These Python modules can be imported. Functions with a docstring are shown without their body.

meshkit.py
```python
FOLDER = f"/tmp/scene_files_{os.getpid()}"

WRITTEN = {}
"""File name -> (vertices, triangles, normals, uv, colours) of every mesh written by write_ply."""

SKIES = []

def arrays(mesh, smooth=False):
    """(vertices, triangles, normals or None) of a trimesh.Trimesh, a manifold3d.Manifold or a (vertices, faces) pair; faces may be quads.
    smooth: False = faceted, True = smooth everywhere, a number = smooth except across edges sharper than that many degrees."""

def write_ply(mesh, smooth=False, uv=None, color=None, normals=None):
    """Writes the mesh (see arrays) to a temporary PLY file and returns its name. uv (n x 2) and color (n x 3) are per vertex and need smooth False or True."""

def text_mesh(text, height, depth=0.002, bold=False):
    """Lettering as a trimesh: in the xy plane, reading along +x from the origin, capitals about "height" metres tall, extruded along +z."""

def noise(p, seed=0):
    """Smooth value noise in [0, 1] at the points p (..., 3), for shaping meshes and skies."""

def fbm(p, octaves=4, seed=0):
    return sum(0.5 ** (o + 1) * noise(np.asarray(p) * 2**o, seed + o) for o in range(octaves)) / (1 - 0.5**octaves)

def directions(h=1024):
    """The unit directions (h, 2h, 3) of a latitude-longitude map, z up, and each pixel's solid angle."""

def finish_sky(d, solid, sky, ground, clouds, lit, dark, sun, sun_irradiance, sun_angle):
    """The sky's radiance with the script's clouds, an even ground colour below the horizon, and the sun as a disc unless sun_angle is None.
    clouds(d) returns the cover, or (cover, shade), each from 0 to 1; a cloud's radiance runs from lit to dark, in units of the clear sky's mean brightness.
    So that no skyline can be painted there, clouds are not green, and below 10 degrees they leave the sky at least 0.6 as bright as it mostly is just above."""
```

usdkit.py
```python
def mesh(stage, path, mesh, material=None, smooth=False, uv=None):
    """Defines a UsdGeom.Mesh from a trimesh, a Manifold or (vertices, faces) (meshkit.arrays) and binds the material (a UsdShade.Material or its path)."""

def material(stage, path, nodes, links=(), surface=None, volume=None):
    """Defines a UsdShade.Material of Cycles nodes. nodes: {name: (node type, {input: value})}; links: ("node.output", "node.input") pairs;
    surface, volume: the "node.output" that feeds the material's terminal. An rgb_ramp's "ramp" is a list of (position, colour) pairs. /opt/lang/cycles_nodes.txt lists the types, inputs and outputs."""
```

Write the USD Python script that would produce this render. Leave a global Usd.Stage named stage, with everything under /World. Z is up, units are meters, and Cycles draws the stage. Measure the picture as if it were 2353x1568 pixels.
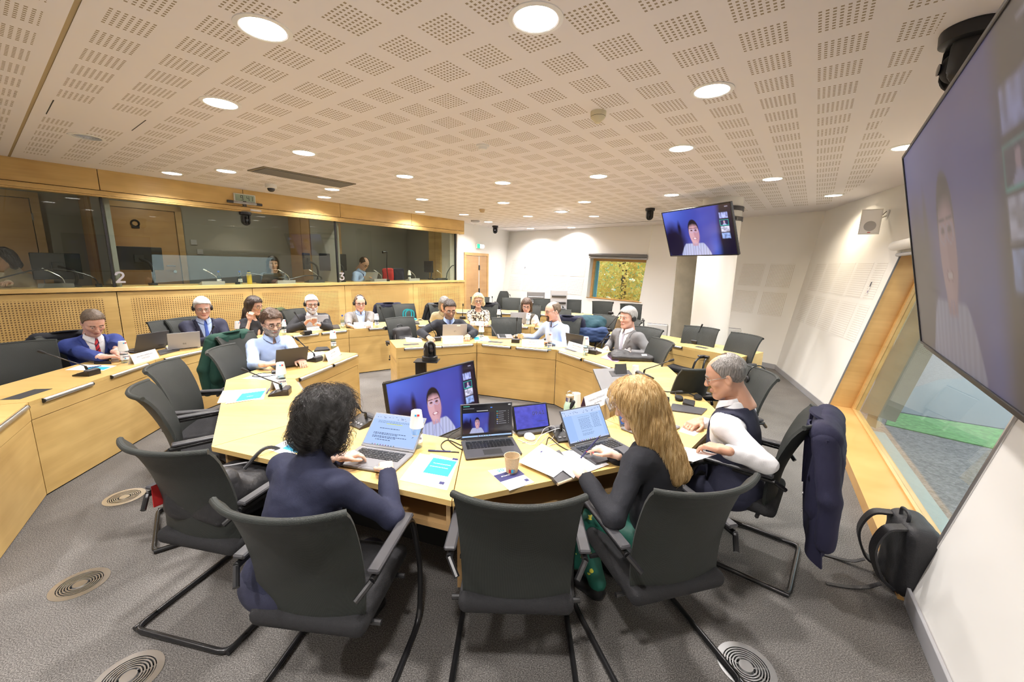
import math, random, numpy as np, trimesh, usdkit, meshkit, manifold3d, shapely
from manifold3d import Manifold
from shapely.geometry import Polygon, Point, LineString
from pxr import Usd, UsdGeom, UsdLux, UsdShade, Gf, Sdf, Vt
stage = Usd.Stage.CreateInMemory()
UsdGeom.Xform.Define(stage, '/World')
# ---------------------------------------------------------------- camera (14 mm lens, 10.6 degrees down, eye 1.78 m)
FPX, PIT, ROL, HC, CEIL = 923.7, math.radians(-10.581), math.radians(1.1609), 1.78, 2.865
fw = np.array([0, math.cos(PIT), math.sin(PIT)]); rt = np.array([1., 0, 0]); up = np.cross(rt, fw)
rt, up = math.cos(ROL) * rt + math.sin(ROL) * up, -math.sin(ROL) * rt + math.cos(ROL) * up
cam = UsdGeom.Camera.Define(stage, '/World/camera')
cam.CreateHorizontalApertureAttr(36.0); cam.CreateVerticalApertureAttr(24.0)
cam.CreateFocalLengthAttr(FPX / 2353 * 36); cam.CreateClippingRangeAttr((0.05, 500.0))
cam.AddTransformOp().Set(Gf.Matrix4d(*rt, 0, *up, 0, *(-fw), 0, 0, 0, HC, 1))
cam.CreateExposureAttr(0.1)
# ---------------------------------------------------------------- daylight: even overcast sky
dome = UsdLux.DomeLight.Define(stage, '/World/sky')
dome.CreateIntensityAttr(1.1); dome.CreateColorAttr((0.80, 0.91, 1.0))
LAMP = 800.0          # radiance of each ceiling downlight's lens
# ---------------------------------------------------------------- helpers
PI = math.pi
V = lambda *a: np.array(a, float)
def ray(x, y): return (x - 1176.5) / FPX * rt - (y - 784) / FPX * up + fw
def at(x, y, z):                     # the point at height z that the photograph shows at x, y
    d = ray(x, y); return V(0, 0, HC) + d * (z - HC) / d[2]
def onp(x, y, p, n):                 # the same on the plane through p with normal n
    d = ray(x, y); o = V(0, 0, HC); return o + d * (np.dot(n, np.asarray(p) - o) / np.dot(n, d))
def face(px_, py_): return math.atan2(py_, px_) - PI / 2         # heading whose forward axis +y points along (px_, py_)
used = {}
def uniq(path):
    used[path] = used.get(path, -1) + 1
    return path if used[path] == 0 else '%s_%03d' % (path, used[path])
LOC = {}
def tag(prim, label=None, cat=None, group=None, kind=None):
    p = prim.GetPrim() if hasattr(prim, 'GetPrim') else prim
    for k, v in (('label', label), ('category', cat), ('group', group), ('kind', kind)):
        if v: p.SetCustomDataByKey(k, v)
    return p
def thing(name, label=None, cat=None, loc=(0, 0, 0), rz=0.0, group=None, kind=None, M=None):
    path = uniq('/World/' + name); x = UsdGeom.Xform.Define(stage, path)
    if M is None:
        x.AddTranslateOp().Set(Gf.Vec3d(*map(float, loc))); x.AddRotateZOp().Set(math.degrees(rz))
        c, s = math.cos(rz), math.sin(rz); R = np.array([[c, -s, 0], [s, c, 0], [0, 0, 1]])
    else:
        R = np.asarray(M); g = Gf.Matrix4d(*R[:, 0], 0, *R[:, 1], 0, *R[:, 2], 0, *map(float, loc), 1); x.AddTransformOp().Set(g)
    LOC[path] = (np.asarray(loc, float), R)
    return tag(x, label, cat, group, kind)
def arr(m, smooth):
    return meshkit.arrays(m, smooth)
def part(parent, name, mesh, mat, smooth=False, world=False, label=None, kind=None, col=None, colname='col'):
    base = '/World' if parent is None else str(parent.GetPath())
    path = uniq(base + '/' + name)
    if world and parent is not None:
        root = '/World/' + base.split('/')[2]; o, R = LOC[root]
        v, f, _ = meshkit.arrays(mesh); mesh = ((v - o) @ R, f)
    if col is not None:
        v, f, n = meshkit.arrays(mesh, smooth if smooth is True else False)
        m = UsdGeom.Mesh.Define(stage, path)
        m.CreatePointsAttr(Vt.Vec3fArray.FromNumpy(v.astype(np.float32))); m.CreateFaceVertexCountsAttr(Vt.IntArray.FromNumpy(np.full(len(f), 3, np.int32)))
        m.CreateFaceVertexIndicesAttr(Vt.IntArray.FromNumpy(f.astype(np.int32).ravel())); m.CreateSubdivisionSchemeAttr('none')
        if n is not None: m.CreateNormalsAttr(Vt.Vec3fArray.FromNumpy(n.astype(np.float32))); m.SetNormalsInterpolation('vertex')
        UsdGeom.PrimvarsAPI(m).CreatePrimvar(colname, Sdf.ValueTypeNames.Color3fArray, 'vertex').Set(Vt.Vec3fArray.FromNumpy(np.asarray(col, np.float32)))
        UsdShade.MaterialBindingAPI.Apply(m.GetPrim()).Bind(MT[mat] if isinstance(mat, str) else mat)
    else:
        m = usdkit.mesh(stage, path, mesh, MT[mat] if isinstance(mat, str) else mat, smooth)
    return tag(m, label, kind=kind)
def struct(name, mesh, mat, smooth=False):
    return tag(part(None, name, mesh, mat, smooth), kind='structure')
def single(name, mesh, mat, label, cat, group=None, smooth=False, kind=None):   # a thing of one mesh
    p = part(None, name, mesh, mat, smooth); return tag(p, label, cat, group, kind)
def dup(src, loc, rz, label=None, group=None, M=None):
    cd = src.GetCustomData(); name = str(src.GetPath()).split('/')[2].rstrip('0123456789').rstrip('_')
    t = thing(name, label or cd.get('label'), cd.get('category'), loc, rz, group or cd.get('group'), M=M)
    t.GetReferences().AddInternalReference(src.GetPath()); t.SetInstanceable(True)
    return t
def cat(*ms):
    vs, fs, n = [], [], 0
    for m in (ms[0] if len(ms) == 1 and isinstance(ms[0], list) else ms):
        v, f, _ = meshkit.arrays(m); vs.append(v); fs.append(f + n); n += len(v)
    return np.vstack(vs), np.vstack(fs)
def xf(m, R=None, t=(0, 0, 0)):
    v, f, _ = meshkit.arrays(m); v = v if R is None else v @ np.asarray(R).T
    return v + np.asarray(t), f
def Rz(a): c, s = math.cos(a), math.sin(a); return np.array([[c, -s, 0], [s, c, 0], [0, 0, 1.]])
def Rx(a): c, s = math.cos(a), math.sin(a); return np.array([[1., 0, 0], [0, c, -s], [0, s, c]])
def Ry(a): c, s = math.cos(a), math.sin(a); return np.array([[c, 0, s], [0, 1., 0], [-s, 0, c]])
def hull(pts):
    m = Manifold.hull_points(np.asarray(pts, np.float64)).to_mesh(); return m.vert_properties[:, :3].astype(float), m.tri_verts.astype(int)
def box(c, s, ch=0.0, R=None):
    """box centred at c of size s with chamfer ch"""
    h = np.asarray(s, float) / 2; pts = []
    for sx in (-1, 1):
        for sy in (-1, 1):
            for sz in (-1, 1):
                q = V(sx, sy, sz) * h
                if ch <= 0: pts.append(q)
                else:
                    for k in range(3):
                        w = q - V(sx, sy, sz) * ch; w[k] = q[k]; pts.append(w)
    return xf(hull(pts), R, c)
def obox(a, b, z0, z1, th, side=1, ch=0.0):
    """upright slab from a to b (xy), z0..z1, thickness th to the left (side=1) or right of a->b, or centred (0)"""
    a, b = V(*a[:2]), V(*b[:2]); d = (b - a) / np.linalg.norm(b - a); n = V(-d[1], d[0]) * th
    c = (a + b) / 2 + n * side / 2; L = np.linalg.norm(b - a)
    return box((c[0], c[1], (z0 + z1) / 2), (L, th, z1 - z0), ch, Rz(math.atan2(d[1], d[0])))
def prism(poly, z0, z1):
    poly = poly if hasattr(poly, 'exterior') else Polygon([tuple(p[:2]) for p in poly])
    m = trimesh.creation.extrude_polygon(poly, z1 - z0, engine='earcut'); return np.array(m.vertices) + [0, 0, z0], np.array(m.faces)
def flat(poly, z=0.0, flip=False):
    v, f = trimesh.creation.triangulate_polygon(poly, engine='earcut'); v = np.c_[v, np.full(len(v), z)]
    n = np.cross(v[f[:, 1]] - v[f[:, 0]], v[f[:, 2]] - v[f[:, 0]])[:, 2].sum()
    return v, f[:, ::-1] if (n < 0) != flip else f
def frames(p):
    p = np.asarray(p, float); t = np.gradient(p, axis=0); t /= np.linalg.norm(t, axis=1, keepdims=True) + 1e-12
    a = np.cross(t[0], V(0, 0, 1) if abs(t[0][2]) < .9 else V(1, 0, 0)); a /= np.linalg.norm(a); A = [a]
    for i in range(1, len(p)):
        a = A[-1] - t[i] * np.dot(A[-1], t[i]); A.append(a / (np.linalg.norm(a) + 1e-12))
    A = np.array(A); return t, A, np.cross(t, A)
def tube(p, r, n=8, closed=True):
    p = np.asarray(p, float); t, A, B = frames(p); r = np.broadcast_to(r, (len(p),)); an = np.arange(n) * 2 * PI / n
    v = (p[:, None] + r[:, None, None] * (np.cos(an)[None, :, None] * A[:, None] + np.sin(an)[None, :, None] * B[:, None])).reshape(-1, 3)
    i, j = np.meshgrid(np.arange(len(p) - 1), np.arange(n), indexing='ij'); j2 = (j + 1) % n
    f = [np.stack([i * n + j, i * n + j2, (i + 1) * n + j2], -1).reshape(-1, 3), np.stack([i * n + j, (i + 1) * n + j2, (i + 1) * n + j], -1).reshape(-1, 3)]
    k = len(v); v = np.vstack([v, p[:1], p[-1:]]); q = np.arange(n); q2 = (q + 1) % n; e = (len(p) - 1) * n
    f += [np.stack([np.full(n, k), q2, q], -1), np.stack([np.full(n, k + 1), e + q, e + q2], -1)]
    return v, np.vstack(f)
def strip(p, w, th, nrm=None):
    """a flat band following p: w wide (across), th thick"""
    p = np.asarray(p, float); t, A, B = frames(p)
    if nrm is not None:
        B = nrm - t * (t @ np.asarray(nrm))[:, None]; B /= np.linalg.norm(B, axis=1, keepdims=True) + 1e-12; A = np.cross(B, t)
    w = np.broadcast_to(w, (len(p),))[:, None] / 2; h = th / 2
    v = np.stack([p - A * w - B * h, p + A * w - B * h, p + A * w + B * h, p - A * w + B * h], 1).reshape(-1, 3); f = []
    for i in range(len(p) - 1):
        for j in range(4):
            a, b, c, d = i * 4 + j, i * 4 + (j + 1) % 4, i * 4 + 4 + (j + 1) % 4, i * 4 + 4 + j; f += [[a, b, c], [a, c, d]]
    e = len(p) * 4 - 4; f += [[0, 2, 1], [0, 3, 2], [e, e + 1, e + 2], [e, e + 2, e + 3]]
    return v, np.array(f)
def smoothpath(pts, n=8):
    """Catmull-Rom through the points"""
    p = np.asarray(pts, float); p = np.vstack([2 * p[0] - p[1], p, 2 * p[-1] - p[-2]]); out = []
    for i in range(1, len(p) - 2):
        for k in range(n):
            t = k / n; out.append(.5 * ((2 * p[i]) + (p[i + 1] - p[i - 1]) * t + (2 * p[i - 1] - 5 * p[i] + 4 * p[i + 1] - p[i + 2]) * t * t + (-p[i - 1] + 3 * p[i] - 3 * p[i + 1] + p[i + 2]) * t ** 3))
    return np.array(out + [p[-2]])
def roundpath(pts, r, n=5):
    """polyline with rounded corners"""
    p = [V(*q) for q in pts]; out = [p[0]]
    for a, b, c in zip(p, p[1:], p[2:]):
        u, w = (a - b), (c - b); lu, lw = np.linalg.norm(u), np.linalg.norm(w); k = min(r, lu / 2.01, lw / 2.01); s, e = b + u / lu * k, b + w / lw * k
        out += [(1 - t) ** 2 * s + 2 * t * (1 - t) * b + t * t * e for t in np.linspace(0, 1, n)]
    return np.array(out + [p[-1]])
def lathe(prof, n=24):
    """profile of (r, z) from bottom to top"""
    pr = np.asarray(prof, float); an = np.arange(n) * 2 * PI / n; k = len(pr)
    v = np.stack([pr[:, 0][:, None] * np.cos(an), pr[:, 0][:, None] * np.sin(an), np.repeat(pr[:, 1][:, None], n, 1)], -1).reshape(-1, 3)
    i, j = np.meshgrid(np.arange(k - 1), np.arange(n), indexing='ij'); j2 = (j + 1) % n
    f = np.vstack([np.stack([i * n + j, i * n + j2, (i + 1) * n + j2], -1).reshape(-1, 3), np.stack([i * n + j, (i + 1) * n + j2, (i + 1) * n + j], -1).reshape(-1, 3)])
    return v, f
def disc(r0, r1, z0, z1, n=32): return lathe([(r0, z0), (r1, z0), (r1, z1), (r0, z1), (r0, z0)], n)
def ball(c, r, n=10):
    m = trimesh.creation.uv_sphere(1.0, count=[n, 2 * n]); return np.array(m.vertices) * np.asarray(r) + np.asarray(c), np.array(m.faces)
def grid(f, nu, nv):
    """surface f(u, v) -> points, u, v in 0..1"""
    u, v = np.meshgrid(np.linspace(0, 1, nu), np.linspace(0, 1, nv), indexing='ij'); P = f(u, v).reshape(-1, 3)
    i, j = np.meshgrid(np.arange(nu - 1), np.arange(nv - 1), indexing='ij'); a = i * nv + j
    return P, np.vstack([np.stack([a, a + nv, a + nv + 1], -1).reshape(-1, 3), np.stack([a, a + nv + 1, a + 1], -1).reshape(-1, 3)])
def shell(f, nu, nv, th):
    """surface f thickened by th along its normal, closed"""
    P, F = grid(f, nu, nv); _, _, N = meshkit.arrays((P, F), True); n = len(P); Q = P - N * th; idx = np.arange(n).reshape(nu, nv)
    rim = np.concatenate([idx[:, 0], idx[-1, 1:], idx[-2::-1, -1], idx[0, -2:0:-1]]); r2 = np.roll(rim, -1)
    side = np.vstack([np.stack([rim, rim + n, r2 + n], -1), np.stack([rim, r2 + n, r2], -1)])
    return np.vstack([P, Q]), np.vstack([F, F[:, ::-1] + n, side])
# ---------------------------------------------------------------- signed distance modelling: smooth blended solids meshed by surface nets
class Sdf3:
    def __init__(s, lo, hi, h):
        s.lo, s.h = np.asarray(lo, float), h; s.n = np.ceil((np.asarray(hi) - s.lo) / h).astype(int) + 1
        s.ax = [s.lo[k] + h * np.arange(s.n[k]) for k in range(3)]; s.v = np.full(s.n, 0.2)
    def blk(s, lo, hi):
        a = np.clip(np.floor((np.asarray(lo) - s.lo) / s.h).astype(int), 0, s.n); b = np.clip(np.ceil((np.asarray(hi) - s.lo) / s.h).astype(int) + 1, 0, s.n)
        sl = tuple(slice(i, j) for i, j in zip(a, b)); X, Y, Z = np.meshgrid(*[s.ax[k][sl[k]] for k in range(3)], indexing='ij'); return sl, X, Y, Z
    def put(s, lo, hi, fn, k=0.0, op='u', m=0.05):
        sl, X, Y, Z = s.blk(np.asarray(lo) - m - k, np.asarray(hi) + m + k)
        if X.size == 0: return s
        d = fn(X, Y, Z); c = s.v[sl]
        if op == 's': c, d = -c, d
        elif op == 'i': c, d = -c, -d
        if k > 0:
            hh = np.clip(.5 + .5 * (c - d) / k, 0, 1); r = c * (1 - hh) + d * hh - k * hh * (1 - hh)
        else: r = np.minimum(c, d)
        s.v[sl] = r if op == 'u' else -r
        return s
    def cap(s, a, b, ra, rb=None, k=0.0, op='u'):
        a, b = np.asarray(a, float), np.asarray(b, float); rb = ra if rb is None else rb; R = max(ra, rb); d = b - a; dd = max(float(d @ d), 1e-9)
        def fn(X, Y, Z):
            t = np.clip(((X - a[0]) * d[0] + (Y - a[1]) * d[1] + (Z - a[2]) * d[2]) / dd, 0, 1)
            return np.sqrt((X - a[0] - t * d[0]) ** 2 + (Y - a[1] - t * d[1]) ** 2 + (Z - a[2] - t * d[2]) ** 2) - (ra + (rb - ra) * t)
        return s.put(np.minimum(a, b) - R, np.maximum(a, b) + R, fn, k, op)
    def ell(s, c, r, k=0.0, op='u', R=None):
        c, r = np.asarray(c, float), np.asarray(r, float); M = np.eye(3) if R is None else np.asarray(R).T; rm = r.max()
        def fn(X, Y, Z):
            q = [M[i, 0] * (X - c[0]) + M[i, 1] * (Y - c[1]) + M[i, 2] * (Z - c[2]) for i in range(3)]
            k0 = np.sqrt(sum((q[i] / r[i]) ** 2 for i in range(3))); k1 = np.sqrt(sum((q[i] / r[i] ** 2) ** 2 for i in range(3)))
            return np.where(k1 > 1e-6, k0 * (k0 - 1) / np.maximum(k1, 1e-6), -r.min())
        return s.put(c - rm, c + rm, fn, k, op)
    def bx(s, c, hs, r=0.0, k=0.0, op='u', R=None):
        c, hs = np.asarray(c, float), np.asarray(hs, float) - r; M = np.eye(3) if R is None else np.asarray(R).T; rm = np.linalg.norm(hs) + r
        def fn(X, Y, Z):
            q = [np.abs(M[i, 0] * (X - c[0]) + M[i, 1] * (Y - c[1]) + M[i, 2] * (Z - c[2])) - hs[i] for i in range(3)]
            return np.sqrt(sum(np.maximum(t, 0) ** 2 for t in q)) + np.minimum(np.maximum(q[0], np.maximum(q[1], q[2])), 0) - r
        return s.put(c - rm, c + rm, fn, k, op)
    def noise(s, amp, scale, seed=0, oct=2, stretch=(1, 1, 1)):
        near = np.abs(s.v) < amp * 2.5 + s.h * 2; I = np.nonzero(near)
        P = np.stack([s.ax[k][I[k]] for k in range(3)], -1) * np.asarray(stretch) * scale
        s.v[I] += amp * (2 * meshkit.fbm(P, oct, seed) - 1); return s
    def mesh(s):
        v = s.v.copy(); v[[0, -1]] = np.abs(v[[0, -1]]) + 1e-4; v[:, [0, -1]] = np.abs(v[:, [0, -1]]) + 1e-4; v[:, :, [0, -1]] = np.abs(v[:, :, [0, -1]]) + 1e-4
        ins = v < 0; n = s.n; c = [ins[i:n[0] - 1 + i, j:n[1] - 1 + j, k:n[2] - 1 + k] for i in (0, 1) for j in (0, 1) for k in (0, 1)]
        cnt = sum(x.astype(np.int8) for x in c); act = (cnt > 0) & (cnt < 8); I = np.stack(np.nonzero(act), -1)
        if len(I) == 0: return np.zeros((0, 3)), np.zeros((0, 3), int)
        idx = np.full(act.shape, -1, np.int64); idx[act] = np.arange(len(I)); acc = np.zeros((len(I), 3)); num = np.zeros(len(I))
        C = [(i, j, k) for i in (0, 1) for j in (0, 1) for k in (0, 1)]; val = {q: v[I[:, 0] + q[0], I[:, 1] + q[1], I[:, 2] + q[2]] for q in C}
        for q in C:
            for ax in range(3):
                if q[ax] == 0:
                    w = list(q); w[ax] = 1; w = tuple(w); a, b = val[q], val[w]; m = (a < 0) != (b < 0); t = np.where(m, a / np.where(a - b == 0, 1, a - b), 0)
                    e = np.tile(np.array(q, float), (len(I), 1)); e[:, ax] = t; acc[m] += e[m]; num[m] += 1
        P = s.lo + s.h * (I + acc / num[:, None]); F = []
        for ax in range(3):
            u, w = (ax + 1) % 3, (ax + 2) % 3; sl0 = [slice(None)] * 3; sl1 = [slice(None)] * 3; sl0[ax] = slice(0, -1); sl1[ax] = slice(1, None)
            a, b = ins[tuple(sl0)], ins[tuple(sl1)]; E = np.stack(np.nonzero(a != b), -1); E = E[(E[:, u] > 0) & (E[:, w] > 0) & (E[:, u] < n[u] - 1) & (E[:, w] < n[w] - 1)]
            def at_(du, dw): q = E.copy(); q[:, u] -= du; q[:, w] -= dw; return idx[q[:, 0], q[:, 1], q[:, 2]]
            Q = np.stack([at_(1, 1), at_(0, 1), at_(0, 0), at_(1, 0)], -1); fl = ins[E[:, 0], E[:, 1], E[:, 2]]; Q = np.where(fl[:, None], Q, Q[:, ::-1]); F.append(Q)
        Q = np.vstack(F); return P, np.vstack([Q[:, [0, 1, 2]], Q[:, [0, 2, 3]]])
# ---------------------------------------------------------------- materials
MT = {}
def srgb(*c): return tuple((x / 255 / 12.92 if x <= 10 else ((x / 255 + .055) / 1.055) ** 2.4) for x in c)
def mat(name, nodes, links=(), surface='p.BSDF'):
    MT[name] = usdkit.material(stage, '/World/Looks/' + name, nodes, links, surface=surface); return MT[name]
def plain(name, c, rough=.5, metal=0.0, spec=None, noise=0.0, nscale=30, bump=0.0, bscale=200, stretch=(1, 1, 1), sheen=0.0):
    n = {'p': ('principled_bsdf', {'base_color': c, 'roughness': rough, 'metallic': metal})}; L = []
    if sheen: n['p'][1]['sheen_weight'] = sheen
    if spec is not None: n['p'][1]['specular_ior_level'] = spec
    if noise or bump:
        n['t'] = ('texture_coordinate', {}); n['m'] = ('mapping', {'scale': stretch}); L.append(('t.object', 'm.vector'))
    if noise:
        n['n'] = ('noise_texture', {'scale': nscale, 'detail': 4}); L.append(('m.vector', 'n.vector'))
        n['r'] = ('rgb_ramp', {'ramp': [(.3, tuple(x * (1 - noise) for x in c)), (.7, tuple(min(1, x * (1 + noise)) for x in c))]}); L += [('n.fac', 'r.fac'), ('r.color', 'p.base_color')]
    if bump:
        n['b'] = ('noise_texture', {'scale': bscale, 'detail': 2}); n['bb'] = ('bump', {'strength': 1.0, 'distance': bump}); L += [('m.vector', 'b.vector'), ('b.fac', 'bb.height'), ('bb.normal', 'p.normal')]
    return mat(name, n, L)
def emit(name, c, s=1.0): return mat(name, {'e': ('emission', {'color': c, 'strength': s})}, surface='e.emission')
def wood(name, c1, c2, ang=0.0, vertical=False, rough=.35, holes=None):
    """maple veneer: soft bands along the panel; grain runs level on upright panels"""
    n = {'g': ('geometry', {}), 'm': ('mapping', {'rotation': (0, 0, -ang), 'scale': (.5, .5, 9) if vertical else (1.1, 13, 13), 'mapping_type': 'point'}),
         'a': ('noise_texture', {'scale': 1.0, 'detail': 5, 'roughness': .6, 'distortion': .6}), 'm2': ('mapping', {'rotation': (0, 0, -ang), 'scale': (2.0, 2.0, 3.5) if vertical else (1.2, 3.0, 3.0)}),
         'b': ('noise_texture', {'scale': 1.2, 'detail': 2}), 'mx': ('math', {'math_type': 'multiply_add', 'value2': .5}), 'r': ('rgb_ramp', {'ramp': [(.3, c1), (.62, c2)]}),
         'mm': ('math', {'math_type': 'multiply', 'value2': .5}), 'p': ('principled_bsdf', {'roughness': rough, 'specular_ior_level': .45})}
    L = [('g.position', 'm.vector'), ('g.position', 'm2.vector'), ('m.vector', 'a.vector'), ('m2.vector', 'b.vector'), ('a.fac', 'mm.value1'), ('b.fac', 'mx.value1'), ('mm.value', 'mx.value3'), ('mx.value', 'r.fac')]
    if holes is None: L.append(('r.color', 'p.base_color'))
    else:
        n.update(holes[0]); L += holes[1]; n['hm'] = ('mix_color', {'b': holes[3]}); L += [(holes[2], 'hm.fac'), ('r.color', 'hm.a'), ('hm.result', 'p.base_color')]
    return mat(name, n, L)
def hole_grid(o, ex, ey, pitch, hole, blk=None):
    """mask of square holes of size hole every pitch, on the plane with axes ex, ey through o; blk = (pitch of blocks, holes per block)"""
    n, L = {'hg': ('geometry', {}), 'hs': ('vector_math', {'math_type': 'subtract', 'vector2': tuple(o)})}, [('hg.position', 'hs.vector1')]
    masks = []
    for t, e in (('x', ex), ('y', ey)):
        n['hd' + t] = ('vector_math', {'math_type': 'dot_product', 'vector2': tuple(e)}); L.append(('hs.vector', f'hd{t}.vector1'))
        def frac(tag_, per, lim, off):
            n[tag_ + 'a'] = ('math', {'math_type': 'multiply_add', 'value2': 1 / per, 'value3': off}); n[tag_ + 'f'] = ('math', {'math_type': 'fraction'}); n[tag_ + 'c'] = ('math', {'math_type': 'subtract', 'value2': .5})
            n[tag_ + 'b'] = ('math', {'math_type': 'absolute'}); n[tag_ + 'l'] = ('math', {'math_type': 'less_than', 'value2': lim / 2})
            L.extend([(f'hd{t}.value', tag_ + 'a.value1'), (tag_ + 'a.value', tag_ + 'f.value1'), (tag_ + 'f.value', tag_ + 'c.value1'), (tag_ + 'c.value', tag_ + 'b.value1'), (tag_ + 'b.value', tag_ + 'l.value1')]); masks.append(tag_ + 'l.value')
        if blk: frac('k' + t, blk[0], blk[1] * pitch / blk[0], 1000.5); frac('h' + t, pitch, hole / pitch, 1000.5 + (.5 if blk[1] % 2 == 0 else 0))
        else: frac('h' + t, pitch, hole / pitch, 1000.5)
    prev = masks[0]
    for i, q in enumerate(masks[1:]):
        n[f'q{i}'] = ('math', {'math_type': 'multiply'}); L += [(prev, f'q{i}.value1'), (q, f'q{i}.value2')]; prev = f'q{i}.value'
    return n, L, prev
def perforated(name, base, hc, o, ex, ey, pitch, hole, blk=None, rough=.8):
    n, L, m = hole_grid(o, ex, ey, pitch, hole, blk); n.update({'mx': ('mix_color', {'a': base, 'b': hc}), 'p': ('principled_bsdf', {'roughness': rough})})
    return mat(name, n, L + [(m, 'mx.fac'), ('mx.result', 'p.base_color')])
WALL = (.84, .825, .785)
plain('wall_paint', WALL, .75); plain('ceiling_paint', (.80, .77, .78), .85); plain('plaster', (.80, .77, .74), .85)
plain('white_plastic', (.80, .80, .78), .4); plain('cream_plastic', (.70, .64, .45), .4); plain('black_plastic', (.012, .012, .013), .35); plain('black_matte', (.010, .010, .011), .7)
plain('dark_grey', (.05, .05, .055), .45); plain('grey_plastic', (.20, .20, .21), .45); plain('steel', (.62, .62, .63), .28, 1.0); plain('aluminium', (.72, .72, .72), .33, 1.0)
plain('grey_paint', (.16, .16, .165), .5); plain('skirting_grey', (.42, .42, .44), .4); plain('concrete', (.24, .215, .16), .8, noise=.12, nscale=6)
plain('paper', (.86, .86, .87), .7); plain('cup_white', (.85, .84, .82), .6); plain('cup_tan', (.55, .42, .26), .7, noise=.1, nscale=120)
plain('cyan_print', (.02, .40, .68), .55, noise=.12, nscale=25); plain('ink', (.03, .03, .05), .7); plain('ink_grey', (.30, .30, .33), .7); plain('navy_print', (.03, .03, .12), .6); plain('red_print', (.6, .03, .03), .6); plain('pink_paper', (.62, .36, .66), .7)
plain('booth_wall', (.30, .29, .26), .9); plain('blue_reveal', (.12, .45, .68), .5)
mat('carpet', {'g': ('geometry', {}), 'n': ('noise_texture', {'scale': 190, 'detail': 3, 'roughness': .7}), 'n2': ('noise_texture', {'scale': 3, 'detail': 2}), 'r': ('rgb_ramp', {'ramp': [(.36, (.060, .056, .052)), (.5, (.135, .128, .120)), (.64, (.27, .255, .24))]}),
    'h': ('hsv', {}), 'mr': ('map_range', {'from_min': .3, 'from_max': .7, 'to_min': .9, 'to_max': 1.1}), 'p': ('principled_bsdf', {'roughness': .95, 'specular_ior_level': .1})},
    [('g.position', 'n.vector'), ('g.position', 'n2.vector'), ('n.fac', 'r.fac'), ('r.color', 'h.color'), ('n2.fac', 'mr.value'), ('mr.result', 'h.value'), ('h.color', 'p.base_color')])
mat('pane_glass', {'t': ('transparent_bsdf', {'color': (.88, .92, .90)}), 'g': ('glossy_bsdf', {'color': (1, 1, 1), 'roughness': .0}), 'f': ('layer_weight', {'blend': .5}), 'w': ('math', {'math_type': 'power', 'value2': 5.0}), 'x': ('math', {'math_type': 'multiply_add', 'value2': .7, 'value3': .03}), 'm': ('mix_closure', {})}, [('f.facing', 'w.value1'), ('w.value', 'x.value1'), ('x.value', 'm.fac'), ('t.BSDF', 'm.closure1'), ('g.BSDF', 'm.closure2')], 'm.closure')
mat('booth_glass', {'t': ('transparent_bsdf', {'color': (.86, .89, .85)}), 'g': ('glossy_bsdf', {'color': (1, 1, 1), 'roughness': .0}), 'f': ('layer_weight', {'blend': .5}), 'w': ('math', {'math_type': 'power', 'value2': 5.0}), 'x': ('math', {'math_type': 'multiply_add', 'value2': .7, 'value3': .03}), 'm': ('mix_closure', {})}, [('f.facing', 'w.value1'), ('w.value', 'x.value1'), ('x.value', 'm.fac'), ('t.BSDF', 'm.closure1'), ('g.BSDF', 'm.closure2')], 'm.closure')
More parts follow.
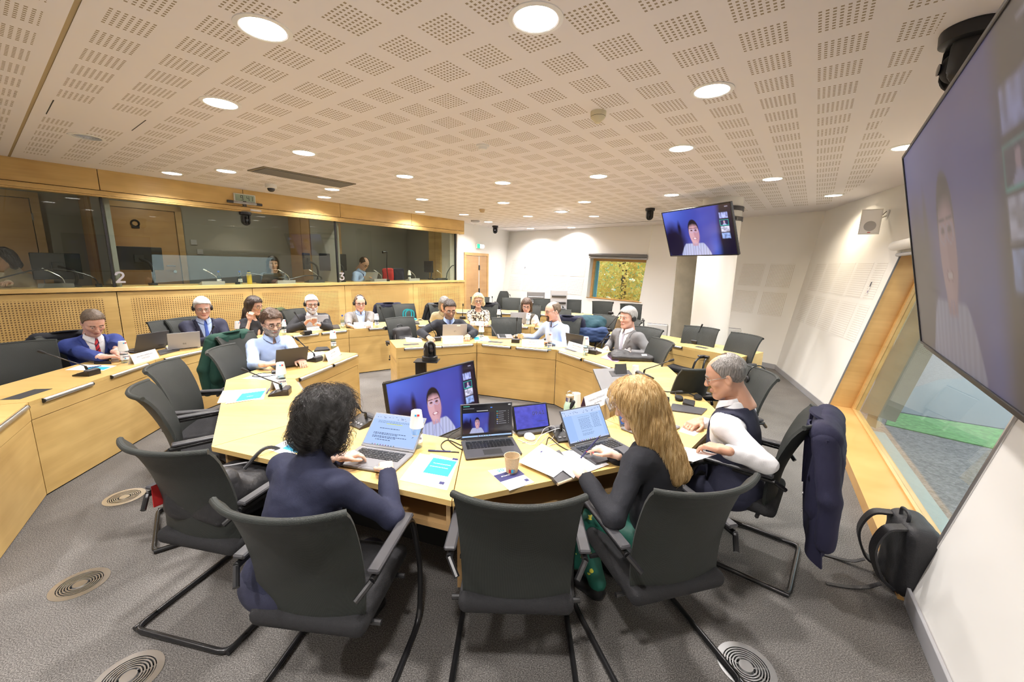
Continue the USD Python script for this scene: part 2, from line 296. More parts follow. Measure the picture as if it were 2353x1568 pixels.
mat('clear_plastic', {'t': ('transparent_bsdf', {'color': (.93, .96, .97)}), 'g': ('glossy_bsdf', {'color': (1, 1, 1), 'roughness': .03}), 'f': ('layer_weight', {'blend': .25}), 'm': ('mix_closure', {})}, [('f.facing', 'm.fac'), ('t.BSDF', 'm.closure1'), ('g.BSDF', 'm.closure2')], 'm.closure')
mat('water_blue', {'p': ('principled_bsdf', {'base_color': (.70, .86, .95), 'roughness': .02, 'transmission_weight': 1.0, 'ior': 1.33})})
emit('lamp_lens', (1.0, .95, .92), LAMP); emit('lamp_wall', (1.0, .86, .66), LAMP * .42); emit('lamp_booth', (1., .93, .8), 150.0); emit('lamp_off', (.2, .2, .2), .3); emit('exit_green', (.05, .8, .3), 2.0); emit('exit_white', (.8, 1, .9), 3.0)
mat('screen', {'a': ('attribute', {'attribute': 'col'}), 'e': ('emission', {'strength': 1.0}), 'g': ('glossy_bsdf', {'color': (.04, .04, .04), 'roughness': .12}), 's': ('add_closure', {})}, [('a.color', 'e.color'), ('e.emission', 's.closure1'), ('g.BSDF', 's.closure2')], 's.closure')
mat('screen_wide', {'a': ('attribute', {'attribute': 'col'}), 'e': ('emission', {'strength': .16}), 'g': ('principled_bsdf', {'base_color': (.085, .08, .078), 'roughness': .38}), 's': ('add_closure', {})}, [('a.color', 'e.color'), ('e.emission', 's.closure1'), ('g.BSDF', 's.closure2')], 's.closure')
mat('print', {'a': ('attribute', {'attribute': 'col'}), 'p': ('principled_bsdf', {'roughness': .6})}, [('a.color', 'p.base_color')])
W1, W2 = (.50, .31, .10), (.72, .50, .19)
wood('wood_panel', W1, W2, vertical=True)
for i_, a_ in enumerate(('wood_top', 'wood_top_b', 'wood_top_c', 'wood_top_d')): wood(a_, (.60, .395, .13), (.73, .51, .20), ang=(0, .8, 1.6, 2.4)[i_], rough=.3)
wood('wood_edge', (.42, .25, .10), (.60, .40, .19), vertical=True); wood('wood_door', (.40, .22, .085), (.52, .31, .13), vertical=True); wood('wood_frame', (.50, .28, .085), (.66, .40, .15), vertical=True)
# ---------------------------------------------------------------- the room shell
def plane(a, b, c): n = np.cross(b - a, c - a); return a, n / np.linalg.norm(n)
A0 = V(-5.675, 4.704, 0); BD = V(.6103, .7922, 0); BN = V(.7922, -.6103, 0)     # the booth front runs along BD, faces BN
def bs(s, z, out=0.0): return A0 + BD * s + BN * out + V(0, 0, z)
TH = math.radians(53.52); GA, GB = V(math.cos(TH), math.sin(TH), 0), V(math.sin(TH), -math.cos(TH), 0); GO = V(-.5793, 2.3045, CEIL)
plain('joint_tan', (.42, .33, .19), .8)
PIERCE = tuple(srgb(150, 125, 95))
perforated('ceiling_perforated', (.80, .77, .78), (.33, .27, .19), GO, GA, GB, .025, .0125, (.3, 8))
# corners: floor (F) and ceiling (C)
DWa, DWn = V(-1.45, 10.6, 0), V(.906, -.42, 0)
C0, F0 = V(-.15, 13.41, CEIL), V(-.44, 12.77, 0); C1 = V(3.55, 10.6, CEIL); C2, F2 = V(5.58, 7.53, CEIL), V(4.87, 7.22, 0)
n1 = np.cross(C0 - F0, C1 - F0); n1 /= np.linalg.norm(n1)
def on_floor(c, dirn, n, p): # point at z=0 on plane (p, n) reached from c going down along dirn
    return c + dirn * (-c[2] / dirn[2])
F1 = C1 - V(.37, .40, CEIL); F1 = F1 - n1 * np.dot(n1, F1 - F0); F1[2] = 0
F1 = V(3.05, 10.02, 0)
J0, J1 = V(4.09, 4.98, 0), V(4.55, 4.58, CEIL)                                   # bend at the tall window's left jamb
F4, C4 = V(.30, -1.13, 0), V(.82, -1.5, CEIL)
P4 = plane(J0, J1, V(2.2, 1.93, 0)); n4 = P4[1] if P4[1][0] > 0 else -P4[1]      # n4 points outdoors
F4 = V(2.2, 1.93, 0) + (V(2.2, 1.93, 0) - J0) * 1.1; C4 = onp(0, 0, *P4); d4 = (J0 - V(2.2, 1.93, 0)); d4 /= np.linalg.norm(d4)
C4 = J1 - d4 * 7.0; F4 = J0 - d4 * 7.0
BK0, BK1 = bs(-3.4, 0), V(-6.9, -1.0, 0); BK2 = V(F4[0], F4[1], 0)
ceil_out = [bs(-3.4, 0), bs(7.2, 0), DWa, C0, C1, C2, J1, C4, V(C4[0] - .2, C4[1] - .3, 0), V(-7.4, -1.5, 0)]
# downlights: (pixel) on the ceiling
LIGHTS = [(605, 66), (1231, 43), (1636, 208), (507, 237), (698, 351), (520, 393), (395, 398), (199, 315), (930, 405), (1155, 420), (1375, 405), (1565, 341), (1775, 411), (1915, 449), (1543, 448), (763, 435), (745, 453), (970, 458), (1157, 466), (1343, 464), (1365, 497), (1213, 497), (1066, 493), (965, 487), (1122, 510), (1219, 525), (1313, 523), (2084, 338)]
LP = [at(x, y, CEIL)[:2] for x, y in LIGHTS]
LR = [.105] * len(LP)
LP += [V(-3.2, 1.0), V(-1.9, .3), V(-.2, .2), V(-5.2, 2.6)]; LR += [.105] * 4   # those behind the camera
ceil_poly = Polygon([tuple(p[:2]) for p in ceil_out])
holes = shapely.union_all([Point(*p).buffer(r, 20) for p, r in zip(LP, LR)])
seam = [at(*q, CEIL)[:2] for q in ((180, 0), (22, 357))]; sd = (seam[1] - seam[0]) / np.linalg.norm(seam[1] - seam[0]); sn = V(-sd[1], sd[0])
strip_ = LineString([tuple(seam[0] - sd * 6), tuple(seam[1] + sd * .1)]).buffer(.010, cap_style=2)
rb = [at(*q, CEIL)[:2] for q in ((2192, 0), (2015, 300))]; rd = (rb[1] - rb[0]) / np.linalg.norm(rb[1] - rb[0])
pz = [bs(-3.2, 0, .42)[:2], bs(7.0, 0, .42)[:2], V(-1.1, 12.1), at(1103, 525, CEIL)[:2], at(1525, 508, CEIL)[:2], at(1700, 486, CEIL)[:2], at(1905, 468, CEIL)[:2], at(1985, 420, CEIL)[:2], at(2060, 335, CEIL)[:2], at(2015, 300, CEIL)[:2], rb[0] - rd * 2.5, V(-6.6, -.8)]
panel_ = at(106, 262, CEIL)[:2], at(123, 230, CEIL)[:2], at(335, 276, CEIL)[:2], at(303, 300, CEIL)[:2]
hatch = Polygon([tuple(p) for p in panel_])
vent_px = [(568, 391), (606, 382), (818, 422), (782, 430)]; vent_poly = Polygon([tuple(at(*q, CEIL)[:2]) for q in vent_px])
perf = Polygon([tuple(p) for p in pz]).buffer(0).intersection(ceil_poly).difference(holes).difference(strip_.buffer(.07)).difference(hatch.buffer(.04)).difference(vent_poly.buffer(.05))
perf = shapely.segmentize(perf, 1.0)
rest = ceil_poly.difference(holes).difference(perf).difference(strip_)
def flats(g, z, flip): return cat([flat(q, z, flip) for q in getattr(g, 'geoms', [g]) if q.geom_type == 'Polygon' and q.area > 1e-5])
ce = struct('ceiling', flats(rest, CEIL, True), 'ceiling_paint')
part(ce, 'perforated_panel', flats(perf, CEIL, True), 'ceiling_perforated', label='ceiling board pierced with blocks of small square holes')
part(ce, 'expansion_joint', prism(strip_.buffer(.01), CEIL + .003, CEIL + .01), 'joint_tan')
for k in ((0, 1), (2, 3)):
    a, b = panel_[k[0]], panel_[k[1]]; part(ce, 'access_hatch_edge', obox(a, b, CEIL - .002, CEIL + .004, .006, 0), 'dark_grey')
pe = [at(*q, CEIL) for q in ((1103, 525), (1330, 517), (1525, 507))]
for a, b in zip(pe, pe[1:]): part(ce, 'shadow_gap', obox(a, b, CEIL - .003, CEIL + .01, .03, 0), 'grey_plastic')
struct('roof', prism(Polygon([tuple(p) for p in (bs(-4, 0, -3)[:2], bs(8, 0, -3)[:2], (1, 15), (7, 9), (6, 4.4), (1.6, -3), (-9, -3))]), CEIL + .16, CEIL + .3), 'ceiling_paint')
# floor
fl = Polygon([tuple(p[:2]) for p in (bs(-3.4, 0, -.05), bs(7.2, 0, -.05), DWa + V(-.1, .1, 0), F0 + V(0, .1, 0), F1 + V(.1, .1, 0), F2 + V(.1, 0, 0), J0 + V(.02, 0, 0), F4, V(F4[0] - .2, F4[1] - .3, 0), V(-7.4, -1.5, 0))])
VENTS = [((286, 1143), .118), ((184, 1343), .118), ((295, 1556), .118), ((1714, 1532), .118)]
VP = [at(*q, 0)[:2] for q, r in VENTS]
struct('floor', flat(fl.difference(shapely.union_all([Point(*p).buffer(.112, 24) for p in VP])), 0.0), 'carpet')
for p, lab in zip(VP, ('round ribbed metal floor vent farthest from the camera, left of the bag chair', 'round ribbed metal floor vent in the middle of the left aisle', 'round ribbed metal floor vent cut by the bottom edge, lower left', 'round ribbed metal floor vent at the bottom right of the carpet')):
    t = thing('floor_vent', lab, 'floor vent', (p[0], p[1], 0)); part(t, 'pan', lathe([(0, -.05), (.112, -.05), (.112, 0)], 28), 'black_matte')
    part(t, 'rim', disc(.094, .122, -.006, .004, 36), 'aluminium'); part(t, 'hub', lathe([(0, .004), (.030, .004), (.034, -.01), (.034, -.03)], 24), 'aluminium')
    for k in range(5): part(t, 'ring', disc(.040 + k * .0112, .0455 + k * .0112, -.012, .002, 32), 'aluminium')
    for k in range(4): part(t, 'spoke', box((0, 0, -.014), (.006, .19, .008), 0, Rz(k * PI / 4)), 'aluminium')
# planar walls with openings
def wall3(name, a, b, c, d, mat_, holes=(), skirt=None):
    """a, b along the floor, c above b, d above a; holes: lists of 3d points on it"""
    e1 = (b - a) / np.linalg.norm(b - a); n = np.cross(e1, d - a); n /= np.linalg.norm(n); e2 = np.cross(n, e1)
    to = lambda p: ((p - a) @ e1, (p - a) @ e2); poly = Polygon([to(p) for p in (a, b, c, d)])
    for h in holes: poly = poly.difference(Polygon([to(p) for p in h]))
    v, f = flat(poly); return struct(name, (a + v[:, :1] * e1 + v[:, 1:2] * e2, f), mat_), (a, e1, e2, n)
def skirting(name, a, b, h=.09, th=.012, inward=1, mat_='skirting_grey'): struct(name, obox(a, b, 0, h, th, inward, .002), mat_)
# wall behind the booths' end, with the double door
dwa, dwb = DWa - V(.42, .906, 0) * .35, F0
wl, _ = wall3('wall_door', dwa, F0, C0, V(dwa[0], dwa[1], CEIL), 'wall_paint')
# window wall at the back, leaning outwards
W = [V(2.16, 11.42, 2.07), V(2.05, 11.16, .965), V(3.92, 9.72, .905), V(4.03, 9.98, 2.0)]
def project(p, a, n): return p - n * np.dot(n, p - a)
e1 = F1 - F0; n1 = np.cross(e1 / np.linalg.norm(e1), C0 - F0); n1 /= np.linalg.norm(n1); n1 = n1 if n1[1] > 0 else -n1
W = [project(p, F0, n1) for p in W]; W[2], W[3] = W[1] + (W[2] - W[1]) * .68, W[0] + (W[3] - W[0]) * .68
C1 = project(C1, F0, n1); C1[2] = CEIL
wall3('wall_window', F0, F1, C1, C0, 'wall_paint', [W]); skirting('baseboard_window', F0, F1, inward=-1)
struct('wall_perforated', (np.array([F1, F2, C2, C1]), np.array([[0, 1, 2], [0, 2, 3]])), 'wall_paint'); skirting('baseboard_perforated', F1, F2, inward=-1)
struct('wall_right', (np.array([F2, J0, J1, C2]), np.array([[0, 1, 2], [0, 2, 3]])), 'wall_paint'); skirting('baseboard_right', F2, J0, inward=-1)
# tall window in the leaning side wall
E1, E0 = onp(2340, 955, *P4), onp(2085, 1372, *P4); ed = (E1 - E0) / np.linalg.norm(E1 - E0)
def atz(p, d, z): return p + d * ((z - p[2]) / d[2])
jd = J1 - J0; ZT = 2.02
HW = [atz(J0, jd, .10), atz(J0, jd, ZT), atz(E0, ed, ZT), atz(E0, ed, .10)]
wall3('wall_side', J0, F4, C4, J1, 'wall_paint', [HW])
a_, b_ = E0.copy(), F4; a_[2] = 0; skirting('baseboard_side', a_ - d4 * .02, b_, .10, .016, inward=-1)
wall3('wall_back', V(F4[0], F4[1], 0), V(-7.4, -1.5, 0), V(-7.4, -1.5, CEIL), V(F4[0], F4[1], CEIL) + V(.5, -.1, 0), 'wall_paint')
wall3('wall_left_end', V(-7.4, -1.5, 0), bs(-3.4, 0), bs(-3.4, CEIL), V(-7.4, -1.5, CEIL), 'wall_paint')
# window_1: back window (frame, reveal, pane, blind)
def ring3(pts, w, n, dep, back=0.0):
    """a rectangular frame: border w wide inside pts, dep deep along n starting at back"""
    c = sum(pts) / 4; q = []
    for i in range(4):
        p, a, b = pts[i], pts[i - 1], pts[(i + 1) % 4]; q.append(p + (a - p) / np.linalg.norm(a - p) * w + (b - p) / np.linalg.norm(b - p) * w)
    out = []
    for i in range(4):
        j = (i + 1) % 4; f4 = [pts[i], pts[j], q[j], q[i]]; out.append(hull([p + n * back for p in f4] + [p + n * (back + dep) for p in f4]))
    return out, q
w1 = struct('window_1', hull([p for i in (0, 1) for p in (W[i] + n1 * .002, W[i] + n1 * .20, W[i] + (W[3] - W[0]) * -.004, W[i] + (W[3] - W[0]) * -.004 + n1 * .2)]), 'white_plastic')
fr, q1 = ring3(W, .055, n1, .07, .20)
for m in fr: part(w1, 'window_frame', m, 'wood_frame')
part(w1, 'sill_board', hull([W[1] + V(0, 0, .0), W[2], W[1] + n1 * .2, W[2] + n1 * .2, W[1] - V(0, 0, .012) - n1 * .02, W[2] - V(0, 0, .012) - n1 * .02, W[1] - n1 * .02, W[2] - n1 * .02]), 'wood_frame')
for i, nm in ((3, 'reveal_head'), (2, 'reveal_side')):
    a, b = (W[3], W[0]) if i == 3 else (W[2], W[3]); part(w1, nm, hull([a, b, a + n1 * .2, b + n1 * .2, a + (a - W[1]) * .005, b + (b - W[1]) * .005]), 'white_plastic')
part(w1, 'pane', hull([p + n1 * o for p in q1 for o in (.235, .241)]), 'pane_glass')
part(w1, 'blue_reveal', hull([q1[0] + n1 * .28, q1[1] + n1 * .28, q1[0] + n1 * .28 + (q1[3] - q1[0]) * .062, q1[1] + n1 * .28 + (q1[2] - q1[1]) * .062, q1[0] + n1 * .5, q1[1] + n1 * .5]), 'blue_reveal')
bl = thing('roller_blind', 'grey roller blind cassette above the back window with trees', 'blind', tuple(W[0]))
for nm, dz, dd, r, m in (('cassette', .035, -.045, .042, 'grey_paint'), ('fabric_roll', -.035, -.03, .022, 'skirting_grey')):
    a, b = W[0] + V(0, 0, dz) + n1 * dd - (W[3] - W[0]) * .012, W[3] + V(0, 0, dz) + n1 * dd; part(bl, nm, tube([a, b], r, 12), m, 40, world=True)
# window_2: tall window on the right
w2 = struct('window_2', hull([p for i in (0, 1) for p in (HW[i], HW[i] + n4 * .30, HW[i] + d4 * .03, HW[i] + d4 * .03 + n4 * .30)]), 'wood_frame')
part(w2, 'seal', hull([HW[0] - n4 * .006 - d4 * .012, HW[1] - n4 * .006 - d4 * .012, HW[0] + d4 * .012 - n4 * .006, HW[1] + d4 * .012 - n4 * .006, HW[0] + n4 * .01, HW[1] + n4 * .01]), 'grey_plastic')
out = n4 - V(0, 0, n4[2]); out /= np.linalg.norm(out)
part(w2, 'sill_board', hull([p + o for p in (HW[0], HW[3]) for o in (-out * .05, out * .30, -out * .05 - V(0, 0, .10), out * .30 - V(0, 0, .10))]), 'wood_frame', label='broad varnished pine sill board')
fr, q2 = ring3([p + n4 * .22 for p in HW], .06, n4, .07)
for m in fr: part(w2, 'window_frame', m, 'wood_frame')
part(w2, 'pane', hull([p + n4 * o for p in q2 for o in (.03, .037)]), 'pane_glass')
part(w2, 'outer_reveal', hull([q2[0] + n4 * .08, q2[1] + n4 * .08, q2[0] + n4 * .42, q2[1] + n4 * .42, q2[0] + n4 * .42 + d4 * .02, q2[1] + n4 * .42 + d4 * .02]), 'concrete')
part(w2, 'wall_edge_trim', tube([atz(E0, ed, .02) - n4 * .004, atz(E0, ed, CEIL) - n4 * .004], .011, 8), 'aluminium', 40)
part(w2, 'reveal_side', hull([p + o for p in (HW[2], HW[3]) for o in (V(0, 0, 0), n4 * .3, -d4 * .01, n4 * .3 - d4 * .01)]), 'wall_paint')
part(w2, 'reveal_head', hull([p + o for p in (HW[1], HW[2]) for o in (V(0, 0, 0), n4 * .3, V(0, 0, .01), n4 * .3 + V(0, 0, .01))]), 'wall_paint')
b2 = thing('roller_blind', 'white roller blind cassette over the tall side window, beside the big screen', 'blind', tuple(HW[1]))
for nm, dz, dd, r, m in (('cassette', .06, -.06, .055, 'white_plastic'), ('fabric_roll', -.03, -.02, .02, 'skirting_grey')):
    a, b = HW[1] + V(0, 0, dz) + n4 * dd + d4 * .07, HW[2] + V(0, 0, dz) + n4 * dd; part(b2, nm, tube([a, b], r, 12), m, 40, world=True)
# door_1 in the far wall: a wide leaf and a narrow one, hinged between them
def dw(t, z, o=0.0): return V(-1.45, 10.6, 0) + V(.4206, .9072, 0) * t + V(.9072, -.4206, 0) * o + V(0, 0, z)
d1 = struct('door_1', obox(dw(.30, 0, .012), dw(.38, 0, .012), 0, 2.10, .03, 0), 'wood_frame')
part(d1, 'door_frame', obox(dw(1.56, 0, .012), dw(1.64, 0, .012), 0, 2.10, .03, 0), 'wood_frame'); part(d1, 'door_frame', obox(dw(.30, 0, .012), dw(1.64, 0, .012), 2.04, 2.115, .032, 0), 'wood_frame')
part(d1, 'door_leaf', obox(dw(.38, 0, .006), dw(1.07, 0, .006), .01, 2.03, .02, 0), 'wood_door'); part(d1, 'door_leaf', obox(dw(1.12, 0, .006), dw(1.56, 0, .006), .01, 2.03, .02, 0), 'wood_door')
part(d1, 'door_gap', obox(dw(1.07, 0, .004), dw(1.12, 0, .004), .01, 2.03, .01, 0), 'white_plastic')
for z in (.35, 1.0, 1.65): part(d1, 'hinge', obox(dw(1.06, 0, .02), dw(1.13, 0, .02), z, z + .13, .02, 0), 'black_plastic')
ex = thing('exit_sign', 'small green and white lit exit sign above the far wooden door', 'exit sign', tuple(dw(1.05, 2.2, .02)))
part(ex, 'housing', obox(dw(.92, 0, .03), dw(1.28, 0, .03), 2.24, 2.37, .04, 0), 'white_plastic', world=True); part(ex, 'green_panel', obox(dw(.93, 0, .055), dw(1.06, 0, .055), 2.25, 2.36, .012, 0), 'exit_green', world=True)
for t in (1.12, 1.23): part(ex, 'lamp', ball(dw(t, 2.305, .056), (.05, .05, .055), 8), 'exit_white', True, world=True)
# perforated fields in the leaning walls: boards set flush
def field(name, p0, ex, ey, n, cols, rows, w, h, gx, gy, mat_, k0=0, partial=None):
    t = struct(name, cat([xf(prism(Polygon([(0, 0), (w, 0), (w, h), (0, h)]), 0, .002), np.stack([ex, ey, n], 1), p0)]), mat_)
    for i in range(cols):
        for j in range(rows):
            if (i, j) == (0, 0): continue
            part(t, 'board', xf(prism(Polygon([(0, 0), (w if not (partial and i == cols - 1) else w * partial, 0), (w if not (partial and i == cols - 1) else w * partial, h), (0, h)]), 0, .002), np.stack([ex, ey, n], 1), p0 + ex * (i * (w + gx)) + ey * (j * (h + gy))), mat_)
def wall_field(name, pl, corner_px, ends_px, cols, rows, fx, fy, matname, partial=None, spots=False):
    """field of boards on the plane pl: corner (lower left), right end of the lower row, top left of the upper row"""
    a, b, c = onp(*corner_px, *pl), onp(*ends_px[0], *pl), onp(*ends_px[1], *pl); n = pl[1] if np.dot(pl[1], V(0, 0, HC) - a) > 0 else -pl[1]
    ex = (b - a) / np.linalg.norm(b - a); ey = np.cross(n, ex); Lx, Ly = np.linalg.norm(b - a), (c - a) @ ey
    if np.dot(ey, c - a) < 0: ey, Ly = -ey, -Ly
    cw, rh = Lx / (cols - (1 - partial if partial else 0)), Ly / rows; w, h = cw * fx, rh * fy
    k = .30 / 8
    if spots: perforated(matname, WALL, (.42, .35, .25), a, ex, ey, w / 16, w / 16 * .42)
    else: perforated(matname, WALL, (.56, .51, .45), a, ex, ey, h / 16, h / 16 * .42)
    if not spots:   # slots
        g, L, m = hole_grid(a, ex, ey, h / 16, h / 16 * .45); usd = MT[matname]
    field(name, a + n * .001, ex, ey, n, cols, rows, w, h, cw - w, rh - h, matname, partial=partial)
PW1, PW2, PW3 = (F0, n1), plane(F1, F2, C2), plane(F2, J0, C2)
wall_field('trim_1', PW1, (1167, 666), [(1341, 679), (1176, 592)], 5, 2, .86, .87, 'pierced_back')
wall_field('trim_2', PW2, (1678, 715), [(1808, 730), (1701, 596)], 2, 2, .82, .84, 'pierced_corner', spots=True)
wall_field('trim_3', PW3, (1828, 735), [(1967, 788), (1876, 596)], 5, 2, .84, .86, 'pierced_right', partial=.6)
# columns
cx = at(1578, 700, 1.2); k = 7.7 / cx[1]; struct('column_concrete', xf(lathe([(.25, 0), (.25, CEIL)], 32), None, V(cx[0] * k, 7.7, 0)), 'concrete', True)
cx = at(1646, 600, 1.9); k = 6.55 / cx[1]; COL = V(cx[0] * k, 6.55, 0); struct('column_white', xf(lathe([(.285, 0), (.285, CEIL)], 40), None, COL), 'wall_paint', True)
# radiators under the back wall
for px_, py_, y_, lab in ((1510, 757, 8.3, 'white wall heater left of the concrete column'), (1672, 790, 7.9, 'white wall heater right of the white column')):
    p = at(px_, py_, .6); p = p * (y_ / p[1]); p[2] = 0
    t = thing('wall_heater', lab, 'heater', (p[0], p[1], 0), -.55); part(t, 'cabinet', box((0, 0, .42), (.42, .09, .46), .012), 'white_plastic'); part(t, 'top_grille', box((0, 0, .655), (.40, .06, .012)), 'skirting_grey')
    for s in (-.15, .15): part(t, 'foot', box((s, 0, .095), (.03, .07, .19)), 'white_plastic')
# ceiling downlights
for i, ((x, y), p, r) in enumerate(zip(LIGHTS + [(0, 0)] * 4, LP, LR)):
    off = i == 7
    big = {0: 'big ceiling downlight nearest the camera, left of centre', 1: 'brightest ceiling downlight at the top centre of the picture', 2: 'ceiling downlight right of centre above the smoke detector', 3: 'ceiling downlight second from the camera on the left', 7: 'switched off ceiling downlight with dark mirror reflector at far left', 27: 'ceiling downlight half hidden by the large screen', 13: 'ceiling downlight beside the white loudspeaker on the right wall', 12: 'ceiling downlight between the column screen and the loudspeaker'}
    lab = big.get(i, 'round recessed white downlight in the far part of the pierced ceiling' if i < 28 else 'round recessed downlight behind the camera')
    t = thing('ceiling_downlight', lab, 'ceiling light', (p[0], p[1], CEIL), group=None if i in big else ('far ceiling downlights' if i < 28 else 'downlights behind'))
    part(t, 'trim_ring', lathe([(.098, .02), (.098, -.004), (.104, -.007), (.124, -.004), (.125, .0)], 32), 'white_plastic', 30)
    part(t, 'reflector', lathe([(.07, .13), (.085, .06), (.099, .0)], 28)[:1][0] is not None and (lambda m: (m[0], m[1][:, ::-1]))(lathe([(.0, .131), (.075, .13), (.09, .06), (.100, .0)], 28)), 'steel' if off else 'aluminium', 30)
    part(t, 'lens', lathe([(0, .072), (.085, .072)], 28), 'lamp_off' if off else 'lamp_wall' if i in (13, 27) else 'lamp_lens')
# recessed slot lights and air vent in the ceiling
t = thing('ceiling_air_vent', 'long grey beige air grille in the ceiling above the booth fascia', 'air vent', (vent_poly.centroid.x, vent_poly.centroid.y, CEIL))
part(t, 'frame', prism(vent_poly, CEIL - .012, CEIL + .0), 'concrete', world=True); part(t, 'grille', prism(vent_poly.buffer(-.03), CEIL - .018, CEIL - .012), 'grey_paint', world=True)
for (x, y), lab in (((1290, 486), 'small square ceiling spotlight in the far ceiling'),):
    p = at(x, y, CEIL); t = thing('ceiling_spotlight', lab, 'ceiling light', (p[0], p[1], CEIL), TH); part(t, 'frame', box((0, 0, -.004), (.24, .24, .008), .002), 'white_plastic'); part(t, 'lens', box((0, 0, -.011), (.13, .13, .008)), 'lamp_lens')
# ---------------------------------------------------------------- interpreters' booths along the left wall
hg = hole_grid(tuple(bs(0, 0)), tuple(BD), (0, 0, 1), .0275, .0135)
wood('wood_pierced', W1, W2, vertical=True, holes=(hg[0], hg[1], hg[2], (.16, .09, .035)))
def bslab(s0, s1, z0, z1, o0, o1, ch=0.0): return box((bs((s0 + s1) / 2, (z0 + z1) / 2, (o0 + o1) / 2)), (s1 - s0, o1 - o0, z1 - z0), ch, np.stack([BD, -V(-BN[0], -BN[1], 0), V(0, 0, 1)], 1))
SE = [-3.4, -2.45, -.85, .75, 2.35, 3.95, 5.60, 7.22]
wb = struct('wall_booth', bslab(-3.4, 7.22, 0, 1.34, -.06, -.03), 'black_matte')
wf = struct('wall_fascia', bslab(-3.4, 7.22, 2.56, CEIL, -.14, -.125), 'black_matte')
for a, b in zip(SE, SE[1:]):
    part(wf, 'fascia_panel', bslab(a + .004, b - .004, 2.615, CEIL, -.12, 0), 'wood_panel'); part(wf, 'fascia_lip', bslab(a, b, 2.555, 2.607, -.12, .004), 'wood_panel')
    m0, m1, zb, zt = a + .13, b - .13, .30, 1.262
    fr_ = [bslab(a + .004, m0, .02, 1.34, -.03, 0), bslab(m1, b - .004, .02, 1.34, -.03, 0), bslab(m0, m1, .02, zb, -.03, 0), bslab(m0, m1, zt, 1.34, -.03, 0)]
    part(wb, 'wainscot_panel', cat(fr_), 'wood_panel'); part(wb, 'pierced_board', bslab(m0, m1, zb, zt, -.03, -.001), 'wood_pierced')
part(wf, 'fascia_soffit', bslab(-3.4, 7.22, 2.535, 2.552, -.14, -.0), 'wood_panel'); struct('wall_booth_end', cat(bslab(7.22, 7.235, 0, 1.345, -.8, .0), bslab(7.22, 7.235, 2.54, CEIL, -.6, .002)), 'wood_panel')
single('booth_desk', bslab(-3.4, 7.235, 1.35, 1.40, -.62, .022, .003), 'wood_panel', 'long wooden booth desk whose front edge is the ledge below the glass', 'desk')
# glazing
for k, (a, b) in enumerate(((-3.4, .742), (.758, 3.86), (3.876, 6.98))):
    g = struct('window_%d' % (k + 3), bslab(a, b, 1.40, 2.545, -.075, -.065), 'booth_glass')
for s in (.75, 3.868, 6.99): struct('glazing_joint', bslab(s - .012, s + .012, 1.40, 2.55, -.09, -.05), 'black_plastic')
# inside: raised floor, back wall, partitions, ceiling
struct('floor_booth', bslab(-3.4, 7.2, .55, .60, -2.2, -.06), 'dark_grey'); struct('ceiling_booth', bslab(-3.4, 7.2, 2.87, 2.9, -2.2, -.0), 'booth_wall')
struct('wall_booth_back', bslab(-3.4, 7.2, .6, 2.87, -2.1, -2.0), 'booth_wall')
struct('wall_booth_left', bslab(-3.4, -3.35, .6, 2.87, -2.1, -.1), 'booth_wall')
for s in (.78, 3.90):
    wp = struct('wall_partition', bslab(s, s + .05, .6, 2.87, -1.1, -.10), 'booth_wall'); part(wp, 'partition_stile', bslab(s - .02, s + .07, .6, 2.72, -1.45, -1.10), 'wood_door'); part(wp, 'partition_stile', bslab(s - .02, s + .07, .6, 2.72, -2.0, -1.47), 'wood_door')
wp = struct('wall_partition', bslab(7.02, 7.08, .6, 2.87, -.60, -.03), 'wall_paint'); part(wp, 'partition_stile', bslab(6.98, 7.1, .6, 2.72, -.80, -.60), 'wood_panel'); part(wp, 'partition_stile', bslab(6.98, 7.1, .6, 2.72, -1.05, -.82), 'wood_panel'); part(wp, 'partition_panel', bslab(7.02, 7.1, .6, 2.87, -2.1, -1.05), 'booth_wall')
for k, (a, b) in enumerate(((-.62, .25), (1.03, 1.92), (4.15, 4.95))):
    d = struct('door_%d' % (k + 2), bslab(a, b, .61, 2.60, -1.99, -1.965), 'wood_door')
    fr_ = [bslab(a - .10, a - .01, .6, 2.70, -2.0, -1.95), bslab(b + .01, b + .10, .6, 2.70, -2.0, -1.95), bslab(a - .10, b + .10, 2.61, 2.70, -2.0, -1.95)]
    for m in fr_: part(d, 'door_frame', m, 'wood_edge')
    h = b - .09 if k else b - .8
    part(d, 'door_handle', tube([bs(h, 1.66, -1.96), bs(h, 1.66, -1.91), bs(h - .12, 1.66, -1.91)], .010, 8), 'steel', 40); part(d, 'lock_rosette', xf(lathe([(0, 0), (.025, 0), (.025, .012), (0, .012)], 16), np.stack([BD, V(0, 0, 1), BN], 1), bs(h, 1.56, -1.965)), 'steel', 30)
    for z in (.9, 2.3): part(d, 'hinge', bslab(b - .0, b + .02, z, z + .1, -1.965, -1.95) if not k else bslab(a - .02, a, z, z + .1, -1.965, -1.95), 'steel')
plain('grey_decal', (.36, .34, .36), .6)
# numerals on the panes
for t_, x_, y_ in (('2', 262, 650), ('3', 779, 644)):
    p = onp(x_, y_, bs(0, 0, -.06), BN); m = meshkit.text_mesh(t_, .14, .001, True); m = xf((np.array(m.vertices), np.array(m.faces)), np.stack([BD, V(0, 0, 1), BN], 1), p)
    single('booth_number', m, 'grey_decal', {'2': 'white numeral two on the booth glass, left of the middle door', '3': 'white numeral three on the booth glass, below the big black monitors'}[t_], 'number')
def sideprism(poly, s0, th): return poly
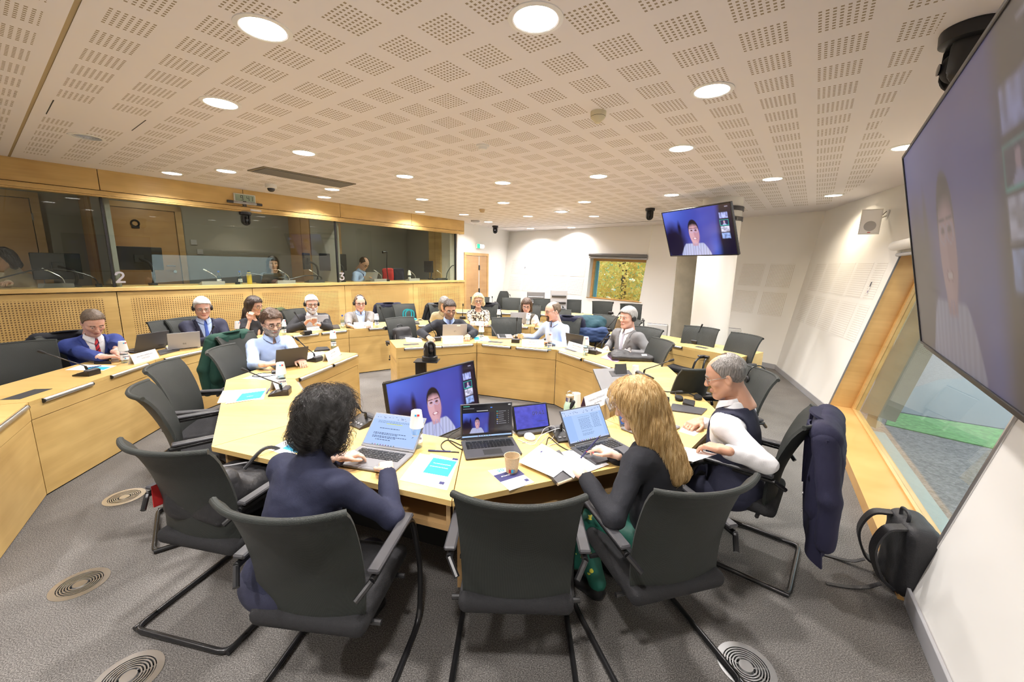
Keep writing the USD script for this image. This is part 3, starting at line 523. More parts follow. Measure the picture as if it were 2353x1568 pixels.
# microphones, consoles and monitors on the booth desk (desk top at 1.40)
def console(s, o, lab, c='dark_grey', arm=1):
    p = bs(s, 1.40, o); t = thing('interpreter_console', lab, 'console', tuple(p), math.atan2(BD[1], BD[0]))
    part(t, 'body', hull([(x, y, z) for x in (-.15, .15) for y, z in ((-.09, 0), (.09, 0), (-.09, .055), (.09, .012))]), c)
    part(t, 'microphone_stem', tube(smoothpath([(.08, -.03, .03), (.06, -.03, .12), (-.02, -.02, .19), (-.06, -.01, .215)], 4), .005, 6), 'aluminium', 40); part(t, 'microphone_head', tube([(-.05, -.012, .21), (-.09, 0, .235)], .009, 8), 'white_plastic', 40)
    return t
console(.25, -.28, 'interpreter console in the left booth in front of the woman in a beige shawl', 'grey_plastic')
console(1.88, -.25, 'silver interpreter console with thin microphone behind the glass right of the numeral 2', 'skirting_grey'); console(2.95, -.22, 'interpreter console beside the yellow bottle in the middle booth', 'skirting_grey'); console(3.5, -.25, 'dark interpreter console left of the numeral 3 in the middle booth')
console(4.85, -.22, 'interpreter console in front of the man writing in the right booth', 'skirting_grey'); console(5.75, -.22, 'interpreter console by the red and navy jacket in the right booth', 'skirting_grey'); console(6.6, -.22, 'interpreter console at the far right end of the booths', 'dark_grey')
def gooselamp(s, o, pts, lab):
    p = bs(s, 1.40, o); t = thing('gooseneck_lamp', lab, 'lamp', tuple(p), math.atan2(BD[1], BD[0])); part(t, 'base', box((0, 0, .02), (.06, .05, .04), .004), 'black_plastic')
    q = smoothpath(pts, 5); part(t, 'neck', tube(q, .009, 6), 'black_plastic', 40); d = (q[-1] - q[-2]) / np.linalg.norm(q[-1] - q[-2]); part(t, 'head', tube([q[-1] - d * .0, q[-1] + d * .02, q[-1] + d * .09], [.014, .022, .028], 10), 'black_plastic', 40)
gooselamp(.62, -.2, [(0, 0, .04), (-.05, 0, .13), (-.25, 0, .21), (-.5, .0, .22), (-.8, 0, .12)], 'black gooseneck lamp bent low in the left booth'); gooselamp(2.2, -.15, [(0, 0, .04), (.03, 0, .13), (.2, 0, .17), (.5, 0, .11), (.62, 0, .10)], 'black gooseneck lamp bent right over the middle booth desk'); gooselamp(3.62, -.2, [(0, 0, .04), (-.04, 0, .11), (-.3, 0, .13), (-.62, 0, .06)], 'black gooseneck lamp bent left beside the big monitors')
gooselamp(5.05, -.15, [(0, 0, .04), (-.02, 0, .3), (.0, 0, .6), (-.02, 0, .62)], 'tall upright gooseneck lamp beside the man writing in the booth'); gooselamp(6.75, -.15, [(0, 0, .04), (.05, 0, .2), (.22, 0, .36), (.35, 0, .3), (.38, 0, .12)], 'black gooseneck lamp arched at the right end of the booths')
def monitor(s, z, o, w, h, yaw, lab, scr=None, tilt=0.0, face=-1):
    """a flat monitor on a jointed arm; its back towards the hall"""
    p = bs(s, 1.40, o); t = thing('booth_monitor', lab, 'monitor', tuple(p), math.atan2(BD[1], BD[0]) + yaw); zc = z - 1.40
    part(t, 'housing', box((0, 0, zc), (w, .035, h), .006, Rx(tilt)), 'black_plastic'); part(t, 'screen', box((0, .019, zc), (w * .95, .004, h * .92), 0, Rx(tilt)), 'black_matte')
    part(t, 'arm', tube(smoothpath([(.10, -.12, 0), (.12, -.16, .12), (.10, -.14, zc * .8), (0, -.03, zc)], 5), .018, 8), 'black_plastic', 40); part(t, 'clamp', box((.10, -.12, .015), (.10, .10, .03), .004), 'black_plastic'); part(t, 'bracket', box((0, -.03, zc), (.11, .03, .11), .004), 'black_plastic')
monitor(.30, 1.66, -.42, .44, .33, .15, 'black monitor seen from behind in the left booth'); monitor(1.12, 1.78, -.55, .52, .33, -.1, 'monitor with dark blue glow behind the numeral 2', tilt=.15); monitor(3.45, 1.79, -.4, .45, .30, .9, 'left of the two big black monitors near the numeral 3'); monitor(3.97, 1.78, -.40, .55, .33, .0, 'right black monitor straddling the booth joint by the numeral 3'); monitor(6.45, 1.72, -.45, .36, .28, 1.45, 'thin monitor seen edge on at the right end of the booths')
# coat hooks on the booth doors
for s, lab in ((1.38, 'black coat hook shape on the middle booth door'), (-.3, 'black coat hook on the left booth door')):
    p = bs(s, 2.36, -1.955); t = thing('coat_hook', lab, 'hook', tuple(p), math.atan2(BD[1], BD[0])); a = np.linspace(.3, 2 * PI - .3, 14); part(t, 'ring', tube(np.c_[.05 * np.sin(a), 0 * a, -.05 * np.cos(a)], .014, 6), 'black_plastic', 40); part(t, 'plate', box((0, 0, -.06), (.10, .02, .04), .004), 'black_plastic')
for s, z in ((2.12, 2.05), (4.3, 2.05), (2.2, 1.88)): single('switch_plate', bslab(s, s + .09, z, z + .09, -2.0, -1.985), 'skirting_grey', 'pale switch plate on the booth back wall, %s' % {2.12: 'right of the middle door', 4.3: 'behind the numeral 3 joint', 2.2: 'lower one right of the middle door'}[s], 'switch')
# clock with sensor bar above the glazing
t = thing('digital_clock', 'white framed digital clock reading 9 41 on the booth fascia', 'clock', tuple(onp(562, 456, bs(0, 0, .02), BN)), math.atan2(BD[1], BD[0]))
part(t, 'case', box((0, .0, 0), (.30, .03, .125), .006), 'white_plastic'); part(t, 'face', box((0, -.017, 0), (.27, .004, .10)), plain('lcd', (.32, .42, .33), .4))
SEG = {'9': 'abcdfg', '4': 'bcfg', '1': 'bc'}; SGP = {'a': ((-1, 2), (1, 2)), 'b': ((1, 2), (1, 0)), 'c': ((1, 0), (1, -2)), 'd': ((-1, -2), (1, -2)), 'e': ((-1, 0), (-1, -2)), 'f': ((-1, 2), (-1, 0)), 'g': ((-1, 0), (1, 0))}
for ch, x in (('9', -.045), ('4', .040), ('1', .090)):
    ms = []
    for g in SEG[ch]:
        (x0, z0), (x1, z1) = SGP[g]; ms.append(box((x + (x0 + x1) / 2 * .014, -.0205, (z0 + z1) / 2 * .017), (abs(x1 - x0) * .012 + .005, .003, abs(z1 - z0) * .0145 + .005)))
    part(t, 'digit', cat(ms), 'ink', label='digit %s' % ch)
t = thing('motion_sensor_bar', 'grey bar with dark ends under the digital clock', 'sensor', tuple(onp(563, 467, bs(0, 0, .05), BN)), math.atan2(BD[1], BD[0])); part(t, 'bar', tube([(-.16, 0, 0), (.16, 0, 0)], .018, 10), 'skirting_grey', 40)
for s in (-1, 1): part(t, 'end_cap', tube([(s * .16, 0, 0), (s * .24, 0, 0)], .021, 10), 'dark_grey', 40)
part(t, 'bracket', box((0, .025, -.01), (.04, .05, .08)), 'dark_grey')
single('paper_note', xf(box((0, 0, 0), (.16, .003, .03)), Rz(math.atan2(BD[1], BD[0])), onp(588, 484, bs(0, 0, .01), BN)), 'paper', 'small white paper strip stuck under the clock', 'paper')
single('card_reader', xf(box((0, 0, 0), (.07, .02, .12), .004), Rz(math.atan2(BD[1], BD[0])), bs(7.10, 1.47, -.03)), 'white_plastic', 'small white card reader on the ledge beside the far door', 'card reader')

for k, s in enumerate((-.6, 1.6, 3.0, 5.4)):
    t = thing('booth_lamp', 'dim round lamp in the booth ceiling, number %s from the left and out of sight' % ('one', 'two', 'three', 'four')[k], 'ceiling light', tuple(bs(s, 2.865, -1.1))); part(t, 'rim', lathe([(.07, 0), (.09, -.006), (.09, 0)], 20), 'white_plastic'); part(t, 'lens', (lambda m: (m[0], m[1][:, ::-1]))(lathe([(0, -.002), (.07, -.002)], 20)), 'lamp_booth')
# ---------------------------------------------------------------- outdoors
plain('mulch', (.21, .19, .195), .95, noise=.35, nscale=30, bump=.02, bscale=60); plain('bank_grass', (.10, .115, .075), .95, noise=.35, nscale=4); plain('lawn', (.13, .27, .10), .9, noise=.3, nscale=20); plain('asphalt', (.15, .165, .18), .9, noise=.06); plain('ledge_concrete', (.22, .32, .36), .8, noise=.05); plain('bark', (.09, .065, .045), .9, noise=.2)
GZ = -.28
struct('ground', prism(Polygon([(-12, -12), (60, -12), (60, 70), (-30, 70), (-30, -12)]), GZ - .3, GZ), 'mulch')
def patch(name, pxs, z, m, th=.02): return struct(name, prism(Polygon([tuple(at(*q, z)[:2]) for q in pxs]).buffer(0), z - th, z), m)
patch('ledge', [(1975, 985), (2033, 995), (2200, 1222), (2120, 1330), (2040, 1200)], GZ + .12, 'ledge_concrete', .4)
patch('lawn_strip', [(2035, 975), (2290, 1032), (2420, 1060), (2420, 1010), (2290, 985), (2048, 946)], GZ + .012, 'lawn')
patch('road', [(2048, 944), (2290, 983), (2450, 1000), (2450, 860), (2160, 872), (2062, 905)], GZ + .012, 'asphalt')
struct('bank', hull([(16, 2, GZ), (12, 16, GZ), (40, 10, 8), (36, 30, 8), (60, 0, 8), (40, 40, GZ), (60, 0, GZ)]), 'bank_grass')
p = at(2010, 1005, GZ); struct('outer_post', hull([onp(2058, 770, p, n4) + o for o in (V(0, 0, 0), V(.12, .06, 0), V(0, .15, 0))] + [onp(2012, 985, p, n4) + o for o in (V(0, 0, 0), V(.12, .06, 0), V(0, .15, 0))]), 'concrete')
rng = np.random.default_rng(5)
def leafmat(name, stops):
    mat(name, {'i': ('geometry', {}), 'n': ('noise_texture', {'scale': 5.5, 'detail': 2, 'roughness': .75}), 'r': ('rgb_ramp', {'ramp': stops}), 'd': ('diffuse_bsdf', {}), 't': ('translucent_bsdf', {}), 'm': ('mix_closure', {'fac': .5})}, [('i.position', 'n.vector'), ('n.fac', 'r.fac'), ('r.color', 'd.color'), ('r.color', 't.color'), ('d.BSDF', 'm.closure1'), ('t.BSDF', 'm.closure2')], 'm.closure')
leafmat('leaf_yellow', [(.3, (.55, .66, .22)), (.45, (.88, .76, .26)), (.58, (.92, .66, .22)), (.72, (.80, .45, .15))]); leafmat('leaf_green', [(.3, (.16, .46, .30)), (.5, (.30, .64, .38)), (.7, (.52, .80, .48))]); leafmat('leaf_blue_green', [(.3, (.12, .42, .36)), (.5, (.24, .58, .46)), (.7, (.46, .76, .58))])
def foliage(c, r, n, size, seed):
    """n leaves clustered in clumps through the crown"""
    g = np.random.default_rng(seed); k = 60; d = g.normal(size=(k, 3)); d /= np.linalg.norm(d, axis=1, keepdims=True); cl = d * (g.uniform(.35, 1, (k, 1)) ** .6); w = g.integers(0, k, n)
    P = np.asarray(c) + (cl[w] + g.normal(size=(n, 3)) * .17) * np.asarray(r); a = g.normal(size=(n, 3)); a /= np.linalg.norm(a, axis=1, keepdims=True); b = np.cross(a, g.normal(size=(n, 3))); b /= np.linalg.norm(b, axis=1, keepdims=True)
    s = size * g.uniform(.6, 1.3, (n, 1)); cN = np.cross(a, b) * .15; pts = np.stack([P - a * s, P - a * .15 * s + b * s * .55 + cN * s, P + a * s, P - a * .15 * s - b * s * .55 + cN * s], 1).reshape(-1, 3); i = np.arange(n)[:, None] * 4
    return pts, np.vstack([i + [0, 1, 2], i + [0, 2, 3]])
def tree(x, y, h, r, n, size, m, lab, seed, zc=None, grp=None):
    t = thing('tree', lab, 'tree', (x, y, GZ), group=grp); g = np.random.default_rng(seed); zc = zc or h * .6
    part(t, 'trunk', tube(smoothpath([(0, 0, 0), (.1, .05, h * .3), (0, 0, h * .7)], 5), np.linspace(.16, .04, 11), 8), 'bark', 40)
    for k in range(5):
        a = g.uniform(0, 2 * PI); z0 = h * g.uniform(.3, .6); part(t, 'branch', tube(smoothpath([(0, 0, z0), (math.cos(a) * r * .4, math.sin(a) * r * .4, z0 + .5), (math.cos(a) * r * .8, math.sin(a) * r * .8, z0 + 1.2)], 4), np.linspace(.06, .015, 9), 6), 'bark', 40)
    part(t, 'foliage', foliage((0, 0, zc), (r, r, h * .48), n, size, seed), m, kind='stuff')
tree(4.55, 17.0, 6.0, 2.1, 17000, .075, 'leaf_yellow', 'autumn tree with yellow and orange leaves outside the back window', 3, 2.3)
for i, (x, y, h, r, m, lab) in enumerate(((8.6, 20.5, 7, 2.6, 'leaf_green', 'green tree right of the yellow tree outside the back window'), (11.2, 24.5, 8, 3.2, 'leaf_blue_green', 'bluish green tree at the right of the back window'), (6.8, 26, 9, 3.5, 'leaf_green', 'tall green tree standing behind the yellow tree'), (13.5, 22.5, 7, 2.8, 'leaf_green', 'green tree next to the concrete column seen through the window'), (10, 30, 10, 4.2, 'leaf_blue_green', 'farthest dark green tree behind the others'), (3.2, 27, 9, 3.5, 'leaf_green', 'green tree behind and left of the yellow tree'), (9.7, 18.6, 2.6, 1.7, 'leaf_blue_green', 'low green bush below the trees'), (12.8, 20, 2.6, 1.8, 'leaf_green', 'low bush by the right edge of the back window'))):
    tree(x, y, h, r, 10000, .10, m, lab, 20 + i, h * .45)
# ---------------------------------------------------------------- conference tables: an inner ring and an outer arc
def off(poly, d):
    """open polyline offset to the left by d, mitred"""
    p = [V(*q[:2]) for q in poly]; n = []
    for a, b in zip(p, p[1:]): e = (b - a) / np.linalg.norm(b - a); n.append(V(-e[1], e[0]))
    out = [p[0] + n[0] * d]
    for i in range(1, len(p) - 1): m = n[i - 1] + n[i]; m /= np.linalg.norm(m); out.append(p[i] + m * d / (m @ n[i]))
    return out + [p[-1] + n[-1] * d]
TZ = .74
def table(lab, a, b, oa, ob, top='wood_top', bars=(), flaps=(), endA=False, endB=False, grp=None, tagA=False):
    """one table: working front a->b faces the room's middle, sitters at oa->ob"""
    a, b, oa, ob = (V(*q[:2]) for q in (a, b, oa, ob)); c = (a + b + oa + ob) / 4; t = thing('conference_table', lab, 'table', (c[0], c[1], 0), group=grp)
    sh = lambda p, k=.003: p + (c - p) / np.linalg.norm(c - p) * k
    P_ = lambda n, m, mt, **k: part(t, n, m, mt, world=True, **k)
    A, B, OA, OB = map(sh, (a, b, oa, ob)); e = (b - a) / np.linalg.norm(b - a); n = V(-e[1], e[0]); n = n if n @ (oa - a) > 0 else -n; sd = 1 if n @ V(-e[1], e[0]) > 0 else -1
    P_('tabletop', hull([(q[0], q[1], z) for q in (A, B, OB, OA) for z in (TZ - .028, TZ)]), top)
    P_('apron', obox(A, B, .605, TZ - .0285, .02, sd), 'wood_panel'); P_('front_panel', obox(A + n * .003, B + n * .003, .012, .60, .02, sd), 'wood_panel'); P_('base_gap', obox(A + n * .012, B + n * .012, 0, .66, .012, sd), 'black_matte')
    ia, ib = A + (OA - A) * .06, B + (OB - B) * .06; ja, jb = A + (OA - A) * .90, B + (OB - B) * .90
    P_('shelf', hull([(q[0], q[1], z) for q in (ia, ib, jb, ja) for z in (.535, .563)]), 'wood_edge')
    for k, (p, q) in enumerate(((ia, ja), (ib, jb))):
        if (endA, endB)[k]: continue
        P_('divider', obox(p + e * (.005 if k == 0 else -.025), q + e * (.005 if k == 0 else -.025), .563, TZ - .029, .02, 0), 'wood_edge'); P_('leg_panel', obox(p, p + (q - p) * .5, 0, .535, .02, 0), 'wood_edge')
    m = (ia + ib) / 2; P_('cable_box', hull([(q[0], q[1], z) for q in (m - e * .30, m + e * .30, m + e * .30 + n * .34, m - e * .30 + n * .34) for z in (.60, .709)]), 'black_plastic')
    if endA: P_('end_panel', obox(A, OA, 0, TZ - .0285, .022, -sd if False else (1 if np.cross(OA - A, c - A) > 0 else -1)), 'wood_panel')
    if endB: P_('end_panel', obox(B, OB, 0, TZ - .0285, .022, (1 if np.cross(OB - B, c - B) > 0 else -1)), 'wood_panel')
    L = np.linalg.norm(b - a)
    for s0, s1 in bars:
        p, q = a + e * s0 * L - n * .004, a + e * s1 * L - n * .004
        r = P_('rail', tube([(p[0], p[1], TZ - .022), (q[0], q[1], TZ - .022)], .017, 12), 'aluminium', smooth=40)
        for w, d in ((p, -e), (q, e)): P_('rail_cap', tube([(w[0], w[1], TZ - .022), (w[0] + d[0] * .008, w[1] + d[1] * .008, TZ - .022)], .0175, 10), 'black_plastic')
    for s, dd, w, h in flaps:
        p = a + e * s * L + n * dd; P_('cable_flap', hull([(q[0], q[1], z) for q in (p, p + e * w, p + e * w + n * h, p + n * h) for z in (TZ - .001, TZ + .002)]), 'dark_grey')
    return t
DEP = .59
v1, v2, v3, v4, v5, v6 = V(-2.52, 3.42), V(-1.69, 2.12), V(-.255, 1.635), V(1.02, 2.16), V(1.54, 2.76), V(1.70, 4.26)
ringo = [v1, v2, v3, v4, v5, v6]; ringi = off(ringo, DEP)
LT = [V(-1.795, 4.59), V(-1.945, 3.49)]; ringi[0] = LT[1]; LTo = [LT[0] + (v1 - LT[1]) * V(1, 1), v1]; LTo[0] = V(-2.37, 4.70)
Ei = [V(1.09, 4.13), V(.565, 5.02), V(-.478, 5.37), V(-1.45, 4.925)]; Eo = off(Ei, -DEP); Eo[0] = v6
if np.linalg.norm(Eo[1]) < np.linalg.norm(Ei[1]): Eo = off(Ei, DEP); Eo[0] = v6
ringi[-1] = Ei[0]
IR = 'tables of the inner ring'
table('ring table at left with the bearded man in pale blue at its laptop', LT[1], LT[0], LTo[1], LTo[0], 'wood_top_b', [(.05, .50), (.54, .96)], [(.76, .14, .16, .09)], endB=True)
table('ring table at left with papers, a place card and a long gooseneck microphone, nobody seated', ringi[1], LT[1], v2, v1, 'wood_top', [(.08, .47), (.53, .92)], [(.82, .10, .12, .10)])
table('ring table at which the woman in navy with black hair types', ringi[1], ringi[2], v2, v3, 'wood_top_c', [(.1, .45), (.55, .9)])
table('ring table in front, with the kraft paper cup and the central black laptop', ringi[2], ringi[3], v3, v4, 'wood_top_d', [(.1, .45), (.55, .9)])
table('short ring table between the blonde woman and the man in a waistcoat', ringi[3], ringi[4], v4, v5, 'wood_top')
table('ring table at right with headphones, in front of the man in a waistcoat', ringi[4], Ei[0], v5, v6, 'wood_top_b', [(.55, .92)])
table('ring table at which the man in the grey suit sits sideways', Ei[0], Ei[1], v6, Eo[1], 'wood_top_c', [(.05, .46), (.52, .93)], [(.80, .13, .22, .09)])
table('ring table at which the balding man in pale blue sits, laptop turned sideways', Ei[1], Ei[2], Eo[1], Eo[2], 'wood_top', [(.10, .48), (.56, .92)], [(.72, .12, .2, .09)])
table('ring table at which the man in the dark sweater sits, beside a backpack chair', Ei[2], Ei[3], Eo[2], Eo[3], 'wood_top_d', [(.06, .45), (.46, .90)], [(.70, .13, .20, .09)], endB=True)
# outer arc along the booths
O = [at(-160, 1095, TZ)[:2], at(65, 925, TZ)[:2], at(357, 827, TZ)[:2], V(-3.60, 5.05), V(-3.16, 5.62), V(-2.59, 6.28), V(-1.72, 6.88), V(-.73, 7.15), V(.32, 6.98), V(1.32, 6.60), V(2.01, 5.90), V(2.80, 4.79)]
Oo = off(O, DEP)
OLB = ['outer table at the far left edge, cut by the frame', 'outer table in front of the man in the blue suit with red tie', 'outer table of the white-haired man in navy with headphones', 'short outer table behind the bearded man, beside the green coats', 'outer table of the man with white beard and headphones', 'outer table of the man in grey suit with headphones', 'outer table of the grey-haired woman leaning down', 'outer table of the blonde woman in the patterned blouse', 'outer table of the woman in the waistcoat behind the silver laptop', 'empty outer table behind the teal parka', 'outer table at right with one microphone, in front of the white column']
OB_ = [[(.1, .5), (.55, .95)], [(.08, .40), (.56, .90)], [(.10, .55)], [(.1, .9)], [(.05, .45), (.52, .95)], [(.3, .9)], [(.1, .9)], [(.1, .5), (.55, .95)], [(.08, .9)], [(.3, .7)], [(.08, .42)]]
OF_ = [[], [(.06, .12, .26, .12)], [], [], [], [], [], [], [], [], [(.50, .12, .16, .08)]]
for i in range(11): table(OLB[i], O[i], O[i + 1], Oo[i], Oo[i + 1], ('wood_top', 'wood_top_b', 'wood_top_c', 'wood_top_d')[(i + 1) % 4], OB_[i], OF_[i], endB=i == 10)
# third row at the back
R3 = [V(-1.35, 9.0), V(-.33, 9.0), V(.55, 8.95), V(1.40, 8.66), V(2.10, 8.15)]; R3o = off(R3, DEP)
for i, lab in enumerate(('back row table behind the grey-haired woman', 'back row table behind the blonde woman', 'back row table behind the brown-haired woman', 'back row table right of the balding man')): table(lab, R3[i], R3[i + 1], R3o[i], R3o[i + 1], 'wood_top', [(.1, .9)])
# ---------------------------------------------------------------- chairs
mat('chair_mesh', {'t': ('texture_coordinate', {}), 'w': ('wave_texture', {'scale': 150, 'bands_direction': 'x'}), 'w2': ('wave_texture', {'scale': 150, 'bands_direction': 'z'}), 'mx': ('math', {'math_type': 'multiply'}), 'r': ('rgb_ramp', {'ramp': [(.0, (.006, .009, .007)), (.6, (.017, .022, .017)), (1, (.036, .043, .036))]}), 'p': ('principled_bsdf', {'roughness': .55, 'sheen_weight': .04}), 'b': ('bump', {'distance': .0008})},
    [('t.object', 'w.vector'), ('t.object', 'w2.vector'), ('w.fac', 'mx.value1'), ('w2.fac', 'mx.value2'), ('mx.value', 'r.fac'), ('r.color', 'p.base_color'), ('mx.value', 'b.height'), ('b.normal', 'p.normal')])
plain('seat_fabric', (.016, .016, .018), .9, bump=.002, bscale=400); plain('tube_black', (.014, .014, .015), .28); plain('arm_grey', (.045, .045, .05), .35)
def make_chair(lab, loc, rz):
    t = thing('conference_chair', lab, 'chair', loc, rz)
    def back(u, v):
        x = (u - .5) * (.435 + .045 * v); z = .40 + .575 * v; y = -.205 - .15 * v ** 1.4 - .03 * np.sin(v * PI) * -1 + .080 * (abs(2 * u - 1) ** 2.2) * (.35 + .65 * v) - .02 * (v > .9) * (v - .9) * 10
        return np.stack([x, y, z], -1)
    part(t, 'backrest', shell(back, 17, 15, .016), 'chair_mesh', 50)
    rim = [back(np.array(u), np.array(1.0)) for u in np.linspace(0, 1, 17)]; part(t, 'top_roll', tube(np.array(rim) + V(0, .008, 0), .0135, 8), 'chair_mesh', 50)
    s = Sdf3((-.30, -.30, .36), (.30, .30, .52), .0125); s.bx((0, .01, .435), (.235, .235, .038), .034); s.ell((0, -.02, .50), (.22, .25, .035), .03, 's'); part(t, 'seat', s.mesh(), 'seat_fabric', True)
    for sx in (-1, 1):
        X = sx * .268; p = roundpath([(X, -.34, .017), (X, .27, .017), (X, .30, .30), (X, .20, .655), (X, -.20, .645)], .10, 7); part(t, 'side_frame', tube(p, .0135, 10), 'tube_black', 40)
        part(t, 'armrest', box((X, -.01, .672), (.048, .36, .020), .006), 'arm_grey'); part(t, 'arm_bracket', tube([(X, -.20, .645), (X * .86, -.25, .60)], .012, 8), 'tube_black')
    part(t, 'rear_runner', tube(roundpath([(-.268, -.24, .017), (-.268, -.34, .017), (.268, -.34, .017), (.268, -.24, .017)], .09, 7), .0135, 10), 'tube_black', 40)
    part(t, 'seat_rail', tube([(-.268, .10, .41), (.268, .10, .41)], .011, 8), 'tube_black'); part(t, 'seat_rail', tube([(-.268, -.14, .41), (.268, -.14, .41)], .011, 8), 'tube_black')
    return t.GetPrim()
CH = {}
def chair_at(name, top_px, toward, lab, z=.97, grp=None, loc=None):
    """chair whose back's top centre is seen at top_px, facing the point toward"""
    p = at(*top_px, z)[:2] if loc is None else V(*loc); d = V(*toward) - p; d /= np.linalg.norm(d); s = p + d * .345 if loc is None else p
    rz = face(*d)
    if not CH: CH[name] = make_chair(lab, (s[0], s[1], 0), rz); tag(CH[name], group=grp)
    else: CH[name] = dup(list(CH.values())[0], (s[0], s[1], 0), rz, lab, grp).GetPrim()
CTR = V(-.35, 3.55)
chair_at('front', (1193, 1163), (.05, 2.6), 'empty black mesh chair in the very front, its back to the camera')
chair_at('woman', (612, 1192), (-.62, 2.5), 'black mesh chair of the woman in navy, front left')
chair_at('blonde', (1652, 1132), (.42, 2.6), 'black mesh chair of the blonde woman, front right')
chair_at('vest', (1885, 968), (1.0, 2.75), 'black mesh chair with a navy suit jacket hung over its back', z=.96)
chair_at('bag', (342, 1040), (-1.3, 2.7), 'black mesh chair holding a black leather bag on its seat, left foreground')
chair_at('left2', (306, 900), (-1.75, 2.85), 'second empty black mesh chair along the left side of the ring')
chair_at('left3', (356, 842), (-2.0, 3.2), 'third empty black mesh chair along the left side of the ring')
chair_at('left4', (495, 806), (-1.9, 3.75), 'empty chair at left directly beside the bearded man in pale blue', z=.96)
chair_at('luc', None, (-1.85, 4.1), 'chair with dark green coat, under the bearded man in pale blue', loc=(-2.75, 4.28))
chair_at('ol1', (40, 790), (-3.4, 2.9), 'empty black mesh chair at the left edge of the picture')
chair_at('ol2', (150, 770), (-3.5, 3.6), 'black mesh chair with a black jacket, under the man in the blue suit')
chair_at('ol3', (385, 738), (-3.5, 4.7), 'empty black mesh chair behind, left of the white-haired man')
chair_at('ol4', None, (-3.3, 5.3), 'chair of the white-haired man in navy', loc=(-4.25, 5.42))
chair_at('ol5', None, (-2.95, 5.9), 'chair with an olive jacket under the dark-haired woman', loc=(-3.72, 6.42))
chair_at('ol6', (667, 713), (-2.2, 6.3), 'chair peeping out left of the man with the white beard')
chair_at('ol7', None, (-1.9, 6.7), 'chair with a navy coat under the man in grey with headphones', loc=(-2.35, 7.72))
chair_at('ol8', (924, 703), (-1.2, 6.9), 'empty chair carrying a turquoise handbag', z=.95)
chair_at('in1', (914, 735), (-.95, 5.2), 'chair holding a black backpack at the back of the ring', z=.95)
chair_at('in2', (1163, 735), (.0, 5.25), 'empty chair between the man in the dark sweater and the balding man', z=.95)
chair_at('in3', None, (.45, 5.2), 'chair of the balding man in pale blue with a navy jacket', loc=(.78, 6.15))
chair_at('in4', None, (.9, 4.8), 'chair of the man in the grey suit', loc=(1.62, 5.28))
chair_at('in5', (1533, 786), (1.2, 4.4), 'empty chair right of the man in the grey suit')
chair_at('in6', (1627, 852), (1.4, 3.7), 'empty chair half hidden behind the head of the man in a waistcoat', z=.96)
chair_at('in7', (1757, 868), (1.55, 3.15), 'chair with headphones hanging on it behind the man in a waistcoat', z=.93)
chair_at('r1', (1615, 754), (2.35, 5.3), 'empty chair in front of the white column', z=.97)
chair_at('r2', (1723, 772), (2.6, 4.9), 'empty chair at the right end of the outer arc', z=.97)
chair_at('r3', (1466, 740), (1.7, 6.2), 'empty chair directly behind the grey suit', z=.96)
chair_at('r4', (1395, 728), (1.3, 6.5), 'empty chair behind the teal parka', z=.96)
chair_at('m1', (1283, 716), (.9, 6.8), 'empty chair just right of the balding head', z=.95)
chair_at('m2', None, (-.75, 6.9), 'chair of the grey-haired woman with a black coat on it', loc=(-1.35, 7.95))
chair_at('m3', None, (-.45, 7.0), 'chair with a dark jacket under the blonde woman in the patterned blouse', loc=(-.52, 8.12))
chair_at('m4', None, (.1, 7.0), 'chair of the woman in the waistcoat', loc=(.30, 7.98))
chair_at('b1', (1103, 686), (-.7, 8.8), 'back row chair behind the blonde woman', z=.95)
chair_at('b2', (1174, 688), (.1, 8.7), 'back row chair left of the brown-haired woman', z=.95)
chair_at('b3', (1247, 690), (.8, 8.5), 'back row chair behind the balding man', z=.95)
chair_at('b4', (1313, 692), (1.4, 8.3), 'back row chair right of the metal shutter box', z=.95)
chair_at('b5', (1384, 696), (1.9, 8.2), 'back row chair below the left part of the window', z=.95)
chair_at('b6', (1450, 702), (2.4, 8.0), 'back row chair below the right part of the window', z=.95)
chair_at('b7', (1153, 672), (0.6, 9.4), 'single chair turned sideways by the back wall', z=.95)
# ---------------------------------------------------------------- people
def skinmat(n, c): return mat(n, {'p': ('principled_bsdf', {'base_color': c, 'roughness': .48, 'specular_ior_level': .35, 'subsurface_weight': .12, 'subsurface_radius': (.012, .005, .003), 'subsurface_scale': 1.0})})
skinmat('skin_fair', (.68, .44, .34)); skinmat('skin_pink', (.70, .41, .32)); skinmat('skin_tan', (.55, .31, .21)); skinmat('skin_warm', (.62, .37, .265)); skinmat('lip', (.50, .20, .17)); plain('nail_red', (.55, .01, .03), .25)
plain('eye_white', (.72, .70, .67), .25); plain('iris', (.05, .035, .025), .2); plain('frame_dark', (.02, .017, .016), .3); plain('frame_metal', (.35, .33, .30), .3, .9)
def hairmat(n, c, c2, rough=.45, st=(55, 55, 9)): return mat(n, {'t': ('texture_coordinate', {}), 'm': ('mapping', {'scale': st}), 'n': ('noise_texture', {'scale': 3.0, 'detail': 3}), 'r': ('rgb_ramp', {'ramp': [(.3, c), (.7, c2)]}), 'p': ('principled_bsdf', {'roughness': rough}), 'b': ('bump', {'distance': .004})}, [('t.object', 'm.vector'), ('m.vector', 'n.vector'), ('n.fac', 'r.fac'), ('r.color', 'p.base_color'), ('n.fac', 'b.height'), ('b.normal', 'p.normal')])
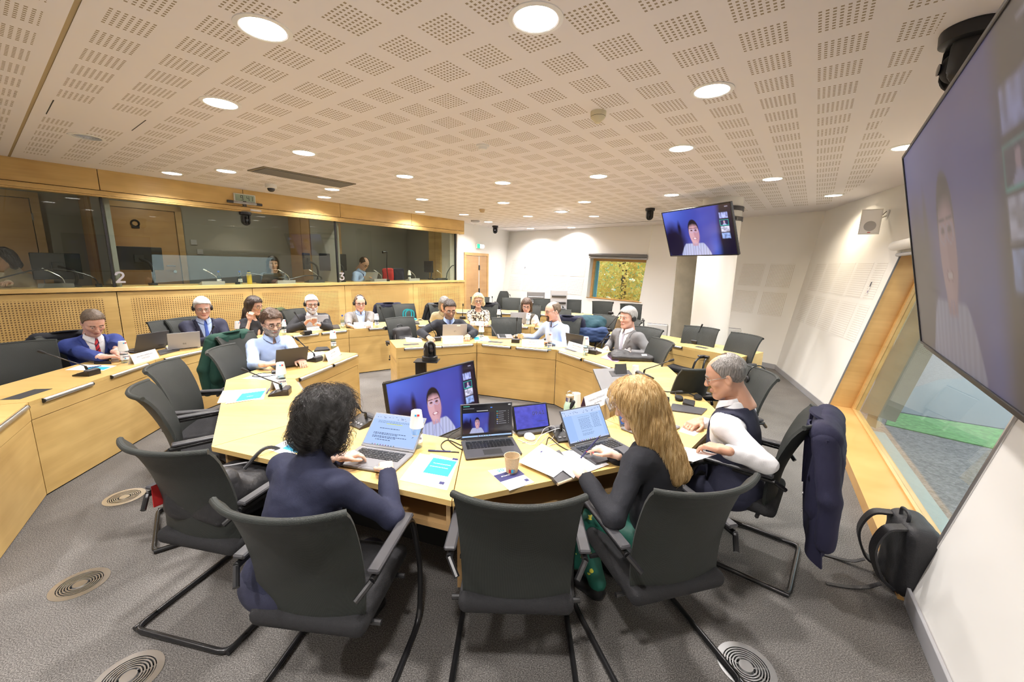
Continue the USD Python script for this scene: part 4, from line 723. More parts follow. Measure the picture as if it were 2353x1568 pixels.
hairmat('hair_black', (.006, .005, .005), (.022, .018, .016), .35); hairmat('hair_brown', (.035, .018, .010), (.095, .05, .028)); hairmat('hair_dark', (.016, .010, .007), (.045, .027, .018)); hairmat('hair_blonde', (.42, .26, .095), (.70, .50, .25)); hairmat('hair_light', (.50, .37, .19), (.74, .60, .38)); hairmat('hair_grey', (.22, .21, .20), (.45, .44, .43)); hairmat('hair_white', (.55, .54, .53), (.78, .77, .76)); hairmat('hair_salt', (.10, .09, .08), (.30, .28, .26)); hairmat('hair_ash', (.085, .06, .04), (.19, .14, .10)); hairmat('stubble', (.26, .16, .12), (.36, .24, .18)); hairmat('beard_grey', (.22, .18, .15), (.50, .45, .41))
def cloth(n, c, nz=.06, bump=.0008, bs_=420, sheen=.0, rough=.85): return plain(n, c, rough, noise=nz, nscale=9, bump=bump, bscale=bs_, sheen=sheen)
mat('lens_clear', {'t': ('transparent_bsdf', {'color': (.97, .98, .98)}), 'g': ('glossy_bsdf', {'roughness': .02}), 'm': ('mix_closure', {'fac': .07})}, [('t.BSDF', 'm.closure1'), ('g.BSDF', 'm.closure2')], 'm.closure')
cloth('suit_blue', (.020, .040, .20)); cloth('suit_navy', (.018, .020, .045)); cloth('suit_grey', (.17, .17, .175)); cloth('suit_midgrey', (.20, .19, .185)); cloth('suit_black', (.016, .016, .019)); cloth('shirt_white', (.80, .80, .82)); cloth('shirt_pale', (.44, .57, .86)); cloth('shirt_blue', (.36, .47, .80)); cloth('knit_dark', (.013, .015, .022)); cloth('knit_black', (.010, .011, .016)); cloth('navy_wool', (.011, .014, .040)); cloth('beige_wool', (.52, .43, .30)); cloth('khaki', (.36, .31, .20)); cloth('olive', (.055, .075, .03)); cloth('coat_green', (.010, .055, .038)); cloth('parka_teal', (.014, .055, .075)); cloth('grey_knit', (.12, .15, .18)); cloth('vest_brown', (.075, .065, .05)); cloth('tie_red', (.45, .015, .025)); cloth('tie_blue', (.07, .14, .52)); cloth('tie_silver', (.42, .42, .50)); cloth('tie_navy', (.025, .04, .14)); plain('lanyard', (.03, .10, .55), .5)
mat('red_striped_tie', {'t': ('texture_coordinate', {}), 'm': ('mapping', {'rotation': (0, .75, 0)}), 'w': ('wave_texture', {'scale': 9, 'bands_direction': 'x'}), 'r': ('rgb_ramp', {'ramp': [(.0, (.02, .015, .06)), (.12, (.02, .015, .06)), (.2, (.50, .02, .03)), (1, (.55, .02, .03))]}), 'p': ('principled_bsdf', {'roughness': .6})}, [('t.object', 'm.vector'), ('m.vector', 'w.vector'), ('w.fac', 'r.fac'), ('r.color', 'p.base_color')])
mat('blouse_pattern', {'t': ('texture_coordinate', {}), 'v': ('voronoi_texture', {'scale': 38}), 'n': ('noise_texture', {'scale': 32, 'detail': 1}), 'r': ('rgb_ramp', {'ramp': [(.42, (.70, .63, .50)), (.5, (.30, .22, .15)), (.56, (.03, .025, .025))], 'interpolate': True}), 'p': ('principled_bsdf', {'roughness': .7})}, [('t.object', 'n.vector'), ('n.fac', 'r.fac'), ('r.color', 'p.base_color')])
mat('skirt_print', {'t': ('texture_coordinate', {}), 'v': ('voronoi_texture', {'scale': 17, 'randomness': .8}), 'n': ('noise_texture', {'scale': 70, 'detail': 1}), 'a': ('math', {'math_type': 'multiply_add', 'value2': .5}), 'r': ('rgb_ramp', {'ramp': [(.40, (.62, .58, .06)), (.44, (.62, .58, .06)), (.48, (.008, .10, .07)), (1, (.005, .085, .06))]}), 'p': ('principled_bsdf', {'roughness': .6})}, [('t.object', 'v.vector'), ('t.object', 'n.vector'), ('n.fac', 'a.value1'), ('v.distance', 'a.value3'), ('a.value', 'r.fac'), ('r.color', 'p.base_color')])
def clone(F, v): G = object.__new__(Sdf3); G.lo, G.h, G.n, G.ax, G.v = F.lo, F.h, F.n, F.ax, v; return G
def mesh_of(F, v=None): return clone(F, F.v if v is None else v).mesh()
def head_field(h, fem, jaw=1.0):
    f = Sdf3((-.105, -.125, -.20), (.105, .145, .145), h); s = .94 if fem else 1.0
    f.ell((0, -.012, .035), (.076, .097, .092)); f.ell((0, .028, -.022), (.064 * s, .062, .088), .03); f.ell((0, .03, .045), (.062, .055, .05), .03)
    for x in (-1, 1):
        f.cap((x * .052 * s * jaw, -.002, -.055), (x * .018, .068, -.098), .022, .018, .03); f.ell((x * .043, .060, -.018), (.024, .024, .022), .025)
        f.cap((x * .012, .088, .027), (x * .046, .070, .026), .010 if not fem else .007, .010, .018); f.ell((x * .031, .098, .006), (.017, .014, .012), .014, 's')
    f.ell((0, .074, -.100), (.022 * jaw, .020, .018), .022); f.cap((0, .090, .018), (0, .110, -.022), .0075, .0125, .012); f.ell((0, .103, -.026), (.019, .013, .010), .008)
    f.ell((0, .089, -.058), (.026, .012, .006), .010); f.ell((0, .088, -.067), (.022, .012, .007), .010); f.cap((-.02, .104, -.0625), (.02, .104, -.0625), .0022, .0022, .004, 's')
    for x in (-1, 1):
        f.ell((x * .077, -.012, -.006), (.010, .020, .032), .006, R=Rz(x * .35)); f.ell((x * .084, -.006, -.004), (.006, .010, .018), .006, 's')
    f.cap((0, -.022, -.05), (0, -.050, -.19), .047 if fem else .053, .049 if fem else .058, .03)
    return f
def hair_mesh(style, hf, h, seed):
    """hair over the skull in head space"""
    g = Sdf3((-.17, -.19, -.42 if style in ('long', 'longwave') else -.20), (.17, .15, .18), h); X, Y, Z = np.meshgrid(*g.ax, indexing='ij')
    tk = {'short': .010, 'side': .014, 'curly': .020, 'receding': .008, 'fringe': .008, 'bob': .022, 'bobpuff': .028, 'long': .020, 'longwave': .022, 'slick': .009, 'shortgrey': .018}[style]
    g.ell((0, -.014, .037), (.076 + tk, .097 + tk, .092 + tk)); g.ell((0, .02, .06), (.060 + tk, .062 + tk * .8, .050 + tk), .03)
    zb = np.interp(Y, [-.10, -.06, -.02, .012, .035, .06, .10], {'short': [-.075, -.055, -.018, .0, .050, .074, .092], 'side': [-.08, -.06, -.02, .0, .045, .070, .088], 'slick': [-.11, -.08, -.02, .01, .055, .085, .105], 'curly': [-.075, -.055, -.015, .0, .045, .072, .085], 'shortgrey': [-.09, -.06, -.02, .0, .045, .068, .082], 'receding': [-.07, -.05, -.012, .008, .055, .10, .2], 'fringe': [-.07, -.05, -.01, .015, .2, .3, .4]}.get(style, [-.5, -.5, -.5, -.5, -.03, .062, .085]))
    if style in ('bob', 'bobpuff', 'long', 'longwave'):
        L = {'bob': -.10, 'bobpuff': -.052, 'long': -.36, 'longwave': -.36}[style]; w = {'bob': .04, 'bobpuff': .055, 'long': .042, 'longwave': .05}[style]
        for x in (-1, 1): g.cap((x * .062, -.02, .03), (x * (.075 + .01 * (style == 'bobpuff')), -.005 if 'bob' in style else .0, max(L, -.30)), w, w * .85 if 'bob' in style else w * .8, .03)
        g.cap((0, -.07, .0), (0, -.085, L), .066, .060 if 'bob' in style else .055, .04)
        if 'long' in style: g.cap((-.05, -.075, -.1), (-.06, -.075, L), .045, .04, .04); g.cap((.05, -.075, -.1), (.06, -.075, L), .045, .04, .04)
        zb = np.where((Z < -.03) & (Y > .025), 9., zb)
        face = np.sqrt((X / .058) ** 2 + ((Z + .02) / .098) ** 2) - 1
        g.v = np.maximum(g.v, np.where(Y > .02, -face * .05, -.1)); g.v = np.where((Y > .05) & (Z < .07), np.maximum(g.v, (Y - .05)), g.v)
    g.v = np.maximum(g.v, np.clip(zb - Z, -.2, .2) * .8)
    if style in ('receding', 'fringe'): g.v = np.maximum(g.v, -(np.sqrt((X / (.058 if style == 'receding' else .072)) ** 2 + ((Y - (.06 if style == 'receding' else -.0)) / .10) ** 2 + ((Z - .14) / .075) ** 2) - 1) * .05)
    g.noise({'curly': .010, 'short': .004, 'bob': .008, 'bobpuff': .013, 'longwave': .009}.get(style, .005), {'curly': 55, 'short': 90}.get(style, 42), seed, 2, (1, 1, .35))
    return g.mesh()
def hand(W, d, nrm, side, h, curl=.5, spread=1.0, thumb=.6, s=1.0, point=None):
    """a hand: wrist W, d along the fingers, nrm out of the back of the hand, side = thumb direction sign"""
    d = d / np.linalg.norm(d); nrm = nrm - d * (nrm @ d); nrm /= np.linalg.norm(nrm); b = np.cross(d, nrm) * side
    f = Sdf3(W - .16 * s - .04, W + .16 * s + .06 + d * .06, h) if False else Sdf3(np.minimum(W, W + d * .19 * s) - .085 * s, np.maximum(W, W + d * .19 * s) + .085 * s, h)
    M = np.stack([b, d, nrm], 1); f.cap(W - d * .03, W + d * .02, .026 * s, .027 * s); f.bx(W + d * .052 * s, np.array([.040, .046, .0145]) * s, .012 * s, .02 * s, R=M)
    tips = []
    for i, (o, L) in enumerate(((.030, .070), (.010, .080), (-.010, .074), (-.029, .058))):
        p = W + d * .090 * s + b * o * s - nrm * .002 * s; a = .15 + curl * .55; fd = d + b * o * 2.2 * spread; fd /= np.linalg.norm(fd); c = curl if point is None or i > 0 else point
        for k, (q, r) in enumerate(((.46, .0092), (.30, .0084), (.24, .0074))):
            fd2 = fd * math.cos(a) - nrm * math.sin(a); e = p + fd2 * L * q * s; f.cap(p, e, r * s, r * .93 * s, .005 * s); p = e; a += c * (.95 if k == 0 else .6)
        tips.append((p, fd2))
    p = W + d * .022 * s + b * .030 * s; e = p + (d * .62 + b * .62 - nrm * .25 * thumb) * .042 * s; f.cap(p, e, .015 * s, .0115 * s, .012 * s); e2 = e + (d * .85 + b * .15 - nrm * .45 * thumb) * .034 * s; f.cap(e, e2, .0108 * s, .009 * s, .006 * s); e3 = e2 + (d * .9 - b * .1 - nrm * .4 * thumb) * .026 * s; f.cap(e2, e3, .009 * s, .0078 * s, .004 * s)
    tips.append((e3, (e3 - e2) / np.linalg.norm(e3 - e2)))
    return f.mesh(), tips
def join(ms):
    try:
        M = Manifold()
        for v, f in ms:
            m = Manifold(manifold3d.Mesh(np.asarray(v, np.float32), np.asarray(f, np.uint32)))
            if m.is_empty(): raise ValueError
            M = M + m
        o = M.to_mesh(); return o.vert_properties[:, :3].astype(float), o.tri_verts.astype(int)
    except Exception: return cat(ms)
def ik(S, T, a, b, hint):
    d = T - S; L = np.linalg.norm(d); L2 = min(max(L, .12), (a + b) * .995); d = d / L; T = S + d * L2; c = (a * a + L2 * L2 - b * b) / (2 * L2); r = math.sqrt(max(a * a - c * c, 0)); hint = np.asarray(hint, float); hint = hint - d * (hint @ d); hint /= np.linalg.norm(hint) + 1e-9
    return S + d * c + hint * r, T
def person(label, headpx, look, lean=.12, skin='skin_fair', hair=('short', 'hair_brown'), fem=False, s=.96, seat=.46, tilt=0.0, hyaw=0.0, hpitch=.15, hroll=0.0, twist=0.0, bulk=1.0, top=None, legs='suit_navy', hands=None, glasses=None, headset=False, beard=None, fine=False, shoes=True, badge=None, legpose=None, handpose=None, base=None, shoulders=None, depth=None, fz=0.0, group=None, legdir=None):
    """a seated figure whose head centre is seen at headpx; look: point faced by the body; hands: world points of the wrists"""
    top = top or dict(kind='shirt', color='shirt_pale'); hh, hb, hc = (.0036, .0045, .009) if fine else (.0042, .0055, .0115)
    Rt = Rz(twist) @ Rx(-lean) @ Ry(tilt); P0 = V(0, 0, seat + .10 * s)
    if depth is not None:      # seat height follows from the head's place in space
        Hw = V(0, 0, HC) + ray(*headpx) * (depth / ray(*headpx)[1]); rel = (P0 + Rt @ (V(0, -.01, .53) * s))[2] + ((Rt @ V(0, 0, 1))[2] * .6 + .4) * .16 * s - seat; seat = min(max(Hw[2] - rel, fz + .33), fz + .60); P0 = V(0, 0, seat + .10 * s)
    tl = lambda x, y, z: P0 + Rt @ (V(x, y, z) * s)
    N = tl(0, -.01, .53); Rh = Rz(hyaw) @ Rx(-hpitch) @ Ry(hroll); Hc = N + (Rt @ V(0, .0, 1) * .6 + V(0, math.sin(hpitch) * .7, 1) * .4) * .16 * s + Rz(hyaw) @ V(0, .025 + .03 * math.sin(hpitch), 0)
    if base is None:
        Hw = at(*headpx, Hc[2]) if depth is None else Hw; lk = V(*look[:2]) - Hw[:2]; rz = face(*lk); loc = Hw - Rz(rz) @ V(Hc[0], Hc[1], 0); loc[2] = 0
    else: loc, rz = V(*base), face(*(V(*look[:2]) - V(*base)[:2]))
    t = thing('person', label, 'person', loc, rz, group); toL = lambda p: Rz(rz).T @ (np.asarray(p, float) - loc)
    sw = (.165 if fem else .185) * (shoulders or 1.0)
    # ---- arms
    hands = hands or {}; arm, hm = {}, []
    for sd, nm in ((1, 'R'), (-1, 'L')):
        S = tl(sd * sw, 0, .445); spec = hands.get(nm)
        if spec is None: T = tl(sd * .17, .27, .12)
        else: T = toL(spec[0]) if not (isinstance(spec[0], tuple) and spec[0] == ()) else S
        hint = V(sd * .45, -.45, -1.0) if spec is None or len(spec) < 2 or spec[1] is None else V(*spec[1]) * V(sd, 1, 1)
        E, T = ik(S, T, .285 * s, .255 * s, hint); arm[nm] = (S, E, T); fd = (T - E) / np.linalg.norm(T - E)
        hp = (handpose or {}).get(nm, {}); d = hp.get('d'); d = fd * .5 + V(0, .5, -.15) if d is None else Rz(rz).T @ V(*d) if hp.get('world') else V(*d)
        d = d / np.linalg.norm(d); cs = d @ fd; d = d if cs > .55 else (lambda w: fd * .55 + w / (np.linalg.norm(w) + 1e-9) * .835)(d - fd * cs); nr = hp.get('n'); nr = V(0, .0, 1.) if nr is None else V(*nr); m, tips = hand(T, d, nr, hp.get('flip', -1) * sd * 1.0, hb, hp.get('curl', .45), hp.get('spread', 1.), hp.get('thumb', .6), (.9 if fem else 1.0) * s, hp.get('point')); hm.append(m)
        arm[nm + 'tips'] = tips
    # ---- head
    hf = head_field(hh, fem); hx = lambda m: xf(m, Rh * (1.06 if not fem else .98), Hc)
    # ---- core body
    lo, hi = V(-.55, -.32, seat - .05), V(.55, .75, Hc[2] + .02)
    for nm in 'RL':
        for q in arm[nm]: lo, hi = np.minimum(lo, q - .1), np.maximum(hi, q + .1)
    def torso(f, k=.06, inf=0.0):
        b = bulk; f.ell(tl(0, .005, .02), np.array([.165 * b, .125 * b, .12]) * s + inf, R=Rt); f.ell(tl(0, .015, .17), np.array([.148 * b, .112 * b, .17]) * s + inf, k, R=Rt); f.ell(tl(0, .0, .33), np.array([.165 if not fem else .15, .112, .17]) * V(b, b, 1) * s + inf, k, R=Rt)
        if fem: f.ell(tl(.06, .085, .29), np.array([.06, .05, .06]) * s, .05); f.ell(tl(-.06, .085, .29), np.array([.06, .05, .06]) * s, .05)
        f.cap(tl(-sw * .86, -.005, .440), tl(sw * .86, -.005, .440), .062 * s + inf, None, .06); f.cap(tl(0, -.015, .45), tl(0, -.012, .56), .060 * s + inf * .3, .052 * s, .04); return f
    def arms(f, inf=0.0, k=.03, to=1.0):
        for nm in 'RL':
            S, E, T = arm[nm]; f.cap(S, E, (.053 if not fem else .046) * s + inf, (.043 if not fem else .038) * s + inf, k); f.cap(E, E + (T - E) * to, (.043 if not fem else .038) * s + inf, (.031 if not fem else .027) * s + inf * .9, .02)
        return f
    LG = []
    for sd in (1, -1):
        hip = P0 + V(sd * .09, .02, -.01) * s; kn = V(sd * .12, .40 * s, seat + .0); an = V(sd * .11, .30 * s, fz + .09)
        if legdir: Rl = Rz(face(*legdir) - rz); hip, kn, an = Rl @ hip, Rl @ kn, Rl @ an
        if legpose and sd in legpose: kn, an = V(*legpose[sd][0]), V(*legpose[sd][1])
        LG.append((hip, kn, an))
    core = arms(torso(Sdf3(lo, hi, .016), .06, -.014), -.008)
    hm2 = [hx(hf.mesh()), core.mesh()] + hm; body = part(t, 'body', join(hm2), skin, True)
    # ---- clothes
    T0 = torso(Sdf3(lo, hi, hc)); G = np.meshgrid(*T0.ax, indexing='ij'); q = np.stack([g - c for g, c in zip(G, P0)], -1) @ Rt / s; xt, yt, zt = q[..., 0], q[..., 1], q[..., 2]
    kind = top['kind']; neck = np.sqrt(xt ** 2 + (yt - .02) ** 2) - .072; low = (top.get('hem', -.07) - zt)
    A = clone(T0, T0.v.copy()); sl = top.get('sleeve', 1.0); arms(A, 0.0, .035, sl)
    if sl < .9:
        for nm in 'RL':
            S, E, T = arm[nm]; p = E + (T - E) * max(sl, .02) if sl > 0 else S + (E - S) * .6; dd = (T - E) / np.linalg.norm(T - E) if sl > 0 else (E - S) / np.linalg.norm(E - S)
            pd = sum((g - c) * k for g, c, k in zip(G, p, dd)); near = sum((g - c) ** 2 for g, c in zip(G, p)) < .14 ** 2; A.v = np.where(near, np.maximum(A.v, pd), A.v)
    for nm in 'RL':
        S, E, T = arm[nm]; dd = (T - E) / np.linalg.norm(T - E); pd = sum((g - c) * k for g, c, k in zip(G, T, dd)) + .016; near = sum((g - c) ** 2 for g, c in zip(G, T)) < .10 ** 2; A.v = np.where(near, np.maximum(A.v, pd), A.v)
    inf = {'suit': .020, 'shirt': .010, 'knit': .014, 'vestshirt': .010}[kind]
    def fold(v, amp, sc, seed=0): H_ = clone(T0, v); H_.noise(amp, sc, seed, 3); return H_.v
    sd_ = int(abs(headpx[0])) if headpx else 7
    ztop = .555 if kind != 'knit' or not top.get('roll') else .60
    if kind == 'suit':
        wdg = np.interp(zt, [-.3, top.get('button', .14), .50, .56], [-.05, 0, .085, .10]); cut = np.where(yt > 0, np.abs(xt) - wdg, .05)
        jv = np.maximum(fold(A.v - inf, .009, 11, sd_), -cut); jv = np.maximum(np.maximum(jv, low), np.maximum(zt - .535, np.where(zt > .44, -(neck + .004), -1))); J = part(t, 'jacket', mesh_of(T0, jv), top['color'], True)
        lw = np.interp(zt, [top.get('button', .14), .34, .43, .435, .52], [.004, .050, .062, .040, .034]); la = np.maximum(np.maximum(T0.v - inf - .008, np.maximum(wdg - .004 - np.abs(xt), np.abs(xt) - wdg - lw)), np.maximum(top.get('button', .14) - .01 - zt, np.maximum(zt - .54, -yt - .02)))
        part(t, 'lapels', mesh_of(T0, la), top['color'], 40)
        sv = np.maximum(np.maximum(T0.v - .008, -.02 - zt), np.maximum(zt - .545, np.where(zt > .49, -(neck + .012), -1))); sv = np.maximum(sv, np.maximum(-yt - .06, np.abs(xt) - .13)); part(t, 'shirt', mesh_of(T0, sv), top.get('shirt', 'shirt_white'), True)
        for nm in 'RL':
            S, E, T = arm[nm]; d_ = (T - E) / np.linalg.norm(T - E); part(t, 'shirt_cuff', tube([T - d_ * .03, T + d_ * .004], [.036 * s, .035 * s], 12), top.get('shirt', 'shirt_white'), 40)
    else:
        v = fold(A.v - inf, top.get('fold', .011), 13, sd_); v = np.maximum(v, low)
        vn = top.get('vneck')
        if vn: w_ = np.interp(zt, [.56 - vn, .56], [0, .065]); v = np.maximum(v, -np.where((yt > 0) & (zt > .56 - vn - .01), np.abs(xt) - w_, .05))
        v = np.maximum(v, np.maximum(zt - ztop, np.where((zt > .47) & (not top.get('roll')), -(neck + .01), -1)))
        part(t, 'sweater' if kind == 'knit' else 'shirt', mesh_of(T0, v), top['color'], True)
        if vn and top.get('under'): uv = np.maximum(np.maximum(T0.v - .004, .25 - zt), np.maximum(zt - .545, np.abs(xt) - .09)); part(t, 'undershirt', mesh_of(T0, np.maximum(uv, -yt)), top['under'], True)
        if kind == 'vestshirt':
            arm_h = np.sqrt((np.abs(xt) - sw / s - .03) ** 2 + (zt - .40) ** 2) - np.interp(zt, [.2, .44], [.105, .115]); wd = np.interp(zt, [.16, .50], [0, .075]); vv = np.maximum(np.maximum(fold(T0.v - .022, .004, 12, 3), -arm_h), np.maximum(-np.where(yt > 0, np.abs(xt) - wd, .05), np.maximum(-.09 - zt, zt - .52))); vv = np.maximum(vv, np.where(zt > .47, -(neck - .002), -1)); part(t, 'waistcoat', mesh_of(T0, vv), top['vest'], True)
    if top.get('collar'):
        cm = []; cc = top['collar']
        for sd in (-1, 1):
            a = np.linspace(0, 1, 9); ring = np.array([tl(math.sin(sd * (PI * (1 - u) + .12 * u)) * (.064 + .004 * u), -math.cos(PI * (1 - u) + .12 * u) * -.060 * 1.0 * 1.0 + .004 + .012 * u, .585 - .040 * u) for u in a]); lw_ = np.array([tl(math.sin(sd * (PI * (1 - u) + .22 * u)) * (.075 + .016 * u), math.cos(PI * (1 - u) + .22 * u) * .068 + .006 + .024 * u, .548 - .066 * u ** 2) for u in a])
            P_ = np.stack([ring, lw_], 1).reshape(-1, 3); F_ = []
            for i in range(8): F_ += [[2 * i, 2 * i + 1, 2 * i + 3], [2 * i, 2 * i + 3, 2 * i + 2]]
            F_ = np.array(F_); _, _, n_ = meshkit.arrays((P_, F_), True); k = len(P_); rim = list(range(0, k, 2)) + list(range(k - 1, 0, -2)); r2 = rim[1:] + rim[:1]; cm.append((np.vstack([P_ + n_ * .002, P_ - n_ * .002]), np.vstack([F_, F_[:, ::-1] + k] + [[[a_, b_, b_ + k], [a_, b_ + k, a_ + k]] for a_, b_ in zip(rim, r2)])))
        part(t, 'collar', cat(cm), cc, 60)
    if top.get('tie'):
        tw = np.interp(zt, [-.03, .02, .46, .495, .53], [.006, .038, .018, .022, .020]); tv = np.maximum(np.maximum(T0.v - .017, np.abs(xt) - tw), np.maximum(np.maximum(-yt, top.get('tie_end', -.02) - zt), zt - .525)); T_ = part(t, 'tie', mesh_of(T0, tv), top['tie'], True)
    if badge:
        a_, z_ = badge; i = np.argmin(np.abs(T0.v - inf) + 9 * (yt < 0) + 4 * np.abs(xt - a_) + 4 * np.abs(zt - z_)); bp = np.stack([g.ravel()[i] for g in G]) + Rt @ V(0, .016, 0); part(t, 'badge', box(bp, (.085, .004, .055), 0, Rt @ Rx(.25) @ Ry(.25 if a_ > 0 else -.25)), 'paper')
    # ---- legs
    LF = Sdf3(V(-.30, -.22, fz + .04), V(.34, .72, seat + .26), .014)
    if legpose: 
        for sd in legpose:
            for qq in legpose[sd]: LF = Sdf3(np.minimum(LF.lo, V(*qq) - .12), np.maximum(LF.lo + LF.h * (LF.n - 1), V(*qq) + .12), .014)
    LF.ell(P0 + V(0, .0, -.0), np.array([.178, .14, .115]) * s * V(bulk, bulk, 1))
    for hip, kn, an in LG:
        LF.cap(hip, kn, .090 * s, .066 * s, .05); LF.cap(kn, an, .064 * s, .050 * s, .03)
    if top.get('skirt'): LF.bx(P0 + V(0, .24, -.03), (.20, .26, .085), .06, .05); LF.bx(P0 + V(0, .44, -.18), (.19, .08, .16), .06, .06)
    LF.noise(.006, 11, sd_, 2); part(t, 'skirt' if top.get('skirt') else 'trousers', LF.mesh(), legs, True)
    if shoes:
        for hip, kn, an in LG:
            d_ = V(an[0] - 0, .0, 0) * 0 + V(0, 1, 0) if not legpose else V(*((legpose.get('toe') or (0, 1, 0)))); sf = Sdf3(an - .22, an + .25, .012); z0 = an[2] - .055; sf.cap(V(an[0], an[1], z0), V(an[0], an[1], z0) + d_ * .15, .040, .034); sf.cap(V(an[0], an[1], an[2]), V(an[0], an[1], z0), .042, .042, .03); sf.v = np.maximum(sf.v, (an[2] - .083) - np.meshgrid(*sf.ax, indexing='ij')[2]); part(t, 'shoe', sf.mesh(), 'black_plastic', True)
    # ---- face
    HX, HY, HZ = np.meshgrid(*hf.ax, indexing='ij'); patch_ = lambda reg, th: hx(mesh_of(hf, np.maximum(hf.v - th, reg)))
    for sd in (-1, 1):
        e = part(t, 'eye', hx(ball((sd * .031, .0765, .006), .0135, 7)), 'eye_white', True); part(e, 'iris', hx(ball((sd * .031, .0875, .003), (.0058, .0035, .0058), 6)), 'iris', True)
        part(t, 'eyebrow', patch_(np.sqrt(((HX - sd * .031) / .022) ** 2 + ((HZ - .029 + .18 * (np.abs(HX) - .031)) / .0055) ** 2) * .006 - .006 + np.where(HY < .03, 1, 0), .0025), hair[1] if hair[1] not in ('hair_white',) else 'hair_grey', True)
        part(t, 'eyelid', hx(mesh_of(hf, np.maximum(hf.v - .0, 1)) if False else xf(ball((0, 0, 0), (.0150, .0145, .0075), 7), Rx(.25), (sd * .031, .0775, .0135))), skin, True)
    part(t, 'lips', patch_(np.sqrt((HX / .023) ** 2 + ((HZ + .0625) / .0085) ** 2) * .008 - .008 + np.where(HY < .03, 1, 0), .0012), 'lip', True)
    if beard:
        if beard[0] == 'full': r = np.maximum(HZ + .047 - .24 * np.abs(HX) + np.where(HY < .02, .015 - HY * .4, 0), -(HY + .012)); r = np.maximum(r, -(np.sqrt((HX / .022) ** 2 + ((HZ + .0625) / .0075) ** 2) - 1) * .006)
        else: r = np.maximum(np.maximum(HZ + .040, np.abs(HX) - .032), -(HY - .04)); r = np.maximum(r, -(np.sqrt((HX / .022) ** 2 + ((HZ + .0625) / .0075) ** 2) - 1) * .006)
        r = np.maximum(r, -(HZ + (.135 if beard[0] == 'full' else .13))); bm = clone(hf, np.maximum(hf.v - beard[2], r)); bm.noise(.0022, 160, 3, 1); part(t, 'beard', hx(bm.mesh()), beard[1], True)
    if hair: part(t, 'hair', hx(hair_mesh(hair[0], hf, .0042 if fine else .005, sd_)), hair[1], True)
    if glasses:
        gl = []; a = np.linspace(0, 2 * PI, 21); w_, h_ = (.0235, .0195)
        for sd in (-1, 1): gl.append(tube(np.c_[sd * .0325 + w_ * np.sign(np.cos(a)) * np.abs(np.cos(a)) ** .75, .104 - .004 * np.abs(np.cos(a)) + 0 * a - .35 * np.abs(sd * .0325 + w_ * np.cos(a)) * .25, .004 + h_ * np.sign(np.sin(a)) * np.abs(np.sin(a)) ** .75], .0017, 6)); gl.append(tube([(sd * .056, .097, .010), (sd * .070, .07, .012), (sd * .080, -.005, .012), (sd * .080, -.025, -.004)], .0017, 6))
        gl.append(tube([(-.009, .103, .008), (0, .106, .011), (.009, .103, .008)], .0016, 6)); g_ = part(t, 'glasses', hx(cat(gl)), glasses, 40)
        for sd in (-1, 1): part(g_, 'lens', hx(xf(lathe([(0, -.0006), (.021, -.0006), (.021, .0006), (0, .0006)], 16), Rz(-sd * .12) @ Rx(PI / 2), (sd * .0325, .1005, .004))), 'lens_clear')
    if headset:
        a = np.linspace(-.12, PI + .12, 17); hs_ = part(t, 'headset', hx(strip(np.c_[.092 * np.cos(a), -.012 + 0 * a, .012 + .122 * np.sin(a)], .014, .005, V(0, 1, 0)) if False else tube(np.c_[.093 * np.cos(a), -.008 + 0 * a, .005 + .128 * np.sin(a)], .0055, 8)), 'black_plastic', 40)
        for sd in (-1, 1): part(hs_, 'ear_cushion', hx(xf(lathe([(0, -.012), (.026, -.012), (.032, -.004), (.032, .006), (.024, .014), (0, .014)], 18), Ry(sd * PI / 2), (sd * .090, -.008, -.004))), 'black_matte', 40)
    return t, dict(loc=loc, rz=rz, H=Hc, Rh=Rh, arm=arm, tl=tl, Rt=Rt)
# ---------------------------------------------------------------- who sits where
def hd(p0, p1): d = np.asarray(p1) - np.asarray(p0); return tuple(d / np.linalg.norm(d))
def hp(w, f, curl=.45, **k): return dict(d=hd(at(*w), at(*f)), world=True, curl=curl, **k)
# three in the foreground
p1, i1 = person('person with a dark curly bob in a navy sweater, seen from behind, typing', (754, 968), (-.42, 2.6), .42, 'skin_fair', ('bobpuff', 'hair_black'), True, .95, hyaw=-.12, hpitch=.30, depth=1.72, top=dict(kind='knit', color='navy_wool', roll=True, hem=-.16, fold=.010), legs='suit_navy', fine=True, bulk=1.08, shoulders=1.12,
    hands={'R': (at(888, 1082, .79), (1.0, -.3, -.9)), 'L': (at(783, 1052, .81), (1., -.2, -.6))}, handpose={'R': hp((888, 1082, .79), (884, 1030, .79), .62, flip=-1), 'L': hp((783, 1052, .81), (838, 1040, .79), .55, flip=-1)})
p2, i2 = person('person with long blonde hair in a black cardigan and green patterned skirt, writing notes', (1462, 930), (.02, 2.45), .24, 'skin_fair', ('longwave', 'hair_blonde'), True, .95, hyaw=.25, hpitch=.42, depth=1.93, top=dict(kind='knit', color='knit_black', hem=-.16, fold=.009, skirt=True), legs='skirt_print', fine=True, bulk=1.05, shoulders=1.08,
    hands={'L': (at(1342, 1096, .78), (1.0, -.2, -.8)), 'R': (at(1408, 1044, .80), (.8, -.3, -.8))}, handpose={'L': hp((1342, 1096, .78), (1318, 1068, .755), .14, flip=-1), 'R': hp((1408, 1044, .80), (1362, 1030, .785), .75, flip=-1, point=.1)})
